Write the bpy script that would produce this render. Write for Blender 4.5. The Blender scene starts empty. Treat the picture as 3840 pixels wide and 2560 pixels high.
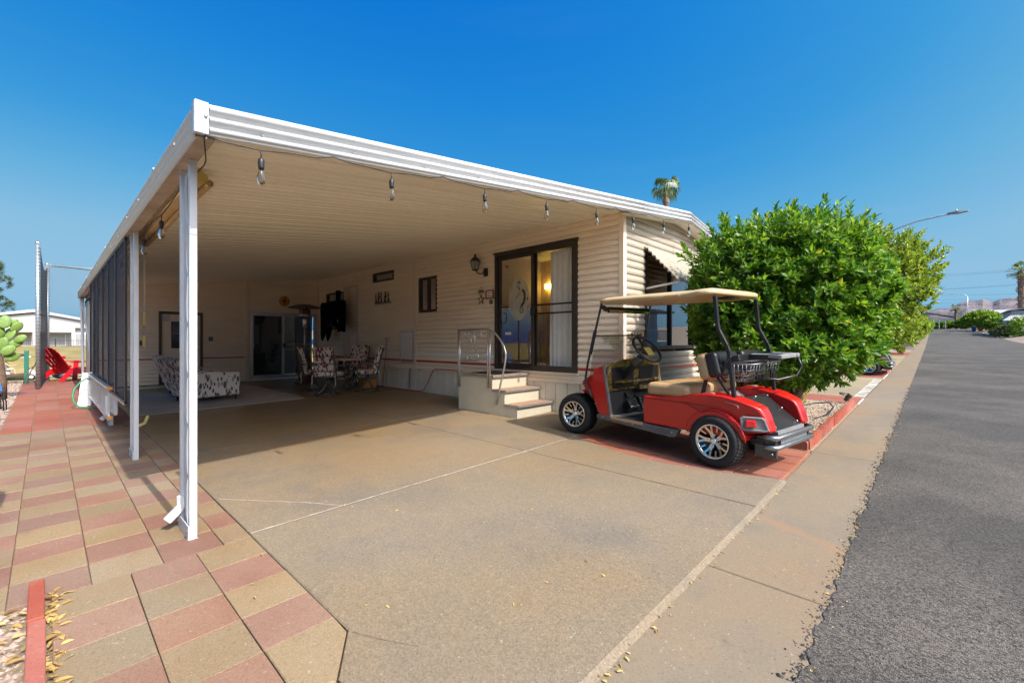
import bpy, bmesh, math, random
from mathutils import Vector, Matrix, noise
R = math.radians
scene = bpy.context.scene
COL = scene.collection

# ------------------------------------------------------------------ camera, sky, sun, exposure
cam_d = bpy.data.cameras.new('camera'); cam = bpy.data.objects.new('camera', cam_d); COL.objects.link(cam)
cam_d.sensor_width = 36.0; cam_d.lens = 36.0 * 1659 / 3840; cam_d.clip_start = .05; cam_d.clip_end = 8000
YAW = math.atan(1575 / 1659.)                       # view direction, measured from +X (the street) towards +Y (the lot)
cam.location = (0, 0, 1.35); cam.rotation_euler = (R(90), 0, YAW - R(90))
scene.camera = cam

SUN_EL, SUN_AZ = R(46.6), R(-88.8)                  # light comes from -Y (the street side); azimuth in the XY plane
world = bpy.data.worlds.new('World'); scene.world = world; world.use_nodes = True
wt = world.node_tree; wt.nodes.clear()
sky = wt.nodes.new('ShaderNodeTexSky'); sky.sky_type = 'NISHITA'; sky.sun_disc = False
sky.sun_elevation = SUN_EL; sky.sun_rotation = R(90) - SUN_AZ
sky.altitude = 400; sky.air_density = 1.0; sky.dust_density = 4.6; sky.ozone_density = 3.0
bg = wt.nodes.new('ShaderNodeBackground'); bg.inputs['Strength'].default_value = .15
# the sky's own brightness is mapped to the deep desert blue of the photograph, the same in every direction
sep = wt.nodes.new('ShaderNodeSeparateColor'); mr_ = wt.nodes.new('ShaderNodeMapRange'); mr_.inputs['From Min'].default_value = .6; mr_.inputs['From Max'].default_value = 15.0
rp = wt.nodes.new('ShaderNodeValToRGB'); rp.color_ramp.elements.remove(rp.color_ramp.elements[1])
for i_, (r_, c_) in enumerate(((.75,(.002,.17,.66)),(1.0,(.016,.25,.70)),(1.3,(.045,.33,.725)),(1.65,(.13,.44,.745)),(2.1,(.26,.53,.765)),(4.2,(.40,.60,.78)),(8.,(.58,.72,.86)),(14.9,(1,1,1)))):
    p_ = (r_-.6)/14.4
    e_ = rp.color_ramp.elements[0] if i_ == 0 else rp.color_ramp.elements.new(p_)
    e_.position = p_; e_.color = (*c_, 1)
sc_ = wt.nodes.new('ShaderNodeVectorMath'); sc_.operation = 'SCALE'; sc_.inputs['Scale'].default_value = 2.08
# thin cirrus low in the sky
tc = wt.nodes.new('ShaderNodeTexCoord'); mp_ = wt.nodes.new('ShaderNodeMapping'); mp_.inputs['Scale'].default_value = (1.6, 1.6, 14)
cn = wt.nodes.new('ShaderNodeTexNoise'); cn.inputs['Scale'].default_value = 1.7; cn.inputs['Detail'].default_value = 6
cr = wt.nodes.new('ShaderNodeValToRGB'); cr.color_ramp.elements[0].position = .56; cr.color_ramp.elements[1].position = .85; cr.color_ramp.elements[1].color = (.5,.5,.5,1)
mxc = wt.nodes.new('ShaderNodeMix'); mxc.data_type = 'RGBA'; mxc.inputs[7].default_value = (.42,.55,.70,1)
wo = wt.nodes.new('ShaderNodeOutputWorld'); WL = wt.links.new
WL(sky.outputs[0], sep.inputs[0]); WL(sep.outputs[0], mr_.inputs['Value']); WL(mr_.outputs[0], rp.inputs[0])
WL(tc.outputs['Generated'], mp_.inputs['Vector']); WL(mp_.outputs[0], cn.inputs['Vector']); WL(cn.outputs[0], cr.inputs[0])
sz_ = wt.nodes.new('ShaderNodeSeparateXYZ'); el_ = wt.nodes.new('ShaderNodeMapRange'); el_.inputs['From Min'].default_value = .02; el_.inputs['From Max'].default_value = .30; el_.inputs['To Min'].default_value = 1; el_.inputs['To Max'].default_value = .04
mu_ = wt.nodes.new('ShaderNodeMath'); mu_.operation = 'MULTIPLY'; WL(tc.outputs['Generated'], sz_.inputs[0]); WL(sz_.outputs['Z'], el_.inputs['Value']); WL(el_.outputs[0], mu_.inputs[0]); WL(cr.outputs[0], mu_.inputs[1]); WL(mu_.outputs[0], mxc.inputs[0]); WL(rp.outputs[0], mxc.inputs[6]); WL(mxc.outputs[2], sc_.inputs[0])
# towards the hazy glow round the sun the sky keeps its own whiter radiance
gl_ = wt.nodes.new('ShaderNodeMapRange'); gl_.interpolation_type = 'SMOOTHSTEP'; gl_.inputs['From Min'].default_value = 4.4; gl_.inputs['From Max'].default_value = 7.0
mxg = wt.nodes.new('ShaderNodeMix'); mxg.data_type = 'RGBA'
WL(sep.outputs[0], gl_.inputs['Value']); WL(gl_.outputs[0], mxg.inputs[0]); WL(sc_.outputs[0], mxg.inputs[6]); WL(sky.outputs[0], mxg.inputs[7])
WL(mxg.outputs[2], bg.inputs[0]); WL(bg.outputs[0], wo.inputs[0])

sun_d = bpy.data.lights.new('sun', 'SUN'); sun_d.energy = 2.0; sun_d.angle = R(.53); sun_d.color = (1, .95, .87)
sun = bpy.data.objects.new('sun', sun_d); COL.objects.link(sun)
sdir = Vector((math.cos(SUN_EL) * math.cos(SUN_AZ), math.cos(SUN_EL) * math.sin(SUN_AZ), math.sin(SUN_EL)))
sun.rotation_euler = sdir.to_track_quat('Z', 'Y').to_euler(); sun.location = (0, -20, 30)

vs = scene.view_settings; vs.view_transform = 'Standard'; vs.look = 'None'; vs.gamma = 1; vs.use_curve_mapping = False
vs.exposure = 1.66
cy = scene.cycles
cy.use_denoising = True; cy.max_bounces = 10; cy.diffuse_bounces = 8; cy.glossy_bounces = 5; cy.transmission_bounces = 8; cy.transparent_max_bounces = 16
cy.caustics_reflective = False; cy.caustics_refractive = False; cy.sample_clamp_indirect = 8

# ------------------------------------------------------------------ ground plane of the place: it climbs slightly along the street and towards the lot
GA, GB = .0188, .0104
def gz(x, y):                                       # (and a little more beyond 40 m up the street)
    e = 0 if x < 40 else 1.35*((x-40)/90.)**2 if x < 130 else 1.35 + .03*(min(x, 300)-130)
    return GA * x + GB * y + e - .012

# ------------------------------------------------------------------ mesh helpers
class MB:
    def __init__(s): s.v = []; s.f = []; s.m = []; s.sm = []
    def add(s, vs, fs, mi=0, smooth=False):
        o = len(s.v); s.v += [tuple(v) for v in vs]
        for f in fs: s.f.append([i + o for i in f]); s.m.append(mi); s.sm.append(smooth)
        return s
    def box(s, x0, x1, y0, y1, z0, z1, mi=0):
        return s.add([(x0,y0,z0),(x1,y0,z0),(x1,y1,z0),(x0,y1,z0),(x0,y0,z1),(x1,y0,z1),(x1,y1,z1),(x0,y1,z1)],
                     [(0,3,2,1),(4,5,6,7),(0,1,5,4),(1,2,6,5),(2,3,7,6),(3,0,4,7)], mi)
    def hexa(s, b, t, mi=0):                       # bottom 4 points, top 4 points (same winding, ccw from above)
        return s.add(list(b) + list(t), [(3,2,1,0),(4,5,6,7),(0,1,5,4),(1,2,6,5),(2,3,7,6),(3,0,4,7)], mi)
    def cbox(s, x0, x1, y0, y1, z0, z1, c=.004, mi=0):   # box with chamfered top edges
        return s.add([(x0,y0,z0),(x1,y0,z0),(x1,y1,z0),(x0,y1,z0),(x0,y0,z1-c),(x1,y0,z1-c),(x1,y1,z1-c),(x0,y1,z1-c),
                      (x0+c,y0+c,z1),(x1-c,y0+c,z1),(x1-c,y1-c,z1),(x0+c,y1-c,z1)],
                     [(0,3,2,1),(8,9,10,11),(0,1,5,4),(1,2,6,5),(2,3,7,6),(3,0,4,7),(4,5,9,8),(5,6,10,9),(6,7,11,10),(7,4,8,11)], mi)
    def prism(s, poly, a, b, plane='xy', mi=0, smooth=False):   # closed polygon extruded from a to b along the third axis
        n = len(poly)
        def P(p, t):
            if plane == 'xy': return (p[0], p[1], t)
            if plane == 'xz': return (p[0], t, p[1])
            return (t, p[0], p[1])
        vs = [P(p, a) for p in poly] + [P(p, b) for p in poly]
        fs = [tuple(range(n - 1, -1, -1)), tuple(range(n, 2 * n))]
        s.add(vs, fs, mi)
        o = len(s.v) - 2 * n
        for i in range(n):
            j = (i + 1) % n; s.f.append([o + i, o + j, o + n + j, o + n + i]); s.m.append(mi); s.sm.append(smooth)
        return s
    def loft(s, rings, closed=True, caps=True, mi=0, smooth=True):
        n = len(rings[0]); o = len(s.v)
        for r in rings: s.v += [tuple(p) for p in r]
        k = n if closed else n - 1
        for a in range(len(rings) - 1):
            for i in range(k):
                j = (i + 1) % n
                s.f.append([o + a*n + i, o + a*n + j, o + (a+1)*n + j, o + (a+1)*n + i]); s.m.append(mi); s.sm.append(smooth)
        if caps and closed:
            s.f.append([o + i for i in range(n - 1, -1, -1)]); s.m.append(mi); s.sm.append(False)
            e = o + (len(rings) - 1) * n
            s.f.append([e + i for i in range(n)]); s.m.append(mi); s.sm.append(False)
        return s
    def tube(s, pts, r, n=8, mi=0, closed=False, caps=True):
        pts = [Vector(p) for p in pts]; m = len(pts)
        rs = r if isinstance(r, (list, tuple)) else [r] * m
        rings = []; up = None
        for i, p in enumerate(pts):
            if closed: t = pts[(i+1) % m] - pts[i-1]
            else: t = pts[min(i+1, m-1)] - pts[max(i-1, 0)]
            if t.length < 1e-9: t = Vector((0,0,1))
            t.normalize()
            if up is None:
                up = Vector((0,0,1)) if abs(t.z) < .9 else Vector((1,0,0))
            u = up - t * up.dot(t)
            if u.length < 1e-6: u = t.orthogonal()
            u.normalize(); w = t.cross(u); up = u
            rings.append([p + (u * math.cos(2*math.pi*k/n) + w * math.sin(2*math.pi*k/n)) * rs[i] for k in range(n)])
        if closed: rings.append(rings[0])
        return s.loft(rings, True, caps and not closed, mi)
    def bar(s, a, b, w, h, mi=0, up=(0,0,1)):       # rectangular bar between two points
        a = Vector(a); b = Vector(b); t = (b - a).normalized(); up = Vector(up)
        x = t.cross(up)
        if x.length < 1e-5: x = t.orthogonal()
        x.normalize(); y = x.cross(t).normalized()
        q = [(-w/2,-h/2),(w/2,-h/2),(w/2,h/2),(-w/2,h/2)]
        return s.loft([[a + x*i + y*j for i, j in q], [b + x*i + y*j for i, j in q]], True, True, mi, False)
    def lathe(s, prof, c=(0,0,0), axis='z', n=20, mi=0, smooth=True, caps=True):   # prof: (radius, height)
        rings = []
        for r, h in prof:
            ring = []
            for k in range(n):
                a = 2*math.pi*k/n; p, q = r*math.cos(a), r*math.sin(a)
                v = (p, q, h) if axis == 'z' else (h, p, q) if axis == 'x' else (q, h, p)
                ring.append((c[0]+v[0], c[1]+v[1], c[2]+v[2]))
            rings.append(ring)
        return s.loft(rings, True, caps, mi, smooth)
    def ell(s, c, rx, ry, rz, n=12, k=8, mi=0):
        return s.add([(c[0]+rx*math.sin(math.pi*i/k)*math.cos(2*math.pi*j/n), c[1]+ry*math.sin(math.pi*i/k)*math.sin(2*math.pi*j/n), c[2]+rz*math.cos(math.pi*i/k)) for i in range(k+1) for j in range(n)],
                     [(i*n+j, (i+1)*n+j, (i+1)*n+(j+1) % n, i*n+(j+1) % n) for i in range(k) for j in range(n)], mi, True)
    def shear(s):                                    # lay a flat mesh on the sloping ground
        s.v = [(x, y, z + gz(x, y)) for x, y, z in s.v]; return s
    def xf(s, M):
        s.v = [tuple(M @ Vector(v)) for v in s.v]; return s
    def mesh(s, name, mats):
        me = bpy.data.meshes.new(name); me.from_pydata(s.v, [], s.f)
        for m in (mats if isinstance(mats, (list, tuple)) else [mats]): me.materials.append(m)
        me.polygons.foreach_set('material_index', s.m); me.polygons.foreach_set('use_smooth', s.sm)
        me.update(); return me
    def build(s, name, mats, parent=None, bevel=0, label=None, kind=None, loc=None, seg=2, sub=0):
        o = bpy.data.objects.new(name, s.mesh(name, mats)); COL.objects.link(o)
        if parent: o.parent = parent
        if loc: o.location = loc
        if bevel:
            b = o.modifiers.new('bevel', 'BEVEL'); b.width = bevel; b.segments = seg; b.limit_method = 'ANGLE'; b.angle_limit = R(40); b.harden_normals = False
        if sub:
            m = o.modifiers.new('sub', 'SUBSURF'); m.levels = sub; m.render_levels = sub
        if label: o['label'] = label
        if kind: o['kind'] = kind
        return o

def empty(name, loc=(0,0,0), rz=0, label=None, cat=None, group=None, rot=None):
    o = bpy.data.objects.new(name, None); COL.objects.link(o); o.location = loc
    o.rotation_euler = rot if rot else (0, 0, rz); o.empty_display_size = .1
    return tag(o, label, cat, group)
def tag(o, label=None, cat=None, group=None, kind=None):
    if label: o['label'] = label
    if cat: o['category'] = cat
    if group: o['group'] = group
    if kind: o['kind'] = kind
    return o
def inst(src, parent=None, loc=None, rot=None, scale=None, name=None):
    c = src.copy(); COL.objects.link(c); c.parent = parent
    if name: c.name = name
    if loc is not None: c.location = loc
    if rot is not None: c.rotation_euler = rot
    if scale is not None: c.scale = scale
    return c
def copy_tree(o, parent=None):
    c = o.copy(); COL.objects.link(c); c.parent = parent
    for ch in list(o.children): copy_tree(ch, c)
    return c
def text_obj(name, body, size, mat, parent, M, extrude=.001, align='CENTER', spacing=1.0):
    cu = bpy.data.curves.new(name, 'FONT'); cu.body = body; cu.size = size; cu.extrude = extrude; cu.align_x = align; cu.align_y = 'CENTER'; cu.space_character = spacing
    cu.resolution_u = 2
    t = bpy.data.objects.new(name, cu); COL.objects.link(t)
    bpy.context.view_layer.update(); me = bpy.data.meshes.new_from_object(t.evaluated_get(bpy.context.evaluated_depsgraph_get()))
    bpy.data.objects.remove(t); me.materials.clear(); me.materials.append(mat)
    o = bpy.data.objects.new(name, me); COL.objects.link(o)
    o.parent = parent; o.matrix_local = M; return o
def rotm(x=0, y=0, z=0, loc=(0,0,0)):
    return Matrix.Translation(loc) @ Matrix.Rotation(z, 4, 'Z') @ Matrix.Rotation(y, 4, 'Y') @ Matrix.Rotation(x, 4, 'X')

# ------------------------------------------------------------------ materials
MAT = {}
def mat(name, col, rough=.6, metal=0, var=0, vscale=6, bump=0, bscale=40, col2=None, spec=.5, objvar=0, coat=0, stretch=None, detail=5, trans=0, ior=1.45, alpha=1, bdist=.01, thr=None, emit=None):
    m = bpy.data.materials.new(name); m.use_nodes = True; t = m.node_tree; N = t.nodes; L = t.links
    p = N['Principled BSDF']; p.inputs['Roughness'].default_value = rough; p.inputs['Metallic'].default_value = metal
    p.inputs['Specular IOR Level'].default_value = spec; p.inputs['Coat Weight'].default_value = coat; p.inputs['Coat Roughness'].default_value = .05
    p.inputs['Transmission Weight'].default_value = trans; p.inputs['IOR'].default_value = ior; p.inputs['Alpha'].default_value = alpha
    c = (*col, 1); p.inputs['Base Color'].default_value = c
    if emit: p.inputs['Emission Color'].default_value = (*emit[0], 1); p.inputs['Emission Strength'].default_value = emit[1]
    if var or bump or objvar or col2:
        g = N.new('ShaderNodeNewGeometry'); src = g.outputs['Position']
        if stretch:
            mp = N.new('ShaderNodeMapping'); mp.inputs['Scale'].default_value = stretch; L.new(src, mp.inputs['Vector']); src = mp.outputs[0]
    if var or col2:
        n = N.new('ShaderNodeTexNoise'); n.inputs['Scale'].default_value = vscale; n.inputs['Detail'].default_value = detail; n.inputs['Roughness'].default_value = .62; L.new(src, n.inputs['Vector'])
        r = N.new('ShaderNodeValToRGB'); a, b = thr or (.3, .7); r.color_ramp.elements[0].position = a; r.color_ramp.elements[1].position = b
        d = [max(0, x * (1 - var)) for x in col]; e = list(col2) if col2 else [x * (1 + var) for x in col]
        r.color_ramp.elements[0].color = (*d, 1); r.color_ramp.elements[1].color = (*e, 1)
        L.new(n.outputs['Fac'], r.inputs[0]); out = r.outputs[0]
    else:
        rgb = N.new('ShaderNodeRGB'); rgb.outputs[0].default_value = c; out = rgb.outputs[0]
    if objvar:
        oi = N.new('ShaderNodeObjectInfo'); mr = N.new('ShaderNodeMapRange'); mr.inputs['To Min'].default_value = 1 - objvar; mr.inputs['To Max'].default_value = 1 + objvar
        L.new(oi.outputs['Random'], mr.inputs['Value'])
        mx = N.new('ShaderNodeVectorMath'); mx.operation = 'SCALE'; L.new(out, mx.inputs[0]); L.new(mr.outputs[0], mx.inputs['Scale']); out = mx.outputs[0]
    L.new(out, p.inputs['Base Color'])
    if bump:
        n2 = N.new('ShaderNodeTexNoise'); n2.inputs['Scale'].default_value = bscale; n2.inputs['Detail'].default_value = 4; L.new(src, n2.inputs['Vector'])
        b = N.new('ShaderNodeBump'); b.inputs['Strength'].default_value = bump; b.inputs['Distance'].default_value = bdist; L.new(n2.outputs['Fac'], b.inputs['Height']); L.new(b.outputs[0], p.inputs['Normal'])
    MAT[name] = m; return m
# ================================================================== material set
mat('siding', (.85,.75,.61), .42, var=.05, vscale=1.3, bump=.06, bscale=3, stretch=(1,1,4))  # copy for shaded walls, colour raised to lift the shade
mat('siding_white', (.86,.81,.73), .4, var=.05, vscale=2)
mat('siding_sunlit', (.42,.37,.295), .4, var=.05, vscale=2)  # copy of the siding for sunlit faces, colour darkened to offset the sun
mat('stripe_red', (.50,.055,.03), .4, var=.1)
mat('trim_tan', (.78,.66,.53), .4, var=.04)
mat('skirt', (.72,.68,.58), .4, var=.10, vscale=3, objvar=.05)
mat('alu_white', (.53,.545,.555), .35, var=.04, vscale=4, bump=.05, bscale=5)
mat('alu_post', (.47,.49,.52), .35, var=.06, vscale=5)
mat('alu_raw', (.55,.56,.57), .32, metal=.85, var=.08, vscale=12)
mat('alu_frame', (.55,.57,.60), .35, metal=.6, var=.06, vscale=8)
mat('ceiling_pan', (.90,.85,.73), .45, var=.05, vscale=2, stretch=(.3,2,1))
mat('soffit_dirty', (.42,.34,.28), .6, var=.25, vscale=5)
mat('black_frame', (.018,.017,.016), .35, var=.2)
mat('bronze_frame', (.045,.036,.030), .4, var=.2)
mat('black_plastic', (.02,.02,.022), .45)
mat('black_cloth', (.004,.004,.0045), .9, spec=.1)
mat('dark_room', (.05,.04,.032), .8, var=.2)
mat('room_wood', (.46,.33,.20), .55, var=.3, vscale=4, stretch=(8,8,.6))
mat('curtain', (.86,.86,.88), .8, var=.04)
mat('curtain_blue', (.30,.33,.44), .8, var=.08)
mat('white_paint', (.78,.77,.74), .5, var=.04)
mat('cream_panel', (.68,.62,.48), .45, var=.06, vscale=4)
mat('step_cream', (.46,.415,.315), .4, var=.06, vscale=5)
mat('tread_carpet', (.30,.19,.13), .95, var=.3, vscale=60, bump=.4, bscale=160)
mat('mat_black', (.025,.025,.026), .9, bump=.5, bscale=120)
mat('screen_mesh', (.05,.048,.062), .8, var=.35, vscale=2.5, stretch=(1,6,.4), spec=.2, alpha=.55)
mat('hose_green', (.02,.22,.10), .45)
mat('cord_red', (.30,.02,.015), .5)
mat('rust', (.18,.08,.04), .8, var=.4)
mat('brown_metal', (.14,.085,.05), .45, metal=.4, var=.2, vscale=10)
mat('chrome', (.75,.75,.76), .12, metal=1)
mat('steel_dark', (.10,.10,.10), .4, metal=.7)
mat('bulb_glass', (.9,.9,.9), .03, trans=1, ior=1.3)
mat('lamp_glass', (.75,.74,.70), .25, trans=.6)
mat('clay_orange', (.62,.16,.03), .5, var=.5, vscale=18, col2=(.75,.36,.05))
mat('yellow_plastic', (.72,.62,.25), .5)
mat('roller_tan', (.50,.33,.16), .6, var=.2, vscale=4)
mat('gold_tube', (.50,.38,.10), .35, metal=.3)

def glass_mat(name, tint=(1,1,1), refl=1.0):
    m = bpy.data.materials.new(name); m.use_nodes = True; t = m.node_tree; N = t.nodes; L = t.links; N.clear()
    o = N.new('ShaderNodeOutputMaterial'); mx = N.new('ShaderNodeMixShader'); tr = N.new('ShaderNodeBsdfTransparent'); gl = N.new('ShaderNodeBsdfGlossy')
    fr = N.new('ShaderNodeFresnel'); fr.inputs['IOR'].default_value = 1.52; gl.inputs['Roughness'].default_value = .01
    mu = N.new('ShaderNodeMath'); mu.operation = 'MULTIPLY'; mu.inputs[1].default_value = refl; mu.use_clamp = True
    n = N.new('ShaderNodeTexNoise'); n.inputs['Scale'].default_value = 1.2; b = N.new('ShaderNodeBump'); b.inputs['Strength'].default_value = .02; b.inputs['Distance'].default_value = .05
    g = N.new('ShaderNodeNewGeometry'); L.new(g.outputs['Position'], n.inputs['Vector']); L.new(n.outputs[0], b.inputs['Height']); L.new(b.outputs[0], gl.inputs['Normal'])
    tr.inputs[0].default_value = (*tint, 1)
    L.new(fr.outputs[0], mu.inputs[0]); L.new(mu.outputs[0], mx.inputs[0]); L.new(tr.outputs[0], mx.inputs[1]); L.new(gl.outputs[0], mx.inputs[2]); L.new(mx.outputs[0], o.inputs[0])
    MAT[name] = m; return m
glass_mat('glass', (.88,.90,.88), .55)
glass_mat('glass_tint', (.30,.31,.32), 1.5)
glass_mat('glass_front', (.45,.46,.46), 3.0)
glass_mat('glass_dim', (.25,.25,.25), .7)
glass_mat('glass_clear', (.94,.95,.94), .45)

def concrete(name, base, speck, stain=None, smix=.6, rough=.75, gloss=None, sscale=230, sy=None, bump=.35, pits=.35, band=None):
    m = bpy.data.materials.new(name); m.use_nodes = True; t = m.node_tree; N = t.nodes; L = t.links; p = N['Principled BSDF']
    g = N.new('ShaderNodeNewGeometry')
    def nz(sc, det=4, rgh=.6):
        n = N.new('ShaderNodeTexNoise'); n.inputs['Scale'].default_value = sc; n.inputs['Detail'].default_value = det; n.inputs['Roughness'].default_value = rgh; L.new(g.outputs['Position'], n.inputs['Vector']); return n.outputs['Fac']
    def ramp(f, a, b, ca=(0,0,0), cb=(1,1,1)):
        r = N.new('ShaderNodeValToRGB'); r.color_ramp.elements[0].position = a; r.color_ramp.elements[1].position = b; r.color_ramp.elements[0].color = (*ca, 1); r.color_ramp.elements[1].color = (*cb, 1); L.new(f, r.inputs[0]); return r.outputs[0]
    def mix(fac, a, b, ty='MIX'):
        x = N.new('ShaderNodeMix'); x.data_type = 'RGBA'; x.blend_type = ty
        if isinstance(fac, float): x.inputs[0].default_value = fac
        else: L.new(fac, x.inputs[0])
        for s, v in ((6, a), (7, b)):
            if isinstance(v, tuple): x.inputs[s].default_value = (*v, 1)
            else: L.new(v, x.inputs[s])
        return x.outputs[2]
    c = ramp(nz(1.1, 6), .3, .72, tuple(x * .86 for x in base), tuple(x * 1.10 for x in base))
    if stain:
        f = ramp(nz(.55, 5), .42, .62)
        if sy:                                             # the sealed, browner part of the slab
            sp = N.new('ShaderNodeSeparateXYZ'); L.new(g.outputs['Position'], sp.inputs[0])
            mr = N.new('ShaderNodeMapRange'); mr.inputs['From Min'].default_value = sy[0]; mr.inputs['From Max'].default_value = sy[1]; L.new(sp.outputs['Y'], mr.inputs['Value'])
            ad = N.new('ShaderNodeMath'); ad.operation = 'MULTIPLY_ADD'; ad.inputs[1].default_value = .45; L.new(f, ad.inputs[0]); L.new(mr.outputs[0], ad.inputs[2]); ad.use_clamp = True
            f = ad.outputs[0]
            if gloss:
                rr = N.new('ShaderNodeMapRange'); rr.inputs['To Min'].default_value = rough; rr.inputs['To Max'].default_value = gloss; L.new(f, rr.inputs['Value']); L.new(rr.outputs[0], p.inputs['Roughness'])
        c = mix(f, c, stain)
    if not (gloss and sy): p.inputs['Roughness'].default_value = rough
    if name in ('drive_concrete', 'walk_concrete', 'asphalt'):   # worn grey patches
        gp = ramp(nz(.9, 6, .65), .50, .66, (0,0,0), (.55,.55,.55)); c = mix(gp, c, tuple(x*.62 for x in (base[0], base[0]*.93, base[0]*.86)))
    vo = N.new('ShaderNodeTexVoronoi'); vo.inputs['Scale'].default_value = sscale; L.new(g.outputs['Position'], vo.inputs['Vector'])
    spk = ramp(vo.outputs['Color'], .15, .85, speck[0], speck[1])
    c = mix(smix, c, spk, 'MULTIPLY')
    d = ramp(nz(7, 6, .7), .60, .74); c = mix(d, c, mix(.35, c, (.10,.08,.06)))
    if pits:
        q = ramp(nz(75, 2, .5), .63, .68); c = mix(q, c, mix(pits, c, (.05,.045,.04)))
        q2 = ramp(nz(48, 2, .5), .68, .72); c = mix(q2, c, mix(.14, c, (.8,.76,.7)))
    if band:                                            # a rust coloured stain with its own shape
        (ax, ay), (bx_, by_), wd, bc = band
        sp2 = N.new('ShaderNodeSeparateXYZ'); L.new(g.outputs['Position'], sp2.inputs[0])
        ln_ = math.hypot(bx_-ax, by_-ay); nx_, ny_ = -(by_-ay)/ln_, (bx_-ax)/ln_
        def lin(a_, b_, c_):
            m1 = N.new('ShaderNodeMath'); m1.operation = 'MULTIPLY_ADD'; m1.inputs[1].default_value = a_; m1.inputs[2].default_value = c_; L.new(sp2.outputs['X'], m1.inputs[0])
            m2 = N.new('ShaderNodeMath'); m2.operation = 'MULTIPLY_ADD'; m2.inputs[1].default_value = b_; L.new(sp2.outputs['Y'], m2.inputs[0]); L.new(m1.outputs[0], m2.inputs[2]); return m2.outputs[0]
        dd = lin(nx_, ny_, -(ax*nx_+ay*ny_)); ab = N.new('ShaderNodeMath'); ab.operation = 'ABSOLUTE'; L.new(dd, ab.inputs[0])
        an = N.new('ShaderNodeMath'); an.operation = 'MULTIPLY_ADD'; an.inputs[1].default_value = .16; L.new(nz(6, 5, .6), an.inputs[0]); L.new(ab.outputs[0], an.inputs[2])
        f2 = ramp(an.outputs[0], .075+wd*.3, .085+wd, (.8,.8,.8), (0,0,0)); c = mix(f2, c, bc)
    L.new(c, p.inputs['Base Color'])
    b = N.new('ShaderNodeBump'); b.inputs['Strength'].default_value = bump; b.inputs['Distance'].default_value = .004; L.new(vo.outputs['Distance'], b.inputs['Height']); L.new(b.outputs[0], p.inputs['Normal'])
    p.inputs['Specular IOR Level'].default_value = .4
    MAT[name] = m; return m
concrete('drive_concrete', (0.211,0.173,0.127), ((.62,.60,.58),(1.16,1.13,1.08)), stain=(0.227,0.150,0.070), sy=(3.0,9.5), gloss=.34, sscale=120)
concrete('walk_concrete', (0.206,0.169,0.122), ((.72,.70,.68),(1.12,1.1,1.06)), stain=(0.217,0.153,0.097), sscale=190, smix=.5, bump=.2, band=((3.62,.95),(3.38,.38),.06,(.235,.150,.092)))
concrete('asphalt', (0.050,0.046,0.043), ((.22,.22,.23),(2.1,2.05,1.95)), stain=(0.076,0.068,0.062), sscale=150, smix=.95, rough=.85, bump=.8, pits=.0)
concrete('block_grey', (.42,.40,.37), ((.7,.7,.7),(1.1,1.1,1.1)), sscale=120)
concrete('paver_red', (0.226,0.117,0.083), ((.62,.6,.58),(1.15,1.12,1.1)), stain=(0.237,0.152,0.106), sscale=210, smix=.5)
concrete('paver_tan', (0.251,0.172,0.092), ((.62,.6,.58),(1.15,1.12,1.1)), stain=(0.237,0.186,0.122), sscale=210, smix=.5)
concrete('tile_red', (0.257,0.090,0.060), ((.8,.78,.76),(1.1,1.08,1.06)), stain=(0.268,0.110,0.073), sscale=120, smix=.3, bump=.15)
concrete('edging_red', (0.266,0.058,0.038), ((.75,.74,.72),(1.1,1.08,1.06)), stain=(0.344,0.110,0.076), sscale=140, smix=.4)
concrete('neighbour_tile', (0.263,0.223,0.148), ((.8,.78,.76),(1.1,1.08,1.06)), stain=(0.245,0.197,0.122), sscale=120, smix=.3, bump=.15)
def obj_random(name, amt=.08, hue=.0):
    t = MAT[name].node_tree; N = t.nodes; L = t.links; p = N['Principled BSDF']; src = p.inputs['Base Color'].links[0].from_socket
    oi = N.new('ShaderNodeObjectInfo'); mr = N.new('ShaderNodeMapRange'); mr.inputs['To Min'].default_value = 1 - amt; mr.inputs['To Max'].default_value = 1 + amt; L.new(oi.outputs['Random'], mr.inputs['Value'])
    h = N.new('ShaderNodeHueSaturation'); L.new(src, h.inputs['Color']); L.new(mr.outputs[0], h.inputs['Value'])
    m2 = N.new('ShaderNodeMath'); m2.operation = 'MULTIPLY_ADD'; m2.inputs[1].default_value = -37.7; m2.inputs[2].default_value = 0; L.new(oi.outputs['Random'], m2.inputs[0])
    fr = N.new('ShaderNodeMath'); fr.operation = 'FRACT'; L.new(m2.outputs[0], fr.inputs[0]); m3 = N.new('ShaderNodeMapRange'); m3.inputs['To Min'].default_value = .92; m3.inputs['To Max'].default_value = 1.1; L.new(fr.outputs[0], m3.inputs['Value']); L.new(m3.outputs[0], h.inputs['Saturation'])
    L.new(h.outputs[0], p.inputs['Base Color'])
for n_, a_ in (('paver_red', .1), ('paver_tan', .1), ('tile_red', .07), ('neighbour_tile', .12), ('edging_red', .08)): obj_random(n_, a_)
mat('joint_sand', (.20,.15,.095), .95, var=.4, vscale=50, bump=.5, bscale=150)
mat('earth', (.22,.175,.13), .95, var=.25, vscale=2, bump=.5, bscale=30)
mat('gravel_base', (.25,.19,.14), .95, var=.45, vscale=25, bump=1, bscale=60)
mat('lawn', (.19,.175,.045), .95, var=.25, vscale=.35, col2=(.31,.23,.09), bump=.6, bscale=60)
mat('pebble', (.33,.245,.18), .85, objvar=0, var=.35, vscale=38, col2=(.45,.36,.28))
mat('pebble_pink', (.31,.205,.165), .85, var=.35, vscale=38, col2=(.40,.32,.27))

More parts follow.
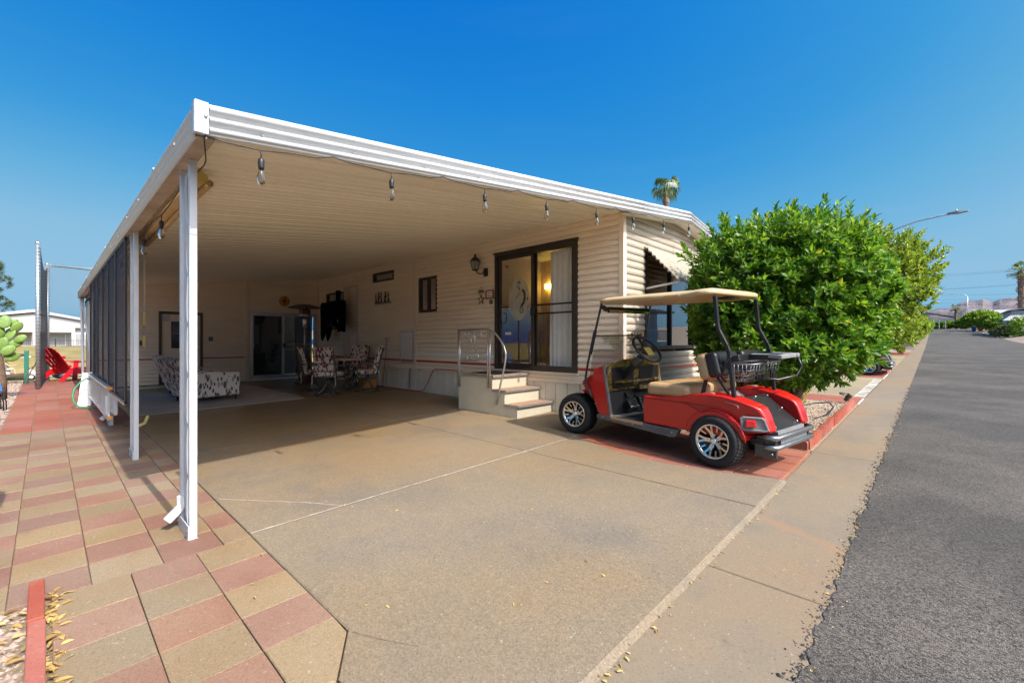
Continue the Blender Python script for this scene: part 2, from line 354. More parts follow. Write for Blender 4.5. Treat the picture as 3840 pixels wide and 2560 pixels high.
# ================================================================== ground
def slab_poly(poly, z0, z1, c=.006):
    # polygon slab (ccw) with a chamfered rim
    n = len(poly); cx_ = sum(p[0] for p in poly) / n; cy_ = sum(p[1] for p in poly) / n
    def inset(p):
        d = math.hypot(p[0]-cx_, p[1]-cy_) or 1; return (p[0] - (p[0]-cx_)/d*c*1.4, p[1] - (p[1]-cy_)/d*c*1.4)
    m = MB(); vs = [(*p, z0) for p in poly] + [(*p, z1-c) for p in poly] + [(*inset(p), z1) for p in poly]
    fs = [tuple(range(2*n, 3*n))]
    for i in range(n):
        j = (i+1) % n; fs += [(i, j, n+j, n+i), (n+i, n+j, 2*n+j, 2*n+i)]
    m.add(vs, fs); return m
def verge(x, y):                                    # the lots across the road lie a little higher
    return 0 if y > -6.3 else min(1, (-6.3-y)/4.)*(.75*min(1, max(0, (x-45)/40.)))
gx = [-900,-200,-120,-60,-25,0,20,40] + list(range(48,120,8)) + [120,128,136] + [150,180,220,300,500,900,1500]; gy = [-900,-300,-100,-60,-30,-20,-14,-10.3,-8.3,-6.3,0,19.3,60,107.3,150,400,1500]
ground = MB().add([(x, y, gz(x, y) - .10 + verge(x, y)) for y in gy for x in gx], [(j*len(gx)+i, j*len(gx)+i+1, (j+1)*len(gx)+i+1, (j+1)*len(gx)+i) for j in range(len(gy)-1) for i in range(len(gx)-1) if not (19 < gy[j] < 100 and -121 < gx[i] < 119)]).build('ground', MAT['earth'], kind='structure')
# road with a ragged left edge
random.seed(5)
pts = []
x = -25.
while x < 130:
    pts.append((x, .372 + .035*noise.noise(Vector((x*3.1,2,0))) + .022*noise.noise(Vector((x*11,7,0))) + .012*noise.noise(Vector((x*31,4,0)))))
    x += .018 if x < 9 else .05 if x < 20 else .5
rd = MB(); n = len(pts)
rd.add([(px_, py_, .006) for px_, py_ in pts] + [(px_, -6.1, .006) for px_, py_ in pts] + [(px_, py_+.008+.012*random.random(), -.004) for px_, py_ in pts],
       [(i, n+i, n+i+1, i+1) for i in range(n-1)] + [(2*n+i, i, i+1, 2*n+i+1) for i in range(n-1)])
road = rd.shear().build('road', MAT['asphalt'], kind='structure')
rn_ = random.Random(15); rc = MB()
for (xa, ya, xb, yb) in ((13,-.2,16,-2.5),(22,-.5,25,-3.8),(31,-1.5,36,-3.0)):
    n_ = 60; q = [(xa+(xb-xa)*i/n_ + .10*noise.noise(Vector((i*.2,xa,0))), ya+(yb-ya)*i/n_ + .14*noise.noise(Vector((i*.17,xa,5)))) for i in range(n_+1)]
    vs_ = []
    for i, (x_, y_) in enumerate(q): w_ = .004+.004*rn_.random(); vs_ += [(x_, y_-w_, .0085), (x_, y_+w_, .0085)]
    rc.add(vs_, [(2*i, 2*i+2, 2*i+3, 2*i+1) for i in range(n_)])
rc.shear().build('road_crack', mat('tar', (.012,.012,.013), .6), road)
MB().box(130, 137, -40, 30, -.03, -.006).shear().build('cross_street', MAT['asphalt'], kind='structure')
# sidewalk: one slab per panel
sidewalk = empty('sidewalk'); sidewalk['kind'] = 'structure'
sbed = MB()
for a in range(-25, 129, 7): sbed.box(a, a+7, .30, .99, -.09, -.012)
sbed.shear().build('slab_bed', MAT['joint_sand'], sidewalk)
xs = [-4.0, -1.0, 2.66, 5.93, 9.15, 12.4, 15.6, 18.8, 22, 25.2, 28.4, 31.6, 34.8, 38, 46, 54, 62, 70, 78, 86, 94, 102, 110, 129]
for a, b in zip(xs, xs[1:]): MB().cbox(a+.004, b-.004, .27, .968, -.06, 0.0, .004).shear().build('pavement_slab', MAT['walk_concrete'], sidewalk)
# driveway slabs
TILE_EDGE = [(4.60,.985),(4.44,1.45),(4.355,1.95),(4.38,2.35),(4.50,2.85),(4.74,3.33)]
driveway = empty('driveway'); driveway['kind'] = 'structure'
MB().box(.95, 5.94, .99, 14.0, -.09, .002).shear().build('slab_bed', MAT['joint_sand'], driveway)
def dslab(poly): slab_poly(poly, -.08, .018, .005).shear().build('concrete_slab', MAT['drive_concrete'], driveway)
e = .003
dslab([(.945,1.925),(.785,1.68),(.785,.975),(3.75-e,.975),(3.75-e,3.33-e),(.945,3.33-e)][::1])
dslab([(3.75+e,.975),(4.60,.985)] + TILE_EDGE[1:] + [(3.75+e,3.33-e)])
for xa, xb in ((.945,3.75),(3.75,5.96)):
    for ya, yb in ((3.33,6.02),(6.02,9.3),(9.3,14.03)):
        dslab([(xa+e,ya+e),(xb-e,ya+e),(xb-e,yb-e),(xa+e,yb-e)])
# sloped lip of the driveway towards the pavement
lp = MB(); 
for i in range(60):
    xa, xb = .80 + i*(4.6-.80)/60, .80 + (i+1)*(4.6-.80)/60
    ja, jb = [.012*noise.noise(Vector((q*4, 1, 0))) for q in (xa, xb)]
    lp.add([(xa,.978,.016),(xb,.978,.016),(xb,.946+jb,.001),(xa,.946+ja,.001)], [(0,3,2,1)])
lp.shear().build('kerb_lip', MAT['drive_concrete'], driveway)
# joint sealant and a hairline crack
mat('sealant', (.46,.41,.35), .8, var=.2, vscale=20); mat('crack_dark', (.16,.11,.075), .9, var=.3, vscale=20)
def seam(pts_, w, m_, seed):
    mm = MB(); q = []
    for (a, b) in zip(pts_, pts_[1:]):
        n_ = max(2, int(math.hypot(b[0]-a[0], b[1]-a[1])/.03))
        for i in range(n_): t = i/n_; q.append((a[0]+(b[0]-a[0])*t, a[1]+(b[1]-a[1])*t))
    q.append(pts_[-1]); vs = []
    for i, (x, y) in enumerate(q):
        d = (q[min(i+1,len(q)-1)][0]-q[max(i-1,0)][0], q[min(i+1,len(q)-1)][1]-q[max(i-1,0)][1]); l = math.hypot(*d) or 1; nx_, ny_ = -d[1]/l, d[0]/l
        ww = w*(.55+.9*abs(noise.noise(Vector((x*9, y*9, seed))))); of = .5*w*noise.noise(Vector((x*14, y*14, seed+5)))
        vs += [(x+nx_*(ww+of), y+ny_*(ww+of), .0196), (x-nx_*(ww-of), y-ny_*(ww-of), .0196)]
    mm.add(vs, [(2*i,2*i+1,2*i+3,2*i+2) for i in range(len(q)-1)]); mm.shear().build('joint_seal', MAT[m_], driveway)
seam([(.95,3.33),(2.0,3.332),(4.72,3.33)], .0075, 'sealant', 1)
seam([(3.75,.99),(3.75,3.2),(3.752,6.0)], .006, 'crack_dark', 2)
seam([(.97,4.21),(1.10,4.04),(1.23,3.86),(1.42,3.62),(1.59,3.345)], .004, 'sealant', 3)
seam([(.95,6.02),(5.9,6.02)], .006, 'sealant', 4)
seam([(.95,1.89),(1.02,1.74),(1.10,1.60)], .004, 'crack_dark', 5)
# near left part of the driveway apron beside the pavers
# paver walk: one object per paver
walk = empty('paver_walk'); walk['kind'] = 'structure'
MB().box(-.9, .944, 1.0, 9.1, -.09, -.004).shear().build('paver_bed', MAT['joint_sand'], walk)
random.seed(11)
def paver(x0, x1, y0, y1, red):
    j = .0018; t = random.uniform(-.002, .0025)
    m_ = MB().cbox(x0+j, x1-j, y0+j, y1-j, -.06, .012+t, .0022); tx_, ty_ = random.uniform(-.006,.006), random.uniform(-.006,.006)
    m_.v = [(x, y, z + (x-x0-.15)*tx_ + (y-y0-.15)*ty_) for x, y, z in m_.v]; m_.shear().build('paver', MAT['paver_red' if red else 'paver_tan'], walk)
S = .3065
for r in range(19):
    y0 = 3.29 + r*S
    for k, (xa, xb) in enumerate(((-1.065,-.755),(-.755,-.445),(-.445,-.137),(-.137,.171),(.171,.481),(.481,.786),(.786,.944))):
        if xa < -.7 and r > 14: continue
        paver(xa, xb, y0, y0+S, (r + k) % 2 == 1)
for r in range(8):
    y1 = 3.29 - r*S; y0 = y1 - S
    for k, (xa, xb) in enumerate(((.018,.330),(.330,.637),(.637,.944))):
        red = (r + k) % 2 == 1
        if k == 2 and r == 4:
            slab_poly([(xa+.0025,y0+.0025),(.772,1.672),(.936,1.922),(xb-.0025,y1-.0025),(xa+.0025,y1-.0025)], -.06, .017, .004).shear().build('paver', MAT['paver_red' if red else 'paver_tan'], walk); continue
        if k == 2 and r > 4: xb = .77
        if y0 < 1.0: continue
        paver(xa, xb, y0, y1, red)
# red tile walk behind the pavers
tilewalk = empty('red_tile_walk'); tilewalk['kind'] = 'structure'
MB().box(-.45, .944, 9.12, 19.0, -.09, .004).shear().build('tile_bed', MAT['joint_sand'], tilewalk)
for xa, xb in ((-.445,-.137),(-.137,.171),(.171,.481),(.481,.786),(.786,.944)):
    for r in range(16):
        ya = 3.29+19*S + r*.61
        MB().cbox(xa+.004, xb-.004, ya+.0015, ya+.6085, -.06, .012+random.uniform(-.001,.001), .005).shear().build('red_tile', MAT['tile_red'], tilewalk)
# red tile strip under the cart, its edge cut to a curve
def clip(poly, a, b):   # keep the left side of a->b
    out = []
    def sd(p): return (b[0]-a[0])*(p[1]-a[1]) - (b[1]-a[1])*(p[0]-a[0])
    for i, p in enumerate(poly):
        q = poly[(i+1) % len(poly)]; u, v = sd(p), sd(q)
        if u >= 0: out.append(p)
        if (u >= 0) != (v >= 0):
            t = u/(u-v); out.append((p[0]+t*(q[0]-p[0]), p[1]+t*(q[1]-p[1])))
    return out
strip = empty('red_tile_strip'); strip['kind'] = 'structure'
MB().box(4.76, 6.02, .99, 3.34, -.09, .003).shear().build('tile_bed', MAT['joint_sand'], strip)
EDGE = TILE_EDGE[::-1]
ang = R(4)
tx = [4.30 + .3115*k for k in range(6)]; ty = [.985 + .393*k for k in range(6)]
for i in range(5):
    for k in range(6):
        x0, x1 = tx[i], tx[i+1]; y0, y1 = ty[k], ty[k]+.393
        poly = [(x0+.003,y0+.003),(min(x1,5.93)-.003,y0+.003),(min(x1,5.93)-.003,min(y1,3.34)-.003),(x0+.003,min(y1,3.34)-.003)]
        for a, b in zip(EDGE, EDGE[1:]):
            poly = clip(poly, (a[0]+.004, a[1]), (b[0]+.004, b[1]))
            if len(poly) < 3: break
        if len(poly) < 3: continue
        t_ = slab_poly(poly, -.06, .016, .004).shear().build('red_tile', MAT['tile_red'], strip)
# moulded frame lines of the tiles
fr_ = MB()
for i in range(1, 6): 
    fr_.box(tx[i]-.038, tx[i]-.034, 1.0, 3.3, .0155, .019)
fr_.box(4.62, 5.9, 1.02, 1.024, .0155, .019)
fr_.shear().build('tile_ridge', MAT['tile_red'], strip)

# left: gravel and lawn ; right: gravel bed
def pebbles(name, region, n, seed, matn, size=(.012,.032), zb=0.0, inside=None):
    random.seed(seed); m = MB()
    for _ in range(n):
        x = random.uniform(region[0], region[1]); y = random.uniform(region[2], region[3])
        if inside and not inside(x, y): continue
        r = random.uniform(*size); a = random.uniform(0, 6.28); sq = random.uniform(.5, .9); h = r*random.uniform(.4,.8)
        ca, sa = math.cos(a), math.sin(a); z = zb + random.uniform(-.004, .01)
        ring = []
        for k in range(5):
            t = 2*math.pi*k/5 + random.uniform(-.3,.3); u, v = r*math.cos(t), r*sq*math.sin(t)
            ring.append((x+u*ca-v*sa, y+u*sa+v*ca, z + random.uniform(-.1,.3)*h))
        o_ = (x + random.uniform(-.3,.3)*r, y + random.uniform(-.3,.3)*r, z + h)
        o2 = (x, y, z - h*.6)
        m.add(ring + [o_, o2], [(k, (k+1) % 5, 5) for k in range(5)] + [((k+1) % 5, k, 6) for k in range(5)])
    ob = m.shear().build(name, matn if not isinstance(matn, str) else MAT[matn], kind='stuff'); return ob
gb = MB().box(5.93, 10.35, .99, 4.6, -.06, -.004); gb.shear().build('gravel_bed', MAT['gravel_base'], kind='structure')
tag(pebbles('gravel', (5.99,10.28,1.09,3.3), 26000, 3, 'pebble', (.010,.026)), 'tan and brown loose gravel in the planting bed by the cart', 'gravel')
gl = MB().box(-14, -.45, 9.1, 19.2, -.06, -.006); gl.shear().build('gravel_yard', MAT['gravel_base'], kind='structure')
tag(pebbles('gravel', (-3.2,-.46,9.1,19.2), 16000, 4, 'pebble_pink', (.014,.04)), 'pinkish grey loose gravel beside the red tile walk', 'gravel')
gn = MB().box(-.9, -.062, 1.0, 3.29, -.06, -.03); gn.shear().build('gravel_corner', MAT['gravel_base'], kind='structure')
tag(pebbles('gravel', (-.6,-.065,1.6,3.28), 5000, 6, 'pebble_pink', (.012,.035), -.02), 'pink chipped stone behind the red brick kerb at the lower left', 'gravel')
vsl = []; fsl = []
def lawn_z(x, y):
    t = min(1, max(0, (y-19.3)/9.)); u = min(1, max(0, (y-52)/26.))
    return .19 - 2.2*t*t*(3-2*t) + 2.75*u*u*(3-2*u) + .12*math.sin(x*.07)*math.sin(y*.3)*t
LX = 40
for k in range(41):
    for i in range(LX+1):
        xx = -120 + i*6.; yy = 19.3 + k*2.2
        vsl.append((xx, yy, lawn_z(xx, yy)))
for k in range(40):
    for i in range(LX): a_ = k*(LX+1)+i; fsl.append((a_, a_+1, a_+LX+2, a_+LX+1))
lawn = MB().add(vsl, fsl, smooth=True).build('lawn', MAT['lawn'], kind='structure')
# ================================================================== the mobile home
WX, FY, BY, SKT = 5.95, 3.362, 14.04, .72          # side wall X, front wall Y, back wall Y, skirt top
HX2, HY2 = 9.62, 14.04
def ceil_z(x): return 2.62 + .124*(x - .6)
home = empty('mobile_home', (WX, FY, gz(WX, FY)), label='tan sided mobile home with red stripe, dark sliding door and white gable trim', cat='house')
HI = Matrix.Translation((-WX, -FY, -gz(WX, FY)))
def hb(mb, name, m, parent=None, **k):             # build in world coordinates, parent to the home
    if parent is None or parent is home: mb.xf(HI); return mb.build(name, m, home, **k)
    return mb.build(name, m, parent, **k)
PROF = [(0,-.004),(0,.016),(.06,.021),(.35,.022),(.60,.018),(.655,.006),(.72,.006),(.78,.0135),(.96,.006),(1,-.004)]
PROF_F = [(0,0),(0,.010),(.12,.020),(.35,.027),(.6,.024),(.85,.012),(1,.002)]
def siding(name_wall, s0, s1, z0, z1, h, pos, holes, mats, prof, clipf=None, stripe=None):
    w = empty(name_wall); w.parent = home; w.matrix_local = HI
    z = z0
    while z < z1 - 1e-4:
        segs = [(s0, s1)]
        zc = z + h/2
        for a, b, c, d in holes:
            if c - .02 < zc < d + .02:
                ns = []
                for p, q in segs:
                    if b <= p or a >= q: ns.append((p, q)); continue
                    if a > p: ns.append((p, a))
                    if b < q: ns.append((b, q))
                segs = ns
        for p, q in segs:
            m = MB()
            if clipf:
                p = max(p, clipf(z + h))
                if p >= q: continue
            n = len(prof)
            vs = [pos(p, z + t*h, d) for t, d in prof] + [pos(q, z + t*h, d) for t, d in prof]
            m.add(vs, [(i, i+1, n+i+1, n+i) for i in range(n-1)], smooth=False)
            m.build('siding_board', MAT[mats(zc)], w)
        z += h
    return w
side = lambda s, z, d: (WX - d, s, z)
front = lambda s, z, d: (s, FY - d, z)
back = lambda s, z, d: (s, BY - d, z)
H1 = .0995
SL = (4.16, 6.08, .83, 3.01)                       # entry slider
W1 = (7.914, 8.596, 2.036, 2.788); VT = (9.67, 10.676, 2.886, 3.125); DW = (12.333, 13.471, 1.706, 2.80)
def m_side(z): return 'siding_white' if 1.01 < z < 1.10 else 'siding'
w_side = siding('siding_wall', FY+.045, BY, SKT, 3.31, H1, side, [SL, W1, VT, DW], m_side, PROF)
FW = (6.62, 8.62, 1.22, 2.80)
w_front = siding('siding_wall', WX+.03, HX2, .42, 3.35, .1085, front, [FW], lambda z: 'siding_sunlit', PROF_F)
def fgable():
    m = MB(); z = 3.35; 
    m.add([front(WX+.03, 3.34, .003), front(HX2, 3.34, .003), front(7.81, 3.58, .003)], [(0,1,2)]); return m
fgable().build('gable_panel', MAT['siding_sunlit'], w_front)
BD = (1.94, 2.865, .26, 2.10); BS = (3.967, 5.85, .27, 2.205)
w_back = siding('siding_wall', .76, WX, .27, 3.27, .092, back, [BD, BS], lambda z: 'siding_white' if .96 < z < 1.05 else 'siding', PROF, clipf=lambda z: (z-.03-2.62)/.124+.6)
MB().prism([(.76,2.25),(3.95,2.25),(3.95,2.22),(WX,2.22),(WX,ceil_z(WX)+.04),(.76,ceil_z(.76)+.04)], BY+.004, BY+.02, 'xz').build('wall_backing', MAT['siding'], w_back)
# red stripes
MB().box(WX-.0225, WX-.012, SL[1]+.01, BY, .882, .925).box(WX-.0225, WX-.012, FY+.04, SL[0]-.01, .882, .925).build('stripe', MAT['stripe_red'], w_side)
MB().box(WX+.03, HX2, FY-.033, FY-.02, .885, .918).build('stripe', MAT['stripe_red'], w_front)
MB().box(.76, BD[0], BY-.0225, BY-.012, .893, .925).box(BD[1], 3.9, BY-.0225, BY-.012, .893, .925).build('stripe', MAT['stripe_red'], w_back)
# corner trims
MB().box(WX-.03, WX+.055, FY-.034, FY+.05, .42, 3.33).xf(HI).build('corner_trim', MAT['trim_tan'], home, bevel=.006)
MB().box(WX-.028, WX-.004, 8.70, 8.79, .70, 3.3).xf(HI).build('seam_trim', MAT['trim_tan'], home, bevel=.004)
MB().box(3.86, 3.955, BY-.03, BY-.004, .25, 3.02).xf(HI).build('seam_trim', MAT['trim_tan'], home, bevel=.004)
MB().box(5.86, 5.93, BY-.035, BY-.004, .25, 3.26).xf(HI).build('seam_trim', MAT['trim_tan'], home, bevel=.004)
# base moulding and skirt panels
MB().box(WX-.035, WX-.002, FY, BY, SKT-.04, SKT).xf(HI).build('base_trim', MAT['trim_tan'], home, bevel=.004)
MB().box(WX-.045, WX-.002, FY, 6.2, .66, .69).xf(HI).build('base_trim', MAT['trim_tan'], home, bevel=.004)
y = FY; k = 0
random.seed(2)
while y < BY - .05:
    w = random.choice((.235,.25,.26,.215)); y2 = min(y + w, BY)
    zz = gz(WX, y) - .03
    m = MB(); t_ = random.uniform(0,.006)
    m.add([(WX-.012-t_,y+.004,zz),(WX-.020-t_,y+.012,zz),(WX-.020-t_,y2-.012,zz),(WX-.012-t_,y2-.004,zz),(WX+.01,y2-.002,zz),(WX+.01,y+.002,zz)] +
          [(WX-.012-t_,y+.004,SKT-.035),(WX-.020-t_,y+.012,SKT-.035),(WX-.020-t_,y2-.012,SKT-.035),(WX-.012-t_,y2-.004,SKT-.035),(WX+.01,y2-.002,SKT-.035),(WX+.01,y+.002,SKT-.035)],
          [(i,i+6,(i+1)%6+6,(i+1)%6) for i in range(6)] + [(6,11,10,9,8,7)])
    m.xf(HI).build('skirt_panel', MAT['skirt'], home); y = y2
MB().box(WX+.012, WX+.03, FY, BY, .1, SKT).xf(HI).build('skirt_backing', MAT['black_plastic'], home)
fsk = MB().box(WX+.03, HX2, FY-.005, FY+.02, .1, .42).xf(HI).build('front_skirt', MAT['skirt'], home)
# skirt vent grille
vg = MB()
for i in range(17):
    for j in range(4): vg.box(WX-.034, WX-.030, 8.93+j*.017, 8.942+j*.017, .24+i*.027, .26+i*.027)
vg.xf(HI).build('vent_grille', MAT['alu_raw'], home)
# shell that keeps the rooms dark
sh = MB().box(HX2-.05, HX2, FY+.02, HY2, .2, 3.3).box(WX+.05, HX2-.06, HY2+.0, HY2+.05, .2, 3.3).box(WX+.05, HX2-.06, FY+.06, HY2-.02, .70, .80)
sh.xf(HI).build('shell', MAT['siding'], home)
sh = MB().box(7.95, 8.0, FY+.08, HY2-.02, .81, 3.3).box(WX+.06, 7.94, 6.6, 6.65, .81, 3.3).box(WX+.06, 7.94, 10.9, 10.95, .81, 3.3)
sh.xf(HI).build('inner_wall', MAT['room_wood'], home)
MB().box(WX+.03, HX2-.06, FY+.06, HY2-.02, 3.20, 3.24).xf(HI).build('inner_ceiling', MAT['cream_panel'], home)
MB().prism([(WX-.02,3.30),(7.81,3.53),(HX2+.2,3.30),(HX2+.2,3.34),(7.81,3.60),(WX-.02,3.36)], 3.13, HY2, 'xz').xf(HI).build('roof', MAT['alu_white'], home)
# Arizona room behind the back wall
ar = MB().box(.74, .79, BY+.01, 16.5, .1, 2.63).box(.80, WX, 16.45, 16.5, .1, 2.6).box(.80, WX, BY+.05, 16.44, .1, .24)
ar.xf(HI).build('patio_room', MAT['siding'], home)
MB().box(.80, WX, 15.9, 15.94, .25, 2.6).xf(HI).build('inner_wall', MAT['dark_room'], home)

def bars(m, s0, s1, z0, z1, w, pos, d0, d1, mi=0):   # rectangular frame on a wall
    def bx(a, b, c, d):
        p = [pos(a,c,d0),pos(b,c,d0),pos(b,c,d1),pos(a,c,d1)]; q = [pos(a,d,d0),pos(b,d,d0),pos(b,d,d1),pos(a,d,d1)]
        m.hexa(p, q, mi)
    bx(s0, s1, z0, z0+w); bx(s0, s1, z1-w, z1); bx(s0, s0+w, z0+w, z1-w); bx(s1-w, s1, z0+w, z1-w); return m
def pbox(m, s0, s1, z0, z1, pos, d0, d1, mi=0):
    m.hexa([pos(s0,z0,d0),pos(s1,z0,d0),pos(s1,z0,d1),pos(s0,z0,d1)], [pos(s0,z1,d0),pos(s1,z1,d0),pos(s1,z1,d1),pos(s0,z1,d1)], mi); return m
def pane(m, s0, s1, z0, z1, pos, d): m.add([pos(s0,z0,d),pos(s1,z0,d),pos(s1,z1,d),pos(s0,z1,d)], [(0,1,2,3)]); return m
def curtain(s0, s1, z0, z1, pos, d, folds, amp, taper=.0):
    n = folds*8; m = MB(); nz_ = 8; vs = []; fs = []
    for j in range(nz_+1):
        t = j/nz_
        for i in range(n+1):
            u = i/n; a = amp*(.6+.4*math.sin(u*17+1))*math.sin(u*folds*2*math.pi + .5*math.sin(t*3+u*9))
            s_ = s0 + (s1-s0)*u + taper*(1-t)*(.5-u) + .01*math.sin(t*4+u*20)
            vs.append(pos(s_, z0+(z1-z0)*t, d + a))
    for j in range(nz_):
        for i in range(n): a = j*(n+1)+i; fs.append((a, a+1, a+n+2, a+n+1))
    return m.add(vs, fs, smooth=True)

# --- entry sliding door on the side wall
def dpart(name):
    e_ = empty(name); e_.parent = home; e_.matrix_local = HI; return e_
sd = dpart('sliding_door')
bars(MB(), *SL, .055, side, -.05, .035).build('frame', MAT['bronze_frame'], sd, bevel=.003)
pbox(MB(), SL[0]-.02, SL[1]+.02, SL[3]-.005, SL[3]+.02, side, -.02, .06).build('head_flashing', MAT['bronze_frame'], sd)
pbox(MB(), SL[0]-.02, SL[1]+.0, SL[2]-.03, SL[2]+.002, side, -.02, .05).build('sill', MAT['cream_panel'], sd)
bars(MB(), 5.09, SL[1]-.056, SL[2]+.056, SL[3]-.056, .07, side, -.045, -.015).build('door_panel_frame', MAT['bronze_frame'], sd, bevel=.003)
bars(MB(), SL[0]+.056, 5.16, SL[2]+.04, SL[3]-.045, .062, side, .002, .030).build('screen_frame', MAT['bronze_frame'], sd, bevel=.003)
bars(MB(), SL[0]+.057, 5.10, SL[2]+.057, SL[3]-.057, .03, side, -.044, -.012).build('door_panel_frame', MAT['black_frame'], sd)
pane(MB(), 5.15, SL[1]-.12, SL[2]+.12, SL[3]-.12, side, -.03).build('glass', MAT['glass'], sd)
pane(MB(), SL[0]+.085, 5.08, SL[2]+.085, SL[3]-.085, side, -.028).build('glass', MAT['glass'], sd)
for zc in (1.836, 1.985): pbox(MB(), SL[0]+.1, 5.12, zc-.014, zc+.014, side, .008, .034).build('push_bar', MAT['black_frame'], sd)
pbox(MB(), 5.06, 5.15, 1.80, 1.96, side, .02, .06).build('latch', MAT['black_plastic'], sd, bevel=.006)
hm = MB(); hm.tube([side(5.93,1.70,-.01), side(5.90,1.72,.045), side(5.90,1.80,.055), side(5.90,1.88,.045), side(5.93,1.90,-.01)], .012, 8); hm.build('handle', MAT['black_plastic'], sd)
pbox(MB(), 5.70, 5.85, 1.475, 1.525, side, -.028, -.0265).build('decal', MAT['white_paint'], sd)
pbox(MB(), 4.24, 4.34, .92, .955, side, -.026, -.024).build('decal', MAT['white_paint'], sd)
# etched oval on the left pane
ov = MB(); oc = (5.50, 2.12)
def ovp(t, a=.255, b=.385): return (oc[0]+a*math.cos(t), oc[1]+b*math.sin(t))
NO = 48
ov.add([side(*ovp(2*math.pi*i/NO), -.0265) for i in range(NO)], [tuple(range(NO))])
mat('etched', (.50,.52,.46), .7, alpha=.62)
ov.build('etched_oval', MAT['etched'], sd)
mk = MB()
def stroke(pts, w=.012):
    for a, b in zip(pts, pts[1:]):
        dx, dz = b[0]-a[0], b[1]-a[1]; l = math.hypot(dx, dz); nx, nz_ = -dz/l*w/2, dx/l*w/2
        mk.add([side(a[0]+nx,a[1]+nz_,-.0245), side(a[0]-nx,a[1]-nz_,-.0245), side(b[0]-nx,b[1]-nz_,-.0245), side(b[0]+nx,b[1]+nz_,-.0245)], [(0,1,2,3)])
stroke([(5.42,2.29),(5.37,2.26),(5.35,2.17),(5.37,2.07),(5.44,1.99)], .05)
stroke([(5.44,2.0),(5.39,1.93),(5.42,1.86)], .018); stroke([(5.45,2.0),(5.47,1.93),(5.46,1.86)], .018)
for a in (.1,.35,.6,.85): stroke([(5.47,2.28),(5.47+.13*math.sin(a),2.28+.13*math.cos(a))], .007)
stroke([(5.46,2.25),(5.58,2.14)], .012)
for zc, sg in ((2.30,1),(2.02,1),(1.92,1)): stroke([(5.69,zc),(5.66,zc+.03),(5.69,zc+.06),(5.66,zc+.09)], .007)
stroke([(5.33,2.33),(5.31,2.29),(5.33,2.25)], .007); stroke([(5.30,1.9),(5.28,1.99)], .007); stroke([(5.31,1.97),(5.28,1.99),(5.27,1.95)], .007)
stroke([(5.45,2.425),(5.55,2.425)], .014); stroke([(5.47,2.445),(5.53,2.445)], .014); stroke([(5.49,2.463),(5.51,2.463)], .014)
stroke([(5.275,2.12),(5.30,2.12)], .05)
mk.build('etched_mark', MAT['black_frame'], sd)
tri = MB(); tri.add([side(5.83,2.80,-.022), side(5.76,2.76,-.022), side(5.83,2.72,-.022)], [(0,1,2)]); mat('sticker_red', (.65,.03,.03), .4); tri.build('sticker', MAT['sticker_red'], sd)
curtain(4.22, 4.84, SL[2]+.07, SL[3]-.10, side, -.12, 6, .030).build('curtain', MAT['curtain'], sd)
# furnishings glimpsed inside
it = MB().box(7.0, 7.5, 4.3, 5.6, .81, 1.55); it.xf(HI).build('cabinet', MAT['room_wood'], home)
MB().box(7.93, 7.945, 5.25, 5.75, 1.55, 2.35).xf(HI).build('wall_mirror', MAT['black_frame'], home)
lm_ = MB().box(7.86, 7.94, 6.15, 6.42, 2.55, 2.66); mat('lamp_glow', (.9,.75,.25), .5, emit=((1,.72,.15), 7.0)); lm_.xf(HI).build('wall_lamp', MAT['lamp_glow'], home)
# --- windows
def window(s0, s1, z0, z1, pos, n=1, fm='bronze_frame', gm='glass_tint', fw=.035, behind=None, dep=-.04):
    w = dpart('window')
    bars(MB(), s0, s1, z0, z1, fw, pos, dep, .03).build('frame', MAT[fm], w, bevel=.003)
    k = (s1-s0-2*fw)/n
    for i in range(n):
        a = s0+fw+i*k
        pane(MB(), a+.004, a+k-.004, z0+fw, z1-fw, pos, dep+.02).build('glass', MAT[gm], w)
        if i: pbox(MB(), a-.02, a+.02, z0+fw, z1-fw, pos, dep+.005, .02).build('mullion', MAT[fm], w)
    if behind: pbox(MB(), s0+fw, s1-fw, z0+fw, z1-fw, pos, dep-.1, dep-.08).build('dark_backing', MAT[behind], w)  # dark sheet behind the pane stands in for the unlit room
    return w
window(*W1, side, 2, gm='glass_dim', behind='dark_room')
window(*VT, side, 1, fw=.045, gm='glass_dim', behind='dark_room')
window(*DW, side, 1, gm='glass_dim', behind='dark_room')
fwn = window(6.62, 8.62, 1.22, 2.80, front, 2, fm='black_frame', gm='glass_front', fw=.06, behind=None)
# window awning: corrugated aluminium flap on arms
aw = empty('window_awning', (7.6, FY, 2.86), label='corrugated white metal awning propped open over the front window', cat='awning')
m = MB(); AT = Vector((0, -.035, .02)); AB = Vector((0, -.60, -.60)); dn = (AB-AT); nn = Vector((0, dn.z, -dn.y)).normalized()*-1
NR = 9
rows = []
for i in range(NR*4+1):
    t = i/(NR*4); a = .012*math.sin(i*math.pi/2)
    p = AT + dn*t + nn*(a + (.012 if i % 4 in (1,2) else 0)); rows.append(p)
for a_, b_ in zip(rows, rows[1:]):
    m.add([(-1.02,a_.y,a_.z),(1.06,a_.y,a_.z),(1.06,b_.y,b_.z),(-1.02,b_.y,b_.z)], [(0,1,2,3)])
sl_ = m.build('slat_sheet', MAT['siding_sunlit'], aw); sl_.modifiers.new('thick','SOLIDIFY').thickness = .004
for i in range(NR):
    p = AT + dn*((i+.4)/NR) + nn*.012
    MB().tube([(-1.02,p.y,p.z),(1.06,p.y,p.z)], .016, 6).build('slat_rib', MAT['siding_sunlit'], aw)
for sx in (-.96, 1.0): MB().bar((sx,-.03,-.66), (sx,-.585,-.60), .018, .03).build('arm', MAT['alu_frame'], aw)
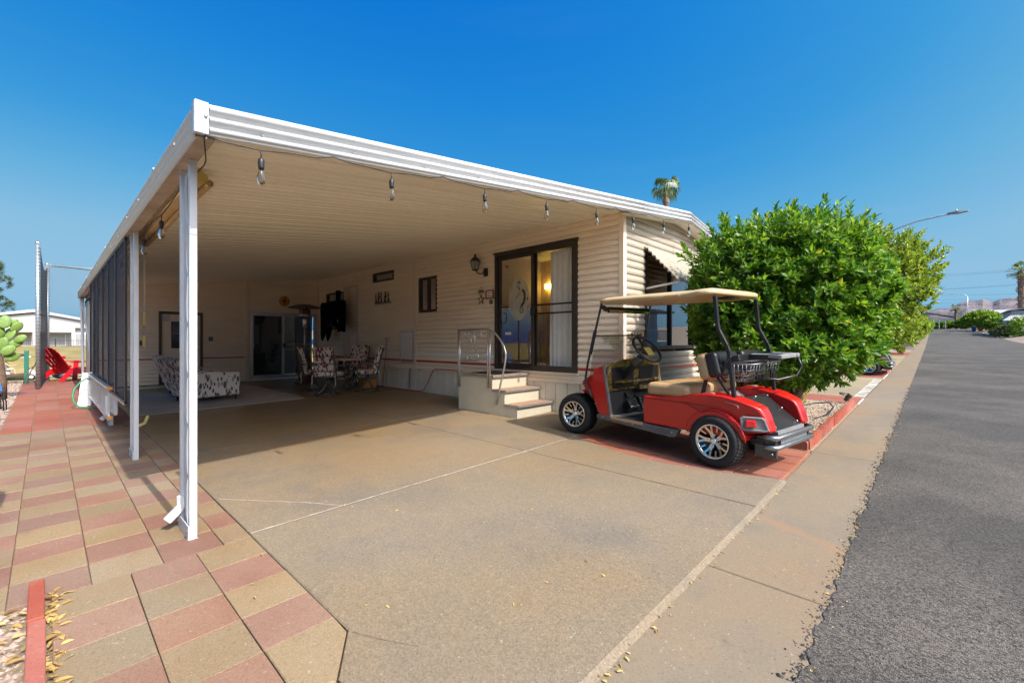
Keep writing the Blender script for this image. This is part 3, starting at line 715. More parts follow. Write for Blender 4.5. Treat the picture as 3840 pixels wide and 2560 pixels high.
for sx in (-.75, .7): MB().bar((sx,-.07,-.05), (sx,-.58,-.57), .03, .02).build('brace', MAT['alu_frame'], aw)
# house number
for i_, ch in enumerate('2559'):
    text_obj('house_number', ch, .15, MAT['steel_dark'], home, HI @ rotm(R(90), 0, 0, (6.17+i_*.092, FY-.036, 1.43)), .006)
# light patch plate behind the number
# --- back wall slider and door
bs = dpart('sliding_door')
bars(MB(), *BS, .055, back, -.05, .04).build('frame', MAT['alu_frame'], bs, bevel=.003)
bars(MB(), BS[0]+.056, 4.90, BS[2]+.056, BS[3]-.056, .055, back, -.04, -.01).build('door_panel_frame', MAT['alu_frame'], bs, bevel=.003)
bars(MB(), 4.85, BS[1]-.05, BS[2]+.05, BS[3]-.05, .05, back, .0, .03).build('screen_frame', MAT['alu_frame'], bs, bevel=.003)
pane(MB(), BS[0]+.1, 4.86, BS[2]+.1, BS[3]-.1, back, -.025).build('glass', MAT['glass_tint'], bs)
pane(MB(), 4.88, BS[1]-.08, BS[2]+.08, BS[3]-.08, back, -.03).build('glass', MAT['glass'], bs)
for zc in (1.12, 1.27): pbox(MB(), 4.9, BS[1]-.1, zc-.01, zc+.01, back, .008, .034).build('push_bar', MAT['alu_frame'], bs)
pbox(MB(), 4.86, 4.93, 1.16, 1.29, back, .02, .06).build('latch', MAT['black_plastic'], bs)
MB().tube([back(4.05,1.12,.0), back(4.06,1.15,.05), back(4.06,1.32,.05), back(4.05,1.35,.0)], .012, 8).build('handle', MAT['alu_frame'], bs)
curtain(5.22, 5.80, BS[2]+.06, BS[3]-.09, back, -.14, 6, .028, .1).build('curtain', MAT['curtain_blue'], bs)
bd = dpart('back_door')
bars(MB(), *BD, .06, back, -.03, .03).build('frame', MAT['bronze_frame'], bd, bevel=.004)
pbox(MB(), BD[0]+.06, BD[1]-.06, BD[2]+.06, BD[3]-.06, back, -.02, .006).build('door_leaf', MAT['trim_tan'], bd)
bars(MB(), 2.19, 2.60, 1.18, 1.86, .03, back, .004, .022).build('door_window_frame', MAT['bronze_frame'], bd)
pane(MB(), 2.21, 2.58, 1.20, 1.84, back, .010).build('door_glass', MAT['glass_tint'], bd)
pbox(MB(), 2.2, 2.6, 1.50, 1.53, back, .010, .024).build('muntin', MAT['bronze_frame'], bd)
pbox(MB(), 2.0, 2.17, 1.86, 2.03, back, .007, .011).build('patch_plate', MAT['alu_post'], bd)
for zc in (1.14, 1.28): MB().lathe([(.0,-.05),(.022,-.05),(.028,-.03),(.018,-.012),(.03,-.006)], (2.72, BY, zc), 'y', 14).build('knob', MAT['alu_raw'], bd)
for xo, zc in ((1.62, 1.31), (3.04, 1.42)):
    ol = dpart('outlet_cover'); pbox(MB(), xo-.05, xo+.05, zc-.06, zc+.06, back, .012, .035).build('cover', MAT['steel_dark'], ol, bevel=.008)
    pbox(MB(), xo-.03, xo+.03, zc-.04, zc-.005, back, .034, .045).pbox if 0 else None
# --- access panel, tall cabinet door
ap = dpart('access_panel'); bars(MB(), 8.816, 9.377, .84, 1.60, .028, side, .012, .03).build('frame', MAT['alu_frame'], ap)
pbox(MB(), 8.84, 9.35, .866, 1.574, side, .012, .022).build('panel', MAT['white_paint'], ap)
cd = dpart('closet_door'); bars(MB(), 11.513, 12.324, .88, 2.905, .028, side, .012, .035).build('frame', MAT['alu_raw'], cd)
pbox(MB(), 11.54, 11.915, .905, 2.88, side, .010, .020).build('leaf', MAT['trim_tan'], cd); pbox(MB(), 11.92, 12.30, .905, 2.88, side, .010, .022).build('leaf', MAT['trim_tan'], cd)
MB().lathe([(.0,-.05),(.022,-.045),(.024,-.03),(.012,-.02),(.012,0)], (WX-.02, 12.13, .97), 'x', 12).build('knob', MAT['alu_raw'], cd)

# ================================================================== carport
cp = empty('carport', (.66, 3.56, gz(.66, 3.56)), label='white aluminium carport roof on slim posts with ribbed fascia', cat='carport')
CI = Matrix.Translation((-.66, -3.56, -gz(.66, 3.56)))
def cb(mb, name, m, parent=None, **k): mb.xf(CI); return mb.build(name, MAT[m], parent or cp, **k)
PY0, PW = 3.13, .2425
npan = 56
pm = None
for i in range(npan):
    y0 = PY0 + i*PW; y1 = y0 + PW
    if y1 > 16.62: y1 = 16.62
    xe = WX - .035 if y0 < BY else 5.9
    pr = [(y0, .0), (y0+.078, .0), (y0+.083, .009), (y0+.092, .009), (y0+.097, .0), (y0+.182, .0), (y0+.186, .030), (y0+.196, .034), (y0+.222, .034), (y0+.2385, .0)]
    if pm is None:
        m = MB(); n = len(pr)
        vs = [(.64, a-y0, ceil_z(.64)+b) for a, b in pr] + [(WX+.02, a-y0, ceil_z(WX+.02)+b) for a, b in pr]
        m.add(vs, [(j, j+1, n+j+1, n+j) for j in range(n-1)]); pm = m.mesh('roof_pan', MAT['ceiling_pan'])
    o = bpy.data.objects.new('roof_pan', pm); COL.objects.link(o); o.parent = cp; o.matrix_local = CI @ Matrix.Translation((0, y0, 0))
# top sheet (keeps light out above the ribs)
MB().add([(.62,3.12,ceil_z(.62)+.055),(WX+.03,3.12,ceil_z(WX)+.055),(WX+.03,16.62,ceil_z(WX)+.055),(.62,16.62,ceil_z(.62)+.055)], [(0,1,2,3)]).xf(CI).build('roof_sheet', MAT['alu_white'], cp)
cb(MB().prism([(WX-.022,3.27),(WX-.006,3.27),(WX-.006,3.31),(WX-.022,3.31)], FY, BY, 'xz'), 'wall_hanger', 'trim_tan')
# front fascia: three convex ribs
def fascia_prof(h=.185, t=.028, ribs=3):
    pr = [(.0, 0.0), (-.012, -.004)]; 
    rh = h/ribs
    for k in range(ribs):
        z0 = k*rh
        pr += [(-.010, z0+.002)] + [(-.010 - t*math.sin(math.pi*(j/6))**.7, z0+.004+(rh-.018)*j/6) for j in range(1, 6)] + [(-.010, z0+rh-.012), (-.006, z0+rh-.010)]
    pr += [(-.006, h), (.0, h)]; return pr
def fz(x): return 2.557 + .1243*(x-.6)
def ffascia(xa, xb, za, zb, off=0):
    pr = fascia_prof(); n = len(pr)
    return MB().add([(xa, 3.105+d-off, za+z) for d, z in pr] + [(xb, 3.105+d-off, zb+z) for d, z in pr],
        [(j, j+1, n+j+1, n+j) for j in range(n-1)] + [tuple(range(n)), tuple(range(2*n-1, n-1, -1))], smooth=True)
for xa, xb, off in ((.66, 6.12, 0), (6.06, 7.81, .006)):
    o = cb(ffascia(xa, xb, fz(xa)-off, fz(xb)-off, off), 'fascia', 'alu_white'); 
pk = fz(7.81)
for i in range(11):
    x_ = .95 + i*.62; cb(MB().lathe([(0,-.006),(.006,-.006),(.007,0)], (x_, 3.094, fz(x_)+.0605), 'y', 8), 'screw', 'alu_raw')
cb(ffascia(7.81, 9.8, pk-.006, pk-.006-.1243*1.99, .006), 'fascia', 'alu_white')
# soffit strip behind the fascia over the house front
cb(MB().prism([(WX-.1,fz(WX-.1)+.008),(7.81,pk+.008),(9.8,pk-.24),(9.8,pk-.22),(7.81,pk+.03),(WX-.1,fz(WX-.1)+.03)], 3.115, FY-.004, 'xz'), 'soffit', 'siding_white')
# left eave: gutter fascia, gutter soffit, corner cap
def lf_prof(): return fascia_prof(.185, .022)
pr = lf_prof(); n = len(pr)
def lz(y): return 2.548 - .0030*(y-3.1)
vs = [(.612+d, 3.12, lz(3.1)+z) for d, z in pr] + [(.612+d, 16.64, lz(16.6)+z) for d, z in pr]
cb(MB().add(vs, [(j, n+j, n+j+1, j+1) for j in range(n-1)], smooth=True), 'gutter_fascia', 'alu_white')
cb(MB().hexa([(.605,3.125,lz(3.1)+.004),(.70,3.125,lz(3.1)+.004),(.70,16.63,lz(16.6)+.004),(.605,16.63,lz(16.6)+.004)], [(.605,3.125,lz(3.1)+.07),(.70,3.125,lz(3.1)+.07),(.70,16.63,lz(16.6)+.07),(.605,16.63,lz(16.6)+.07)]), 'gutter', 'soffit_dirty')
cc = MB().box(.585, .655, 3.062, 3.10, 2.555, 2.742).box(.583, .600, 3.066, 3.14, 2.553, 2.738)
cb(cc, 'corner_cap', 'alu_post', bevel=.004)
cb(MB().lathe([(0,-.012),(.008,-.012),(.009,-.004),(.009,0)], (.64,3.062,2.66), 'y', 10), 'rivet', 'alu_raw')
random.seed(9)
for i in range(16):
    y_ = 3.6 + i*.82; z_ = lz(y_) + .06*random.randint(0, 2)+.03
    cb(MB().box(.575, .592, y_, y_+.05, z_, z_+.016), 'fascia_clip', 'alu_post')
# rear fascia end, front frame under the pans
cb(MB().hexa([(.6,16.62,2.5),(WX,16.62,3.16),(WX,16.65,3.16),(.6,16.65,2.5)], [(.6,16.62,2.72),(WX,16.62,3.38),(WX,16.65,3.38),(.6,16.65,2.72)]), 'fascia', 'alu_white')
# posts
def post(y, dy=.29, h=None, scroll=True):
    zb = gz(.67, y); zt = lz(y) + .006
    p = empty('post'); p.parent = cp; p.matrix_local = CI
    a = MB().box(.648, .692, y-.012, y+.030, zb, zt); a.build('tube', MAT['alu_post'], p, bevel=.004)
    a = MB().box(.648, .692, y+dy-.03, y+dy+.012, zb, zt); a.build('tube', MAT['alu_post'], p, bevel=.004)
    # pierced web between the tubes
    L0, L1 = y+.030, y+dy-.03; mid = (L0+L1)/2; nlob = 7; st = 24*nlob
    for sgn, e0 in ((-1, L0), (1, L1)):
        m = MB(); vs = []; 
        for i in range(st+1):
            t = i/st; z = zb+.05+(zt-zb-.1)*t; ph = (t*nlob) % 1
            w_ = max(.004, .062*math.sin(math.pi*ph)**.6) if scroll else .09
            vs += [(.668, e0, z), (.668, mid + sgn*w_*.9 if True else 0, z)]
        fs = [(2*i, 2*i+1, 2*i+3, 2*i+2) for i in range(st)]
        m.add(vs, fs); o = m.build('web', MAT['alu_post'], p); o.modifiers.new('thick','SOLIDIFY').thickness = .003
    m = MB().box(.640, .647, y-.014, y+dy+.014, zb, zb+.10).box(.644, .70, y-.018, y-.0125, zb, zb+.012)
    m.build('base_plate', MAT['alu_post'], p)
    for yy in (y+.01, y+dy-.01):
        MB().lathe([(0,-.008),(.007,-.008),(.008,0)], (.640, yy, zb+.06), 'x', 8).build('bolt', MAT['rust'], p)
        MB().lathe([(0,-.008),(.007,-.008),(.008,0)], (.648, yy, zt-.03), 'x', 8).build('bolt', MAT['alu_raw'], p)
    return p
P1 = post(3.548); P2 = post(6.237, .27); P3 = post(8.87, .27); post(11.6, .27); post(16.2, .2)
def elbow(p, y):
    zb = gz(.6, y)
    m = MB().bar((.655, y, zb+.165), (.565, y-.015, zb+.085), .052, .036, up=(0,1,0)).bar((.655,y,zb+.24),(.655,y,zb+.15), .04, .052)
    m.build('downspout_elbow', MAT['alu_white'], p, bevel=.006)
elbow(P1, 3.80); elbow(P3, 9.05)
br = MB().bar((.655,16.2,2.48),(.655,12.6,.80), .04, .025, up=(1,0,0)); cb(br, 'brace', 'alu_post')
cb(MB().bar((.63,16.35,2.5),(.63,15.2,.2),.035,.03), 'brace', 'alu_post')

# sun screens hung between the posts
scr = empty('sun_screen', (.612, 6.59, .70), label='row of dark mesh sun screens hung along the carport side', cat='screen')
YS = [6.56, 7.6, 8.58, 9.49, 10.45, 11.36, 12.28]
for a, b in zip(YS, YS[1:]):
    f_ = MB(); 
    za = lambda yy: lz(yy)-.03
    pn = MB().hexa([(.005, a-6.59+.012, -.03),(.009, a-6.59+.012, -.03),(.009, b-6.59-.012, -.03),(.005, b-6.59-.012, -.03)],
                   [(.005, a-6.59+.012, za(a)-.70),(.009, a-6.59+.012, za(a)-.70),(.009, b-6.59-.012, za(b)-.70),(.005, b-6.59-.012, za(b)-.70)])
    po = pn.build('screen_panel', MAT['screen_mesh'], scr)
    fm = MB()
    for yy in (a-6.59, b-6.59-.024): fm.box(-.006, .018, yy, yy+.024, -.04, za(a)-.69)
    fm.box(-.006, .018, a-6.59, b-6.59, -.05, -.022); fm.box(-.006, .018, a-6.59, b-6.59, za(a)-.715, za(a)-.695)
    fm.build('screen_frame', MAT['black_frame'], po)
    for i in range(5): MB().lathe([(0,-.004),(.006,-.004),(.006,0)], (-.006, a-6.59+.1+i*.19, -.036), 'x', 6).build('rivet', MAT['alu_raw'], po)
MB().box(-.014, -.008, -.03, 5.69, -.062, -.046).build('bottom_rail', MAT['alu_raw'], scr)

# ================================================================== entry steps
stp = empty('entry_steps', (5.05, 4.68, gz(5.05, 4.68)), label='cream metal entry steps with three treads and a curled handrail', cat='steps')
SI = Matrix.Translation((-5.05, -4.68, -gz(5.05,4.68)))
def sb(mb, name, m, parent=None, **k): mb.xf(SI); return mb.build(name, MAT[m], parent or stp, **k)
X0, X1 = 5.05, 5.905
zb0 = .135
Z1, Z2, Z3 = .345, .565, .785; Y1, Y2, Y3, Y4 = 4.68, 4.955, 5.24, 6.10
for xs_, nm in ((X0, 0), (X1-.006, 1)):
    sb(MB().prism([(Y1,zb0),(Y4,zb0+.01),(Y4,Z3-.03),(Y3,Z3-.03),(Y3,Z2-.03),(Y2,Z2-.03),(Y2,Z1-.03),(Y1,Z1-.03)], xs_, xs_+.006, 'yz'), 'side_panel', 'cream_panel')
sb(MB().box(X0+.01, X1-.01, Y4-.01, Y4, zb0, Z3-.03), 'back_panel', 'cream_panel')
for (ya, zt, zl) in ((Y1, Z1, zb0), (Y2, Z2, Z1), (Y3, Z3, Z2)):
    sb(MB().box(X0+.008, X1-.008, ya, ya+.008, zl-.0 if zl == zb0 else zl+.002, zt-.032), 'riser', 'step_cream')
for (ya, yb, zt) in ((Y1-.035, Y2+.01, Z1), (Y2-.035, Y3+.01, Z2), (Y3-.035, Y4+.01, Z3)):
    t_ = sb(MB().box(X0-.012, X1+.0, ya, yb, zt-.036, zt-.004), 'tread', 'alu_raw', bevel=.003)
    c_ = MB().box(X0-.004, X1-.004, ya+.008, yb-.01 if zt != Z3 else yb-.005, zt-.005, zt+.004); c_.xf(SI); c_.build('tread_carpet', MAT['tread_carpet'], t_)
    rv = MB()
    for i in range(6): rv.lathe([(0,-.004),(.005,-.003),(.006,0)], (X0+.06+i*.145, ya, zt-.02), 'y', 6)
    rv.xf(SI); rv.build('rivet', MAT['chrome'], t_)
rail = empty('handrail'); rail.parent = stp; rail.matrix_local = SI
XR = X0 - .018
def rt(pts, r=.016, nm='rail'): return MB().tube(pts, r, 10).build(nm, MAT['alu_raw'], rail)
import itertools
def arc(c, r, a0, a1, n=10, pl='yz', x=0):
    return [(x, c[0]+r*math.cos(a0+(a1-a0)*i/n), c[1]+r*math.sin(a0+(a1-a0)*i/n)) for i in range(n+1)]
rt([(XR,6.10,1.545),(XR,5.36,1.555)] + [(XR, 5.30,1.548),(XR,5.22,1.52),(XR,5.12,1.455),(XR,5.02,1.355),(XR,4.95,1.26),(XR,4.915,1.17),(XR,4.915,1.08),(XR,4.94,.96),(XR,5.03,.66),(XR,5.125,.33)])
for y_ in (6.09, 6.05): rt([(XR,y_,1.54),(XR,y_,.56)], .013, 'baluster')
for y_ in (5.33, 5.28): rt([(XR,y_,1.55),(XR,y_,.58)], .013, 'baluster')
rt([(XR,6.07,1.02),(XR,5.31,1.02)], .010, 'cross_rail')
def scroll(yc, s):
    p = []
    for i in range(15): a = R(270) - s*R(420)*i/14*-1; r_ = .018+.035*i/14; p.append((XR, yc+s*.055+r_*math.cos(a)*1, 1.47+r_*math.sin(a)))
    return p
sc_m = MB()
for s in (-1, 1):
    yc = 5.70
    p = [(XR, yc + s*(.16 - .05*math.cos(a)) , 1.47+.045*math.sin(a)) for a in [k*.4 for k in range(0, 14)]]
    q = [(XR, yc + s*t_, z_) for t_, z_ in ((.09,1.52),(.03,1.515),(-.03,1.47),(-.055,1.40),(-.03,1.33),(.06,1.22),(.13,1.13),(.15,1.08),(.12,1.04),(.06,1.03),(.03,1.06),(.05,1.09),(.08,1.08))]
    sc_m.tube(p, .008, 6).tube(q, .008, 6)
sc_m.build('scroll', MAT['alu_raw'], rail)
for y_, z_ in ((6.09,.60),(6.09,.70),(5.3,.62),(5.3,.72),(5.12,.36)): MB().tube([(XR-.02,y_,z_),(XR+.03,y_,z_)], .006, 6).build('bolt', MAT['alu_raw'], rail)
tag(MB().box(5.28, 5.86, 5.36, 6.0, Z3+.004, Z3+.016).build('doormat', MAT['mat_black'], bevel=.004), 'black rubber doormat on the top landing of the entry steps', 'doormat')
# ================================================================== golf cart
mat('cart_red', (.46,.009,.006), .38, spec=.3, coat=.7, var=.10, vscale=2.5)
mat('cart_grey', (.10,.105,.11), .55, var=.2, vscale=15, bump=.1, bscale=200)
mat('cart_black', (.012,.012,.013), .35)
mat('cart_mat', (.02,.021,.024), .7, bump=.4, bscale=180)
mat('seat_tan', (.44,.285,.15), .5, var=.15, vscale=5, bump=.1, bscale=14)
mat('cart_roof', (.50,.37,.205), .42, var=.06, vscale=3)
mat('rubber', (.016,.016,.017), .75, var=.2, vscale=30)
mat('rim_black', (.012,.012,.014), .25, coat=.5)
mat('rim_face', (.68,.66,.62), .22, metal=1)
mat('burl', (.07,.045,.012), .15, var=.8, vscale=14, col2=(.22,.15,.035), coat=1)
mat('red_lens', (.60,.01,.01), .12, coat=1, spec=.8)
mat('bumper_steel', (.30,.30,.31), .35, metal=.9, var=.2, vscale=30)
mat('mirror', (.85,.86,.85), .02, metal=1)
mat('wire_grey', (.22,.22,.23), .35, metal=.8)
mat('grey_plastic', (.20,.205,.215), .5, var=.1)
CFx, CFy = .1648, .9863
def cart_matrix(cx_, cy_, fx, fy):
    X = Vector((fx, fy, GA*fx + GB*fy)).normalized(); Y = Vector((-fy, fx, -GA*fy + GB*fx)).normalized(); Z = X.cross(Y); Y = Z.cross(X)
    M = Matrix((X, Y, Z)).transposed().to_4x4(); M.translation = (cx_, cy_, gz(cx_, cy_) + .016); return M
cart = empty('golf_cart', label='shiny red golf cart with tan roof, tan seat and alloy wheels', cat='golf cart')
cart.matrix_world = cart_matrix(5.2418, 2.3771, CFx, CFy)
def kb(m, name, mt, parent=None, **k): return m.build(name, MAT[mt], parent or cart, **k)
# --- front cowl
def cowl_ring(x, w, zb, zt, crown=.03):
    r = []
    for y_, z_ in ((-1,0),(-1,.35),(-.985,.7),(-.93,.9),(-.8,.985),(-.5,1.0),(0,1.0),(.5,1.0),(.8,.985),(.93,.9),(.985,.7),(1,.35),(1,0)):
        r.append((x, y_*w, zb + (zt-zb)*z_ + crown*(1-y_*y_)))
    return r
cw = MB().loft([cowl_ring(*a) for a in ((1.07,.20,.585,.60,0),(1.05,.32,.58,.63,.01),(1.0,.42,.575,.675,.012),(.92,.50,.568,.725,.015),(.82,.535,.558,.775,.018),(.72,.55,.53,.825,.02),(.62,.555,.50,.865,.02),(.52,.556,.50,.90,.02),(.47,.556,.50,.915,.02))], closed=False, caps=False)
o = kb(cw, 'front_cowl', 'cart_red'); sm = o.modifiers.new('t','SOLIDIFY'); sm.thickness = .012; sm.offset = -1
for sg in (1, -1):   # fender skirts running down to the rocker
    pl = [(.70,.535),(.66,.875),(.50,.93),(.40,.31),(.565,.31),(.60,.36),(.64,.46)]
    kb(MB().prism(pl, sg*.535, sg*.562, 'xz'), 'front_fender', 'cart_red', bevel=.008)
    kb(MB().prism([(.515,.92),(.495,.93),(.375,.31),(.40,.305)], sg*.525, sg*.566, 'xz'), 'fender_trim', 'cart_grey', bevel=.004)
fa = MB().loft([[(1.06,-.3,.58),(1.06,.3,.58),(.98,.42,.45),(.98,-.42,.45)],[(.9,-.35,.55),(.9,.35,.55),(.85,.40,.40),(.85,-.40,.40)]], True, True, 0, False)
kb(fa, 'front_apron', 'cart_black')
# --- dash
arch = [(-.54,.60),(-.54,.84),(-.50,.92),(-.42,.965),(-.28,.99),(0,1.0),(.28,.99),(.42,.965),(.50,.92),(.54,.84),(.54,.60)]
kb(MB().prism(arch, .44, .50, 'yz'), 'dash_rim', 'burl', bevel=.02)
kb(MB().box(.425, .438, -.47, -.06, .64, .90).box(.425,.438,.06,.47,.64,.90), 'dash_pocket', 'cart_black', bevel=.01)
kb(MB().box(.38, .46, -.44, .44, .70, .735).box(.36,.46,-.40,.02,.60,.66), 'dash_tray', 'burl', bevel=.01)
# --- floor, kick panel, pedals
kb(MB().hexa([(.46,-.53,.30),(.60,-.53,.62),(.60,.53,.62),(.46,.53,.30)], [(.44,-.53,.31),(.49,-.53,.66),(.49,.53,.66),(.44,.53,.31)]), 'kick_panel', 'cart_mat')
kb(MB().box(-.12, .47, -.53, .53, .27, .312), 'floor_mat', 'cart_mat')
kb(MB().box(.05, .40, .44, .545, .312, .320), 'step_pad', 'cart_grey')
for yc, w_, h0, tilt in ((.18,.085,.40,.10),(-.02,.055,.36,.16)):
    p_ = kb(MB().hexa([(.30,yc-w_,h0),(.30,yc+w_,h0),(.33,yc+w_,h0-.02),(.33,yc-w_,h0-.02)][::-1], [(.37,yc-w_,h0+tilt),(.37,yc+w_,h0+tilt),(.40,yc+w_,h0+tilt-.02),(.40,yc-w_,h0+tilt-.02)][::-1]), 'pedal', 'cart_black', bevel=.005)
    MB().bar((.38,yc,h0+.05),(.47,yc,h0+.16),.03,.02).build('pedal_arm', MAT['cart_black'], p_)
    q = MB()
    for i in range(4):
        for j in (-.6,.6): q.lathe([(0,.006),(.006,.006),(.006,0)], (.312+i*.014, yc+w_*j, h0+.012+i*tilt/4.2), 'z', 6)
    q.build('stud', MAT['alu_raw'], p_)
# --- steering
kb(MB().bar((.60,.26,.62),(.12,.27,1.06),.055,.075).bar((.62,.26,.56),(.45,.26,.74),.10,.10), 'steering_column', 'cart_black', bevel=.01)
kb(MB().bar((.25,.265,.94),(.15,.268,1.03),.11,.09), 'column_collar', 'steel_dark', bevel=.02)
sw = empty('steering_wheel'); sw.parent = cart; sw.matrix_local = Matrix.Translation((.085,.27,1.125)) @ Matrix.Rotation(R(-48), 4, 'Y')
MB().tube([(.195*math.cos(a),.195*math.sin(a),.015) for a in [2*math.pi*i/36 for i in range(36)]], .017, 8, closed=True).build('rim', MAT['cart_black'], sw)
sp = MB().lathe([(0,.02),(.055,.018),(.075,0),(.06,-.03),(0,-.05)], (0,0,0), 'z', 20)
for a in (0, 180, 270): sp.bar((0,0,0),(.185*math.cos(R(a+90)),.185*math.sin(R(a+90)),.012),.045,.016)
sp.build('spoke_hub', MAT['cart_black'], sw, bevel=.004)
MB().box(-.10,.02,-.06,.06,.019,.027).build('scorecard_clip', MAT['gold_tube'], sw)
# --- rear body
def arcpts(cx_, cz, r, a0, a1, n=14): return [(cx_ + r*math.cos(R(a0+(a1-a0)*i/n)), cz + r*math.sin(R(a0+(a1-a0)*i/n))) for i in range(n+1)]
WR, WF, WRAD = -.915, 1.0, .262
prof = [(-.085,.315),(-.085,.625),(-.30,.632),(-.50,.655),(-.66,.70),(-.82,.722),(-1.0,.715),(-1.15,.682),(-1.27,.645),(-1.315,.62),(-1.345,.57),(-1.40,.415),(-1.38,.40),(-1.20,.385)] + arcpts(WR, .262, .305, 24, 172, 16) + [(-.56,.315)]
def yout(x): return .562 - (max(0, -1.13-x)/.27)**1.2*.13
for sg in (1, -1):
    pm_ = MB().prism(prof, sg*.30, sg*.562, 'xz', smooth=False)
    pm_.v = [(x, y if abs(y) < .5 else sg*yout(x), z) for x, y, z in pm_.v]
    o = kb(pm_, 'rear_fender', 'cart_red', bevel=.045, seg=5)
    o.data.polygons.foreach_set('use_smooth', [True]*len(o.data.polygons)); o.modifiers['bevel'].harden_normals = True
    lip = MB().tube([(x_, sg*.560, z_) for x_, z_ in arcpts(WR, .262, .312, 20, 172, 16)], .006, 6); kb(lip, 'arch_lip', 'cart_red')
    kb(MB().prism(arcpts(WR,.262,.30,10,172,14)+[(-.60,.30),(-1.15,.33)], sg*.28, sg*.305, 'xz'), 'inner_arch', 'cart_black')
    sill = [(.60,.315),(-.535,.305),(-.50,.225),(-.44,.215),(.60,.265)]
    kb(MB().prism(sill, sg*.50, sg*.572, 'xz'), 'rocker_panel', 'cart_grey', bevel=.006)
    kb(MB().box(-.09,.38,.562 if sg>0 else -.573,.573 if sg>0 else -.562,.285,.318), 'scuff_strip', 'seat_tan')
t_ = text_obj('lettering', 'EZGO', .062, MAT['steel_dark'], cart, Matrix.Translation((-.36,.5725,.262)) @ Matrix.Rotation(R(180), 4, 'Z') @ Matrix.Rotation(R(90), 4, 'X'), .0015, spacing=1.1)
kb(MB().box(-.95,-.085,-.302,.302,.30,.615), 'seat_box', 'cart_red')
kb(MB().hexa([(-1.22,-.31,.36),(-.70,-.31,.62),(-.70,.31,.62),(-1.22,.31,.36)][::-1], [(-1.24,-.31,.38),(-.70,-.31,.685),(-.70,.31,.685),(-1.24,.31,.38)][::-1]), 'bag_well', 'grey_plastic')
rp_ = kb(MB().hexa([(-1.36,-.29,.395),(-1.02,-.27,.665),(-1.02,.27,.665),(-1.36,.29,.395)][::-1], [(-1.375,-.29,.405),(-1.035,-.27,.675),(-1.035,.27,.675),(-1.375,.29,.405)][::-1]), 'rear_panel', 'cart_black')
for y_, t in ((.25,.08),(.25,.9),(-.25,.08),(-.25,.5),(-.25,.92),(0,.95),(.25,.5)):
    MB().ell((-1.38+.34*t, y_, .41+.27*t), .012,.012,.010, 8, 5).build('screw', MAT['alu_raw'], rp_)
kb(MB().box(-1.40,-1.30,-.30,.30,.36,.40), 'bag_floor', 'grey_plastic')
kb(MB().box(-1.28,-.60,-.20,.20,.18,.36).box(-1.32,-1.2,-.42,.42,.27,.33), 'chassis', 'cart_black')
kb(MB().tube([(WR,-.5,.262),(WR,.5,.262)], .04, 10).box(WR-.12,WR+.12,-.1,.1,.16,.36), 'rear_axle', 'steel_dark')
kb(MB().box(.2,1.0,-.30,.30,.20,.28).box(.93,1.03,-.45,.45,.22,.30).box(.95,1.02,.40,.44,.25,.52).box(.95,1.02,-.44,-.40,.25,.52), 'front_axle', 'steel_dark')
for sg in (1, -1):
    kb(MB().tube([(-.10,sg*.5625,.600),(-.40,sg*.5628,.603),(-.70,sg*.5628,.600),(-.95,sg*.5628,.592)], .0028, 5), 'panel_seam', 'cart_black')
    for x_, z_ in ((-.46,.27),(.50,.29),(.05,.27)): kb(MB().ell((x_, sg*.574, z_), .007,.004,.007, 8, 5), 'screw', 'alu_raw')
mat('scuff', (.62,.50,.48), .7)
for pts_ in ([(-.78,.52,.722),(-.84,.49,.727),(-.90,.50,.724)], [(-1.02,.545,.664),(-1.10,.535,.650),(-1.14,.54,.640),(-1.15,.545,.615)], [(-.72,-.50,.712),(-.82,-.47,.727),(-.86,-.50,.724)]):
    kb(MB().tube(pts_, .0025, 4), 'scuff_mark', 'scuff')
# --- tail lights: bezel on the sloped rear corner
for sg in (1, -1):
    def tp(x, z, d): return (x - .55*d, sg*(yout(x) + .85*d), z)
    loop = [(-1.175,.425),(-1.165,.53),(-1.19,.548),(-1.33,.548),(-1.352,.53),(-1.385,.425),(-1.36,.412),(-1.20,.412)]
    cxl, czl = -1.27, .48
    big = [tp(x, z, .004) for x, z in loop]; top = [tp(cxl+(x-cxl)*.95, czl+(z-czl)*.92, .014) for x, z in loop]; inn = [tp(cxl+(x-cxl)*.84, czl+(z-czl)*.76, .013) for x, z in loop]; dp = [tp(cxl+(x-cxl)*.80, czl+(z-czl)*.72, .003) for x, z in loop]
    bz = kb(MB().loft([big, top, inn, dp], True, True, 0, False), 'tail_light_bezel', 'grey_plastic')
    l0 = [tp(x, z, .006) for x, z in ((-1.20,.445),(-1.29,.45),(-1.285,.52),(-1.205,.52))]; l1 = [tp(x, z, .03) for x, z in ((-1.205,.45),(-1.285,.455),(-1.28,.515),(-1.21,.515))]
    MB().loft([l0, l1], True, True, 0, False).build('tail_light_lens', MAT['red_lens'], bz, bevel=.008)
# --- bumper
for z_ in (.365, .275): kb(MB().tube([(-1.34,.46,z_),(-1.42,.445,z_),(-1.44,.42,z_),(-1.44,-.38,z_),(-1.42,-.41,z_),(-1.36,-.43,z_)], .024, 10), 'bumper_tube', 'bumper_steel')
kb(MB().box(-1.425,-1.40,-.30,.30,.275,.345), 'bumper_plate', 'alu_raw')
for y_ in (.38,-.36): kb(MB().box(-1.42,-1.25,y_-.02,y_+.02,.22,.36), 'bumper_bracket', 'steel_dark', bevel=.004)
kb(MB().box(-1.44,-1.25,.405,.43,.18,.285).tube([(-1.40,.39,.21),(-1.40,.46,.21)],.018,8), 'tow_hitch', 'steel_dark')
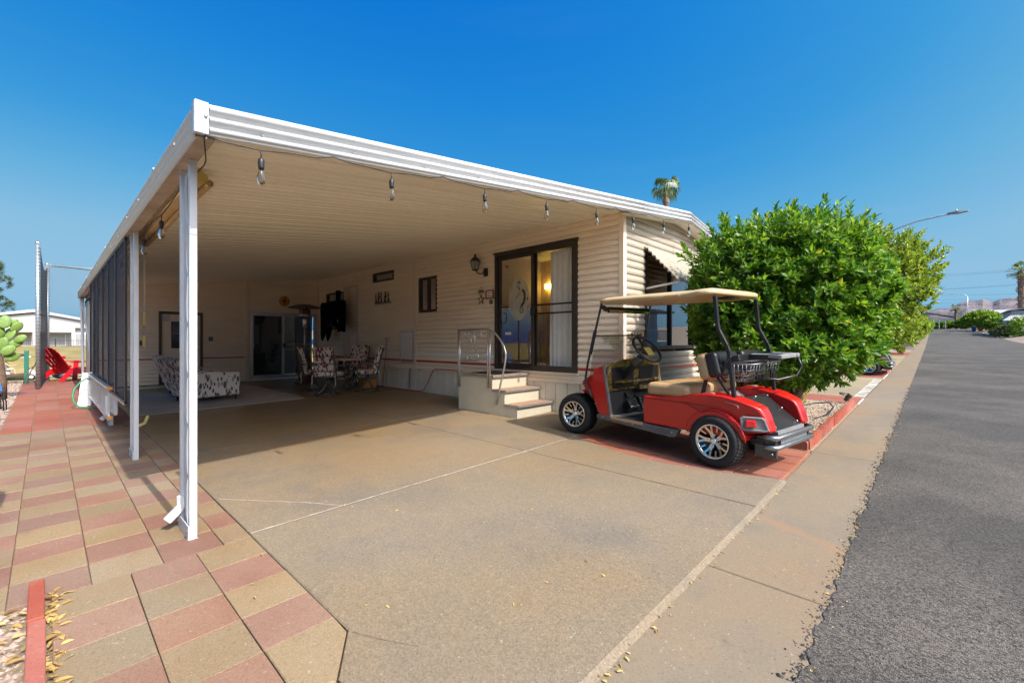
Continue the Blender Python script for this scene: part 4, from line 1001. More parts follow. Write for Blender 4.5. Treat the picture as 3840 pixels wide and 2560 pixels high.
# --- wheels
def wheel():
    w = empty('wheel'); w.parent = cart
    pr = [(.155,.10),(.185,.108),(.215,.112),(.236,.104),(.249,.085),(.257,.05),(.26,0),(.257,-.05),(.249,-.085),(.236,-.104),(.2,-.11),(.16,-.1)]
    MB().lathe(pr, (0,0,0), 'y', 48, caps=False).build('tyre', MAT['rubber'], w)
    td = MB()
    for i in range(44):
        a0 = 2*math.pi*i/44
        for yc, off in ((-.085,0),(-.045,.3),(-.005,.6),(.035,.3),(.075,0)):
            a = a0 + off*2*math.pi/44; r0, r1 = (.252,.2655) if abs(yc) < .06 else (.244,.2565); da = .052
            td.hexa([((r0*math.cos(a)), yc-.016, r0*math.sin(a)), (r0*math.cos(a+da), yc-.016, r0*math.sin(a+da)), (r0*math.cos(a+da+.03), yc+.016, r0*math.sin(a+da+.03)), (r0*math.cos(a+.03), yc+.016, r0*math.sin(a+.03))],
                    [((r1*math.cos(a)), yc-.015, r1*math.sin(a)), (r1*math.cos(a+da), yc-.015, r1*math.sin(a+da)), (r1*math.cos(a+da+.03), yc+.015, r1*math.sin(a+da+.03)), (r1*math.cos(a+.03), yc+.015, r1*math.sin(a+.03))])
    to = td.build('tread', MAT['rubber'], w); to['kind'] = 'stuff'
    MB().lathe([(.0,.02),(.10,.015),(.135,.03),(.152,.085),(.160,.10),(.168,.106),(.166,-.1),(0,-.1)], (0,0,0), 'y', 40).build('rim', MAT['rim_black'], w)
    MB().lathe([(.148,.085),(.150,.097),(.168,.110),(.172,.105),(.160,.095)], (0,0,0), 'y', 40, caps=False).build('rim_lip', MAT['rim_face'], w)
    s_ = MB()
    for i in range(5):
        a = 2*math.pi*i/5 + .3
        for da, spread in ((-.12, -.15), (.12, .15)):
            p0 = (.035*math.cos(a+da*2), .055, .035*math.sin(a+da*2)); p1 = (.095*math.cos(a+da*.9), .07, .095*math.sin(a+da*.9)); p2 = (.156*math.cos(a+spread*1.5), .098, .156*math.sin(a+spread*1.5))
            s_.bar(p0, p1, .019, .02, up=(0,1,0)).bar(p1, p2, .021, .02, up=(0,1,0))
        s_.bar((.10*math.cos(a+.63),.072,.10*math.sin(a+.63)), (.155*math.cos(a+.63),.098,.155*math.sin(a+.63)), .014, .016, up=(0,1,0))
    s_.build('spoke', MAT['rim_face'], w)
    MB().lathe([(0,.092),(.02,.091),(.032,.084),(.037,.06),(.04,.03)], (0,0,0), 'y', 20).build('hub_cap', MAT['chrome'], w)
    lg = MB()
    for i in range(4):
        a = 2*math.pi*i/4+.4; lg.lathe([(0,.075),(.010,.072),(.012,.05)], (.062*math.cos(a),0,.062*math.sin(a)), 'y', 8)
    lg.build('lug_nut', MAT['chrome'], w)
    return w
w0 = wheel(); w0.location = (WR, .485, .262); w0.rotation_euler = (0, .25, 0)
for (x_, y_, ry, rz) in ((WF, .50, 1.1, R(12)), (WR, -.485, .6, R(180)), (WF, -.50, .2, R(192))):
    c = copy_tree(w0, cart); c.location = (x_, y_, .262); c.rotation_euler = (0, ry, rz)
# --- seats
o = kb(MB().box(-.62,-.10,-.53,.53,.625,.775), 'seat_cushion', 'seat_tan', bevel=.055, seg=5)
pl_ = MB()
for i in range(9): pl_.tube([(-.14,-.40+i*.1,.772),(-.2,-.40+i*.1,.7785),(-.55,-.40+i*.1,.7785)], .004, 5)
pl_.build('seat_seam', MAT['roller_tan'], o)
for yc in (.28, -.28):
    bk = empty('backrest'); bk.parent = cart; bk.matrix_local = Matrix.Translation((-.83, yc, 1.0)) @ Matrix.Rotation(R(14), 4, 'Y')
    MB().box(.0,.13,-.235,.235,-.135,.135).build('cushion', MAT['seat_tan'], bk, bevel=.05, seg=5)
    MB().box(-.10,.035,-.232,.232,-.13,.13).build('shell', MAT['cart_black'], bk, bevel=.045, seg=4)
# --- canopy struts, roof
for sg in (1, -1):
    kb(MB().tube([(.665,sg*.572,.50),(.70,sg*.575,.55),(.785,sg*.572,.68),(.795,sg*.565,.76),(.765,sg*.55,.96),(.66,sg*.52,1.38),(.575,sg*.50,1.715)], .014, 8), 'front_strut', 'cart_black')
    kb(MB().bar((.735,sg*.540,1.06),(.665,sg*.524,1.36),.03,.034), 'windshield_clip', 'cart_black')
    pr = [(-.86,1.70),(-.868,1.62),(-.885,1.42),(-.90,1.36),(-.985,1.20),(-1.005,1.14),(-1.02,1.0),(-1.06,.69)]
    m = MB()
    for a, b in zip(pr, pr[1:]): m.bar((a[0],sg*.44,a[1]),(b[0],sg*.44,b[1]),.036,.036)
    kb(m, 'rear_strut', 'cart_black', bevel=.004)
    kb(MB().bar((-.72,sg*.42,.69),(-.80,sg*.42,1.02),.03,.03).bar((-.80,sg*.42,.98),(-1.0,sg*.42,.72),.022,.022), 'seat_brace', 'cart_black')
roof = MB()
ol = []
W_ = .535
xs_ = [.66,.62,.4,.1,-.2,-.5,-.72,-.80,-.86]
def rring(z, ins, lift=0):
    pts = []
    xf, xr = .655-ins, -.875+ins; w = W_-ins
    def ed(x): return w - .03*max(0, (x-.2))**1.2*1.2 - (.05 if -.62 < x < -.30 else 0)*.5
    for x in (xf, xf-.015): pass
    N_ = 14
    up = [(xf-.06, ed(xf)-.0)] + [(xf-.06-(xf-xr-.12)*i/N_, ed(xf-.06-(xf-xr-.12)*i/N_)) for i in range(1, N_+1)]
    right = [(x, y) for x, y in up]
    loop = [(xf, w-.12)] + right + [(xr, w-.08)]
    pts = loop + [(x, -y) for x, y in loop[::-1]]
    return [(x, y, z + lift*(1-(y/W_)**2)*.5 + .02*(x < -.6)*(-(x+.6)/.3)) for x, y in pts]
roof.loft([rring(1.700,.02), rring(1.705,0), rring(1.735,.0), rring(1.752,.018,.02), rring(1.765,.07,.04), rring(1.772,.2,.05)], True, True)
ro = kb(roof, 'roof', 'cart_roof')
MB().box(-.52,-.33,.528,.540,1.716,1.736).build('roof_handle', MAT['roller_tan'], ro, bevel=.006)
MB().box(-.83,-.68,-.12,.12,1.692,1.700).build('roof_vent', MAT['cart_black'], ro)
# --- windshield folded down, rear view mirror
kb(MB().add([(.80,-.50,.70),(.80,.50,.70),(.69,.49,1.285),(.69,-.49,1.285)], [(0,1,2,3)]), 'windshield', 'glass_clear')
kb(MB().bar((.692,.515,1.295),(.692,-.515,1.295),.022,.018), 'windshield_bar', 'burl')
mr = kb(MB().box(.535,.555,-.42,.42,1.585,1.66), 'mirror_bar', 'cart_black')
for i in range(5): MB().add([(.533,-.41+i*.165,1.59),(.533,-.41+i*.165+.155,1.59),(.533+ .004,-.41+i*.165+.155,1.655),(.533+.004,-.41+i*.165,1.655)], [(0,3,2,1)]).build('mirror_panel', MAT['mirror'], mr)
kb(MB().bar((.56,.42,1.62),(.585,.48,1.66),.04,.05), 'mirror_clamp', 'cart_black')
# --- rear basket, bag holder, strap
bk = empty('wire_basket'); bk.parent = cart
wm = MB()
for t in range(0, 7, 2):
    z_ = .84 + t*.028; q = 1 - .02*(6-t)
    wm.tube([(-.93,.33*q,z_),(-.93,-.33*q,z_),(-1.16*q-.0,-.33*q,z_),(-1.16*q,.33*q,z_)], .0022, 5, closed=True)
for i in range(11):
    y_ = -.31 + i*.62/10; wm.tube([(-.93,y_,1.02),(-.94,y_,.842),(-1.13,y_,.842),(-1.16,y_,1.02)], .0022, 5)
for i in range(5):
    x_ = -.96 - i*.04
    for s_ in (.32,-.32): wm.tube([(x_,s_,.84),(x_,s_*1.03,1.02)], .003, 5)
wm.tube([(-.93,.335,1.02),(-.93,-.335,1.02),(-1.165,-.335,1.02),(-1.165,.335,1.02)], .006, 6, closed=True)
wm.build('wire_mesh', MAT['wire_grey'], bk)
kb(MB().bar((-.99,.42,1.06),(-1.10,.42,1.085),.04,.06).bar((-1.0,.42,1.08),(-1.05,-.45,1.08),.05,.06).bar((-1.0,.10,1.08),(-1.30,.05,1.085),.045,.055), 'bag_bracket', 'cart_black', bevel=.006)
kb(MB().bar((-1.05,.06,1.095),(-1.33,.02,1.09),.10,.04).bar((-1.04,-.43,1.095),(-1.29,-.46,1.09),.09,.04).bar((-1.30,.05,1.09),(-1.26,-.48,1.09),.04,.045), 'bag_rest', 'grey_plastic', bevel=.008)
kb(MB().tube([(-1.30,-.40,1.07),(-1.33,-.42,.98),(-1.30,-.38,.88),(-1.20,-.2,.84),(-1.05,0,.86)], .014, 6), 'bag_strap', 'cart_black')
kb(MB().tube([(-1.02,.44,1.10),(-.98,.46,1.02),(-.93,.45,.90),(-.95,.40,.84)], .015, 6), 'bag_strap', 'cart_black')
# ================================================================== things under the carport
def print_fabric(name, base, cols, scale=9):
    m = bpy.data.materials.new(name); m.use_nodes = True; t = m.node_tree; N = t.nodes; L = t.links; p = N['Principled BSDF']; p.inputs['Roughness'].default_value = .85
    tc = N.new('ShaderNodeTexCoord'); src = tc.outputs['Object']; last = None
    prev = N.new('ShaderNodeRGB'); prev.outputs[0].default_value = (*base, 1); out = prev.outputs[0]
    for i, (col, sc, th, rot) in enumerate(cols):
        mp = N.new('ShaderNodeMapping'); mp.inputs['Rotation'].default_value = rot; mp.inputs['Scale'].default_value = (sc, sc*1.0, sc*.42); mp.inputs['Location'].default_value = (i*3.7, i*1.9, i*2.3); L.new(src, mp.inputs['Vector'])
        v = N.new('ShaderNodeTexVoronoi'); v.inputs['Scale'].default_value = 1; v.inputs['Randomness'].default_value = .9; L.new(mp.outputs[0], v.inputs['Vector'])
        c = N.new('ShaderNodeMath'); c.operation = 'LESS_THAN'; c.inputs[1].default_value = th; L.new(v.outputs['Distance'], c.inputs[0])
        s_ = N.new('ShaderNodeSeparateColor'); L.new(v.outputs['Color'], s_.inputs[0]); g2 = N.new('ShaderNodeMath'); g2.operation = 'GREATER_THAN'; g2.inputs[1].default_value = .25; L.new(s_.outputs[0], g2.inputs[0])
        mu = N.new('ShaderNodeMath'); mu.operation = 'MULTIPLY'; L.new(c.outputs[0], mu.inputs[0]); L.new(g2.outputs[0], mu.inputs[1])
        x = N.new('ShaderNodeMix'); x.data_type = 'RGBA'; L.new(mu.outputs[0], x.inputs[0]); L.new(out, x.inputs[6]); x.inputs[7].default_value = (*col, 1); out = x.outputs[2]
    L.new(out, p.inputs['Base Color']); MAT[name] = m
print_fabric('leaf_grey', (.66,.63,.60), (((.30,.30,.32), 15, .36, (1.0,.2,.7)), ((.10,.10,.115), 12, .36, (.3,.5,.2)), ((.07,.07,.08), 19, .34, (.6,1.1,.4))))
print_fabric('leaf_red', (.72,.66,.60), (((.24,.02,.025), 14, .38, (.3,.5,.2)), ((.10,.08,.08), 19, .38, (1.0,.2,.7)), ((.32,.05,.06), 22, .34, (.6,1.1,.4))))
mat('chair_bronze', (.13,.115,.10), .45, metal=.5, var=.15, vscale=20)
mat('stone_top', (.52,.42,.33), .35, var=.2, vscale=12)
mat('rug_grey', (.34,.30,.28), .98, var=.3, vscale=2.5, stretch=(1,7,1), bump=.4, bscale=120)

# rug
tag(MB().box(1.05,3.69,9.43,12.75,.019,.031).shear().build('area_rug', MAT['rug_grey'], bevel=.004), 'large flat grey area rug on the carport slab', 'rug')
# upholstered armchairs
def armchair(name, loc, rz, label):
    r = empty(name, loc, rz, label, 'armchair', 'leaf print armchairs on the rug')
    # local: +x is the way the chair faces
    MB().box(-.32,.46,-.42,.42,.10,.40).build('seat_base', MAT['leaf_grey'], r, bevel=.03, seg=3)
    MB().box(-.28,.45,-.27,.27,.40,.54).build('seat_cushion', MAT['leaf_grey'], r, bevel=.05, seg=4)
    for s in (1, -1):
        MB().hexa([(-.33,s*.44-.14*(s>0),.10),(.48,s*.44-.14*(s>0),.10),(.48,s*.44+.14*(s<0),.10),(-.33,s*.44+.14*(s<0),.10)], [(-.42,s*.44-.14*(s>0),.60),(.48,s*.44-.14*(s>0),.565),(.48,s*.44+.14*(s<0),.565),(-.42,s*.44+.14*(s<0),.60)]).build('arm', MAT['leaf_grey'], r, bevel=.035, seg=4)
    MB().prism([(-.36,.10),(-.22,.10),(-.36,.60),(-.42,.84),(-.48,.87),(-.60,.85),(-.62,.80)], -.44, .44, 'xz').build('back', MAT['leaf_grey'], r, bevel=.03, seg=4)
    for x_, y_ in ((-.30,.38),(-.30,-.38),(.42,.38),(.42,-.38)): MB().lathe([(.016,-.0),(.024,.10)], (x_,y_,0), 'z', 8).build('leg', MAT['black_frame'], r)
    return r
armchair('armchair', (2.18,10.60,gz(2.18,10.6)+.031), R(12), 'grey leaf print armchair nearest the front carport post')
armchair('armchair', (2.20,12.05,gz(2.2,12.05)+.031), R(-4), 'grey leaf print armchair farther back on the rug, beside the back door')
# swivel dining chairs
def dining_chair(loc, rz, label):
    r = empty('dining_chair', loc, rz, label, 'chair', 'cushioned swivel chairs round the patio table')
    fr = 'chair_bronze'
    MB().tube([(.27*math.cos(a),.27*math.sin(a),.018) for a in [2*math.pi*i/28 for i in range(28)]], .013, 6, closed=True).build('base_ring', MAT[fr], r)
    for k in range(4):
        a = R(45+90*k); ca, sa = math.cos(a), math.sin(a)
        MB().tube([(.27*ca,.27*sa,.02),(.20*ca,.20*sa,.05),(.11*ca,.11*sa,.14),(.05*ca,.05*sa,.25),(.03*ca,.03*sa,.31)], [.013,.016,.018,.018,.016], 6).build('base_leg', MAT[fr], r)
    MB().lathe([(.03,.24),(.045,.25),(.045,.33),(.03,.335),(.03,.40)], (0,0,0), 'z', 12).build('swivel', MAT[fr], r)
    MB().box(-.24,.26,-.25,.25,.385,.405).build('seat_frame', MAT[fr], r, bevel=.01)
    MB().box(-.22,.27,-.245,.245,.405,.50).build('seat_cushion', MAT['leaf_red'], r, bevel=.04, seg=4)
    for s in (1, -1):
        MB().tube([(-.20,s*.25,.39),(-.25,s*.25,.55),(-.30,s*.245,.80),(-.36,s*.235,1.0)], .016, 8).build('back_post', MAT[fr], r)
        MB().tube([(.18,s*.27,.39),(.22,s*.29,.50),(.20,s*.30,.62),(.10,s*.30,.655),(-.10,s*.285,.64),(-.28,s*.25,.66)], .014, 8).build('armrest', MAT[fr], r)
    for z_, x_ in ((.52,-.245),(.68,-.275),(.84,-.31)): MB().tube([(x_,-.24,z_),(x_-.01,0,z_+.01),(x_,.24,z_)], .009, 6).build('back_slat', MAT[fr], r)
    MB().loft([[(-.20,y_*.23,.50),(-.11,y_*.23,.50)] for y_ in (-1,1)][0:0] or [[(-.21,-.22,.47),(-.21,.22,.47),(-.10,.22,.47),(-.10,-.22,.47)],[(-.245,-.225,.66),(-.245,.225,.66),(-.13,.225,.66),(-.13,-.225,.66)],[(-.29,-.225,.84),(-.29,.225,.84),(-.19,.225,.84),(-.19,-.225,.84)],[(-.365,-.22,1.04),(-.365,.22,1.04),(-.255,.22,1.04),(-.255,-.22,1.04)]], True, True, 0, False).build('back_cushion', MAT['leaf_red'], r, bevel=.035, seg=4)
    for s in (1,-1): MB().tube([(-.24,s*.24,.46),(-.27,s*.245,.36),(-.25,s*.25,.25),(-.28,s*.24,.20)], .006, 5).build('cushion_tie', MAT['white_paint'], r)
    return r
TCX, TCY = 4.80, 10.15
def zc(x, y): return gz(x, y) + .019
dining_chair((4.25,9.56,zc(4.25,9.56)), R(44), 'red leaf print swivel chair with its back to the driveway, nearest of the four')
dining_chair((4.28,10.42,zc(4.28,10.42)), R(-20), 'red leaf print swivel chair beside the patio heater')
dining_chair((5.45,10.75,zc(5.45,10.75)), R(214), 'red leaf print swivel chair behind the round table, facing the driveway')
dining_chair((5.16,9.53,zc(5.16,9.53)), R(150), 'red leaf print swivel chair at the right of the table, by the house skirting')
tb = empty('patio_table', (TCX,TCY,zc(TCX,TCY)), 0, 'round stone topped patio table with dark scrolled pedestal', 'table')
MB().lathe([(0,.705),(.40,.706),(.56,.712),(.575,.725),(.57,.742),(.40,.746),(0,.747)], (0,0,0), 'z', 40).build('tabletop', MAT['stone_top'], tb)
MB().lathe([(.05,.30),(.055,.69),(.16,.705)], (0,0,0), 'z', 12).build('pedestal', MAT['chair_bronze'], tb)
for k in range(4):
    a = R(20+90*k); ca, sa = math.cos(a), math.sin(a)
    m = MB()
    for zc_, rr, rc in ((.15,.11,.27),(.44,.085,.19),(.61,.06,.22)): m.tube([((rc+rr*math.cos(t))*ca,(rc+rr*math.cos(t))*sa, zc_+rr*math.sin(t)) for t in [2*math.pi*i/16 for i in range(16)]], .022, 6, closed=True)
    m.tube([(.05*ca,.05*sa,.35),(.14*ca,.14*sa,.30),(.20*ca,.20*sa,.22)], .022, 6)
    m.build('scroll_leg', MAT['chair_bronze'], tb)
MB().lathe([(0,.748),(.05,.749),(.06,.753),(.02,.758),(0,.758)], (-.05,.08,0), 'z', 14).build('centre_cap', MAT['black_plastic'], tb)
tag(MB().box(5.28,5.62,9.95,10.25,0,.24).xf(Matrix.Translation((0,0,gz(5.4,10.1)+.019))).build('storage_box', mat('box_orange',(.42,.20,.05),.7,var=.15), bevel=.01), 'small orange brown box under the patio table by the skirting', 'box')
# patio heater
HXp, HYp = 4.80, 12.25
ht = empty('patio_heater', (HXp,HYp,zc(HXp,HYp)), 0, 'tall patio heater with brown dish reflector and steel pole', 'patio heater')
MB().lathe([(.0,0),(.24,0),(.25,.03),(.24,.05),(.17,.06),(.16,.70),(.15,.73),(0,.74)], (0,0,0), 'z', 24).build('tank_housing', MAT['brown_metal'], ht)
MB().lathe([(.028,.74),(.028,1.55)], (0,0,0), 'z', 14).build('pole', MAT['alu_raw'], ht)
MB().lathe([(.03,1.50),(.055,1.52),(.06,1.72),(.05,1.75)], (0,0,0), 'z', 16).build('control_box', MAT['alu_raw'], ht)
MB().lathe([(.05,1.74),(.12,1.76),(.135,1.80),(.135,1.90),(.14,1.905),(.135,1.99),(0,2.0)], (0,0,0), 'z', 20).build('burner', MAT['brown_metal'], ht)
MB().lathe([(.137,1.80),(.145,1.805),(.145,1.845),(.137,1.85)], (0,0,0), 'z', 20).build('burner_band', MAT['alu_raw'], ht)
MB().lathe([(.0,2.13),(.10,2.125),(.25,2.095),(.40,2.045),(.43,2.03),(.425,2.022),(.25,2.07),(0,2.10)], (0,0,0), 'z', 36).build('reflector', MAT['brown_metal'], ht)
for k in range(3): a = R(120*k); MB().bar((.10*math.cos(a),.10*math.sin(a),1.98),(.10*math.cos(a),.10*math.sin(a),2.11),.015,.015).build('standoff', MAT['alu_raw'], ht)

# --- wall things (side wall)
def wt_(name, loc, label, cat): return empty(name, loc, 0, label, cat)
L0 = wt_('wall_lantern', (WX-.02, 6.32, 2.70), 'black coach lantern with glass panes beside the dark sliding door', 'lamp')
MB().lathe([(0,-.06),(.05,-.055),(.055,.0)], (0,0,0), 'x', 14).box(-.035,.0,-.05,.05,-.08,.08).build('back_plate', MAT['black_frame'], L0, bevel=.008)
MB().tube([(-.03,0,-.02),(-.08,.06,-.03),(-.12,.12,-.02),(-.14,.15,.03)], .012, 8).build('arm', MAT['black_frame'], L0)
lc = (-.15,.16)
def sq(z, h): return [(lc[0]+h*a, lc[1]+h*b, z) for a, b in ((-1,-1),(1,-1),(1,1),(-1,1))]
MB().loft([sq(.055,.035), sq(.21,.065)], True, True, 0, False).build('lantern_glass', MAT['lamp_glass'], L0)
fm = MB()
for i in range(4): fm.bar(sq(.05,.038)[i], sq(.215,.07)[i], .012,.012)
fm.loft([sq(.03,.03), sq(.055,.045)], True, True, 0, False); fm.build('cage', MAT['black_frame'], L0)
MB().lathe([(.10,.21),(.095,.235),(.06,.275),(.03,.30),(.02,.315),(.028,.33),(.01,.35),(.006,.37),(0,.375)], (lc[0],lc[1],0), 'z', 16).build('cap', MAT['black_frame'], L0)
# star sign
st_ = wt_('star_sign', (WX-.03, 6.46, 2.24), 'small rusty metal star hanging from a welcome plate', 'sign')
star = []
for i in range(10): a = R(90+36*i); r_ = .115 if i % 2 == 0 else .045; star.append((r_*math.cos(a), r_*math.sin(a)-.065))
m = MB().prism(star, -.008, 0, 'yz'); m.build('star', MAT['rust'], st_)
star2 = [(y*.5, (z+.065)*.5-.065) for y, z in star]; MB().prism(star2, -.014, -.008, 'yz').build('inner_star', MAT['cream_panel'], st_)
MB().prism([(-.085,.06),(-.04,.075),(.04,.075),(.085,.06),(.085,.105),(.04,.12),(-.04,.12),(-.085,.105)], -.008, 0, 'yz').build('welcome_plate', MAT['black_frame'], st_)
text_obj('lettering', 'WELCOME', .033, MAT['cream_panel'], st_, Matrix.Translation((-.0095,0,.088)) @ Matrix.Rotation(R(-90),4,'Z') @ Matrix.Rotation(R(90),4,'X'), .0008)
MB().tube([(-.004,.075,.11),(-.004,0,.19),(-.004,-.075,.11)], .003, 5).tube([(-.004,.05,.065),(-.004,.05,.0)], .002, 4).tube([(-.004,-.05,.065),(-.004,-.05,.0)], .002, 4).build('wire', MAT['black_frame'], st_)
# framed verse and round plaque
fp = wt_('framed_plaque', (WX-.025, 6.215, 2.262), 'small wooden framed verse on the wall beside the sliding door', 'plaque')
pz = lambda s, z, d: (-d, s, z)
bars(MB(), -.11,.11,-.085,.085,.025, pz, 0, .018).build('frame', mat('frame_wood',(.28,.10,.04),.5,var=.3), fp)
pbox(MB(), -.09,.09,-.065,.065, pz, .0, .008).build('card', MAT['white_paint'], fp)
for i, tx_ in enumerate(('IF YOU HAVE TO', 'SMOKE', 'PLEASE STEP OUT')):
    ln = MB(); 
    for k in range(len(tx_)): ln.box(-.0095,-.0088,.062-.0088*k-.006-.0,.062-.0088*k,.032-.03*i-.008,.032-.03*i+.004)
    ln.build('text_line', MAT['rust'], fp)
rp2 = wt_('round_plaque', (WX-.02, 6.19, 2.115), 'tiny dark round plaque below the framed verse', 'plaque')
MB().lathe([(0,-.012),(.03,-.012),(.034,-.006),(.045,-.008),(.048,0)], (0,0,0), 'x', 20).build('disc', MAT['steel_dark'], rp2)
MB().tube([(-.013,.0,-.02),(-.013,0,.02)], .004, 5).build('motif', MAT['alu_raw'], rp2)
tag(MB().box(WX-.022,WX-.0185,6.15,6.22,2.40,2.44).build('small_sticker', MAT['white_paint']), 'small white printed sticker above the framed verse', 'sticker')
# metal silhouettes art: figures in a row on a saw-tooth bar
ar_ = wt_('metal_wall_art', (WX-.03, 10.18, 2.46), 'black cut metal figures in a row on a toothed bar', 'wall art')
MB().box(-.006,0,-.40,.40,-.125,-.11).build('bar', MAT['black_frame'], ar_)
tth = MB()
for i in range(14): y_ = -.39+i*.058; tth.prism([(y_,-.125),(y_+.012,-.125),(y_-.012,-.165),(y_-.02,-.165)], -.005, 0, 'yz')
tth.build('tooth', MAT['black_frame'], ar_)
random.seed(8)
for i, yc in enumerate((-.30,-.13,.04,.18,.31)):
    h = (.13,.16,.15,.17,.14)[i]; s_ = 1 if i % 2 else -1
    pts_ = [(yc-.03,-.11),(yc-.012,-.02),(yc-.055*s_,.02),(yc-.045*s_,.06),(yc-.02,.05),(yc-.03*s_,h-.03),(yc-.01,h),(yc+.022,h-.01),(yc+.02,.06),(yc+.05,.02),(yc+.03,-.03),(yc+.055,-.11),(yc+.03,-.11),(yc+.008,-.05),(yc,-.11)]
    MB().prism(pts_, -.006, 0, 'yz').build('figure', MAT['black_frame'], ar_)
# covered television on a wall arm
tv = wt_('covered_television', (WX-.02, 12.3, 2.05), 'wall mounted television under a draped black cloth cover', 'television')
MB().bar((0,0,0),(-.26,.05,0),.06,.10).build('wall_arm', MAT['steel_dark'], tv)
yl, yr = .72, -.60
NYs, NZs = 26, 10; vs_ = []; fs_ = []
for side_x, flip in ((-.40, 0), (-.24, 1)):
    base = len(vs_)
    for i in range(NYs+1):
        u = i/NYs; y_ = yl + (yr-yl)*u
        bot = -.30 - .10*math.sin(u*math.pi*2.4+.5) - .26*max(0, 1-abs(u-.16)/.12) - .06*math.sin(u*9)
        if u < .04: bot += .3*(1-u/.04)
        for j in range(NZs+1):
            t = j/NZs; z_ = .44*(1-t) + bot*t
            dx = .022*math.sin(u*23+t*2)*t + (.05*(1-t)**6 if not flip else -.03*(1-t)**6)
            vs_.append((side_x + dx, y_ + .03*t*math.sin(u*15), z_ - .01*math.sin(u*7)))
    for i in range(NYs):
        for j in range(NZs): a = base+i*(NZs+1)+j; fs_.append((a, a+1, a+NZs+2, a+NZs+1))
n1 = (NYs+1)*(NZs+1)
for i in range(NYs): a = i*(NZs+1); fs_.append((a, a+NZs+1, n1+a+NZs+1, n1+a))
for e_ in (0, NYs*(NZs+1)):
    for j in range(NZs): fs_.append((e_+j, e_+j+1, n1+e_+j+1, n1+e_+j))
MB().add(vs_, fs_, smooth=True).build('cloth_cover', MAT['black_cloth'], tv)
MB().box(-.36,-.28,-.52,.62,-.28,.40).build('screen', MAT['black_plastic'], tv)
MB().box(-.35,-.27,-.36,-.18,.42,.72).build('upper_flap', MAT['black_cloth'], tv, bevel=.02)
MB().box(-.425,-.42,-.48,-.46,-.16,-.11).build('tag', MAT['white_paint'], tv)
# small lit window sign
sg_ = tag(MB().lathe([(0,-.01),(.07,-.008),(.08,0)], (WX-.05,12.62,2.58), 'x', 18).build('window_ornament', MAT['cream_panel']), 'pale round ornament hanging at the top of the dark rear window', 'ornament')
# sun face plaque on the back wall
sp_ = empty('sun_plaque', (4.888, BY-.02, 2.552), 0, 'round orange clay sun plaque above the rear sliding door', 'plaque')
MB().lathe([(0,-.03),(.11,-.03),(.12,-.018),(.15,-.02),(.165,-.012),(.168,0)], (0,0,0), 'y', 32).build('disc', MAT['clay_orange'], sp_)
MB().lathe([(.150,-.022),(.166,-.016),(.170,0)], (0,0,0), 'y', 32, caps=False).build('rim', MAT['cream_panel'], sp_)
rl = MB()
for i in range(12): a = 2*math.pi*i/12; rl.ell((.125*math.cos(a),-.026,.125*math.sin(a)), .014,.008,.014, 6, 4)
rl.ell((0,-.03,0),.06,.02,.065,10,6); rl.build('relief', MAT['rust'], sp_)
# golf club leaning on the wall, red cord
gc = empty('golf_club', (5.86, 10.02, gz(5.86,10.02)+.02), 0, 'red shafted putter leaning on the siding behind a patio chair', 'golf club')
MB().tube([(-.02,.02,.0),(.03,-.10,1.19)], .008, 8).build('shaft', MAT['cord_red'], gc)
MB().box(-.01,.05,-.20,-.07,1.185,1.23).build('head', MAT['alu_raw'], gc, bevel=.008)
cd_pts = [(5.90,7.05,.742),(5.90,7.5,.748),(5.895,7.92,.742),(5.89,8.0,.70),(5.88,8.08,.58),(5.87,8.20,.40),(5.87,8.33,.25),(5.84,8.45,.222),(5.80,8.7,.222),(5.77,9.1,.226),(5.72,9.6,.232),(5.68,10.0,.236),(5.70,10.6,.243)]
tag(MB().tube(cd_pts, .009, 6).build('extension_lead', MAT['cord_red']), 'dark red power cord drooping from the wall to the slab', 'cord')
for yy, mt in ((8.87,'black_plastic'),(8.5,'stripe_red')): tag(MB().box(WX-.045,WX-.036,yy,yy+.06,.69,.71).build('marker_lamp', MAT[mt]), ('tiny dark reflector' if mt=='black_plastic' else 'tiny red reflector')+' on the base moulding under the white access panel', 'reflector')

# ================================================================== string lights
def bulb_tree(parent, p, drop=.05):
    s = MB().tube([(0,0,0),(.0,.004,-drop)], .004, 5).lathe([(.012,-drop),(.018,-drop-.008),(.020,-drop-.03),(.017,-drop-.055),(.017,-drop-.068),(.0,-drop-.07)], (0,0,0), 'z', 12)
    so = s.build('socket', MAT['black_plastic'], parent); so.location = p
    MB().lathe([(.012,-drop-.066),(.016,-drop-.085),(.025,-drop-.115),(.026,-drop-.135),(.020,-drop-.158),(.008,-drop-.170),(0,-drop-.172)], (0,0,0), 'z', 14).build('bulb', MAT['bulb_glass'], so)
    MB().lathe([(.003,-drop-.07),(.004,-drop-.12),(0,-drop-.122)], (0,0,0), 'z', 6).build('filament', MAT['gold_tube'], so)
    return so
s1_ = empty('string_light', (.63,3.08,2.55), 0, 'string of clear bulbs along the front fascia of the carport', 'string lights')
def fb(x): return (fz(x) if x < 7.81 else fz(7.81) - .1243*(x-7.81))
xb = [.935,1.864,2.861,3.787,4.787,5.73,6.707,7.705,8.65]
cpts = [(.635,3.075,2.548)]
prevx = .62
for i, x_ in enumerate(xb):
    hook = (prevx + x_)/2 if i else .70
    if i: cpts += [(hook-.12,3.07,fb(hook-.12)-.03),(hook,3.07,fb(hook)-.002),(hook+.12,3.07,fb(hook+.12)-.025)]
    cpts += [(x_-.2,3.07,fb(x_-.2)-.032),(x_,3.07,fb(x_)-.045),(x_+.16,3.07,fb(x_+.16)-.03)]; prevx = x_
cpts = [(a-.63,b-3.08,c-2.55) for a,b,c in cpts]
MB().tube(cpts, .0042, 6).build('cord', MAT['black_plastic'], s1_)
first = None
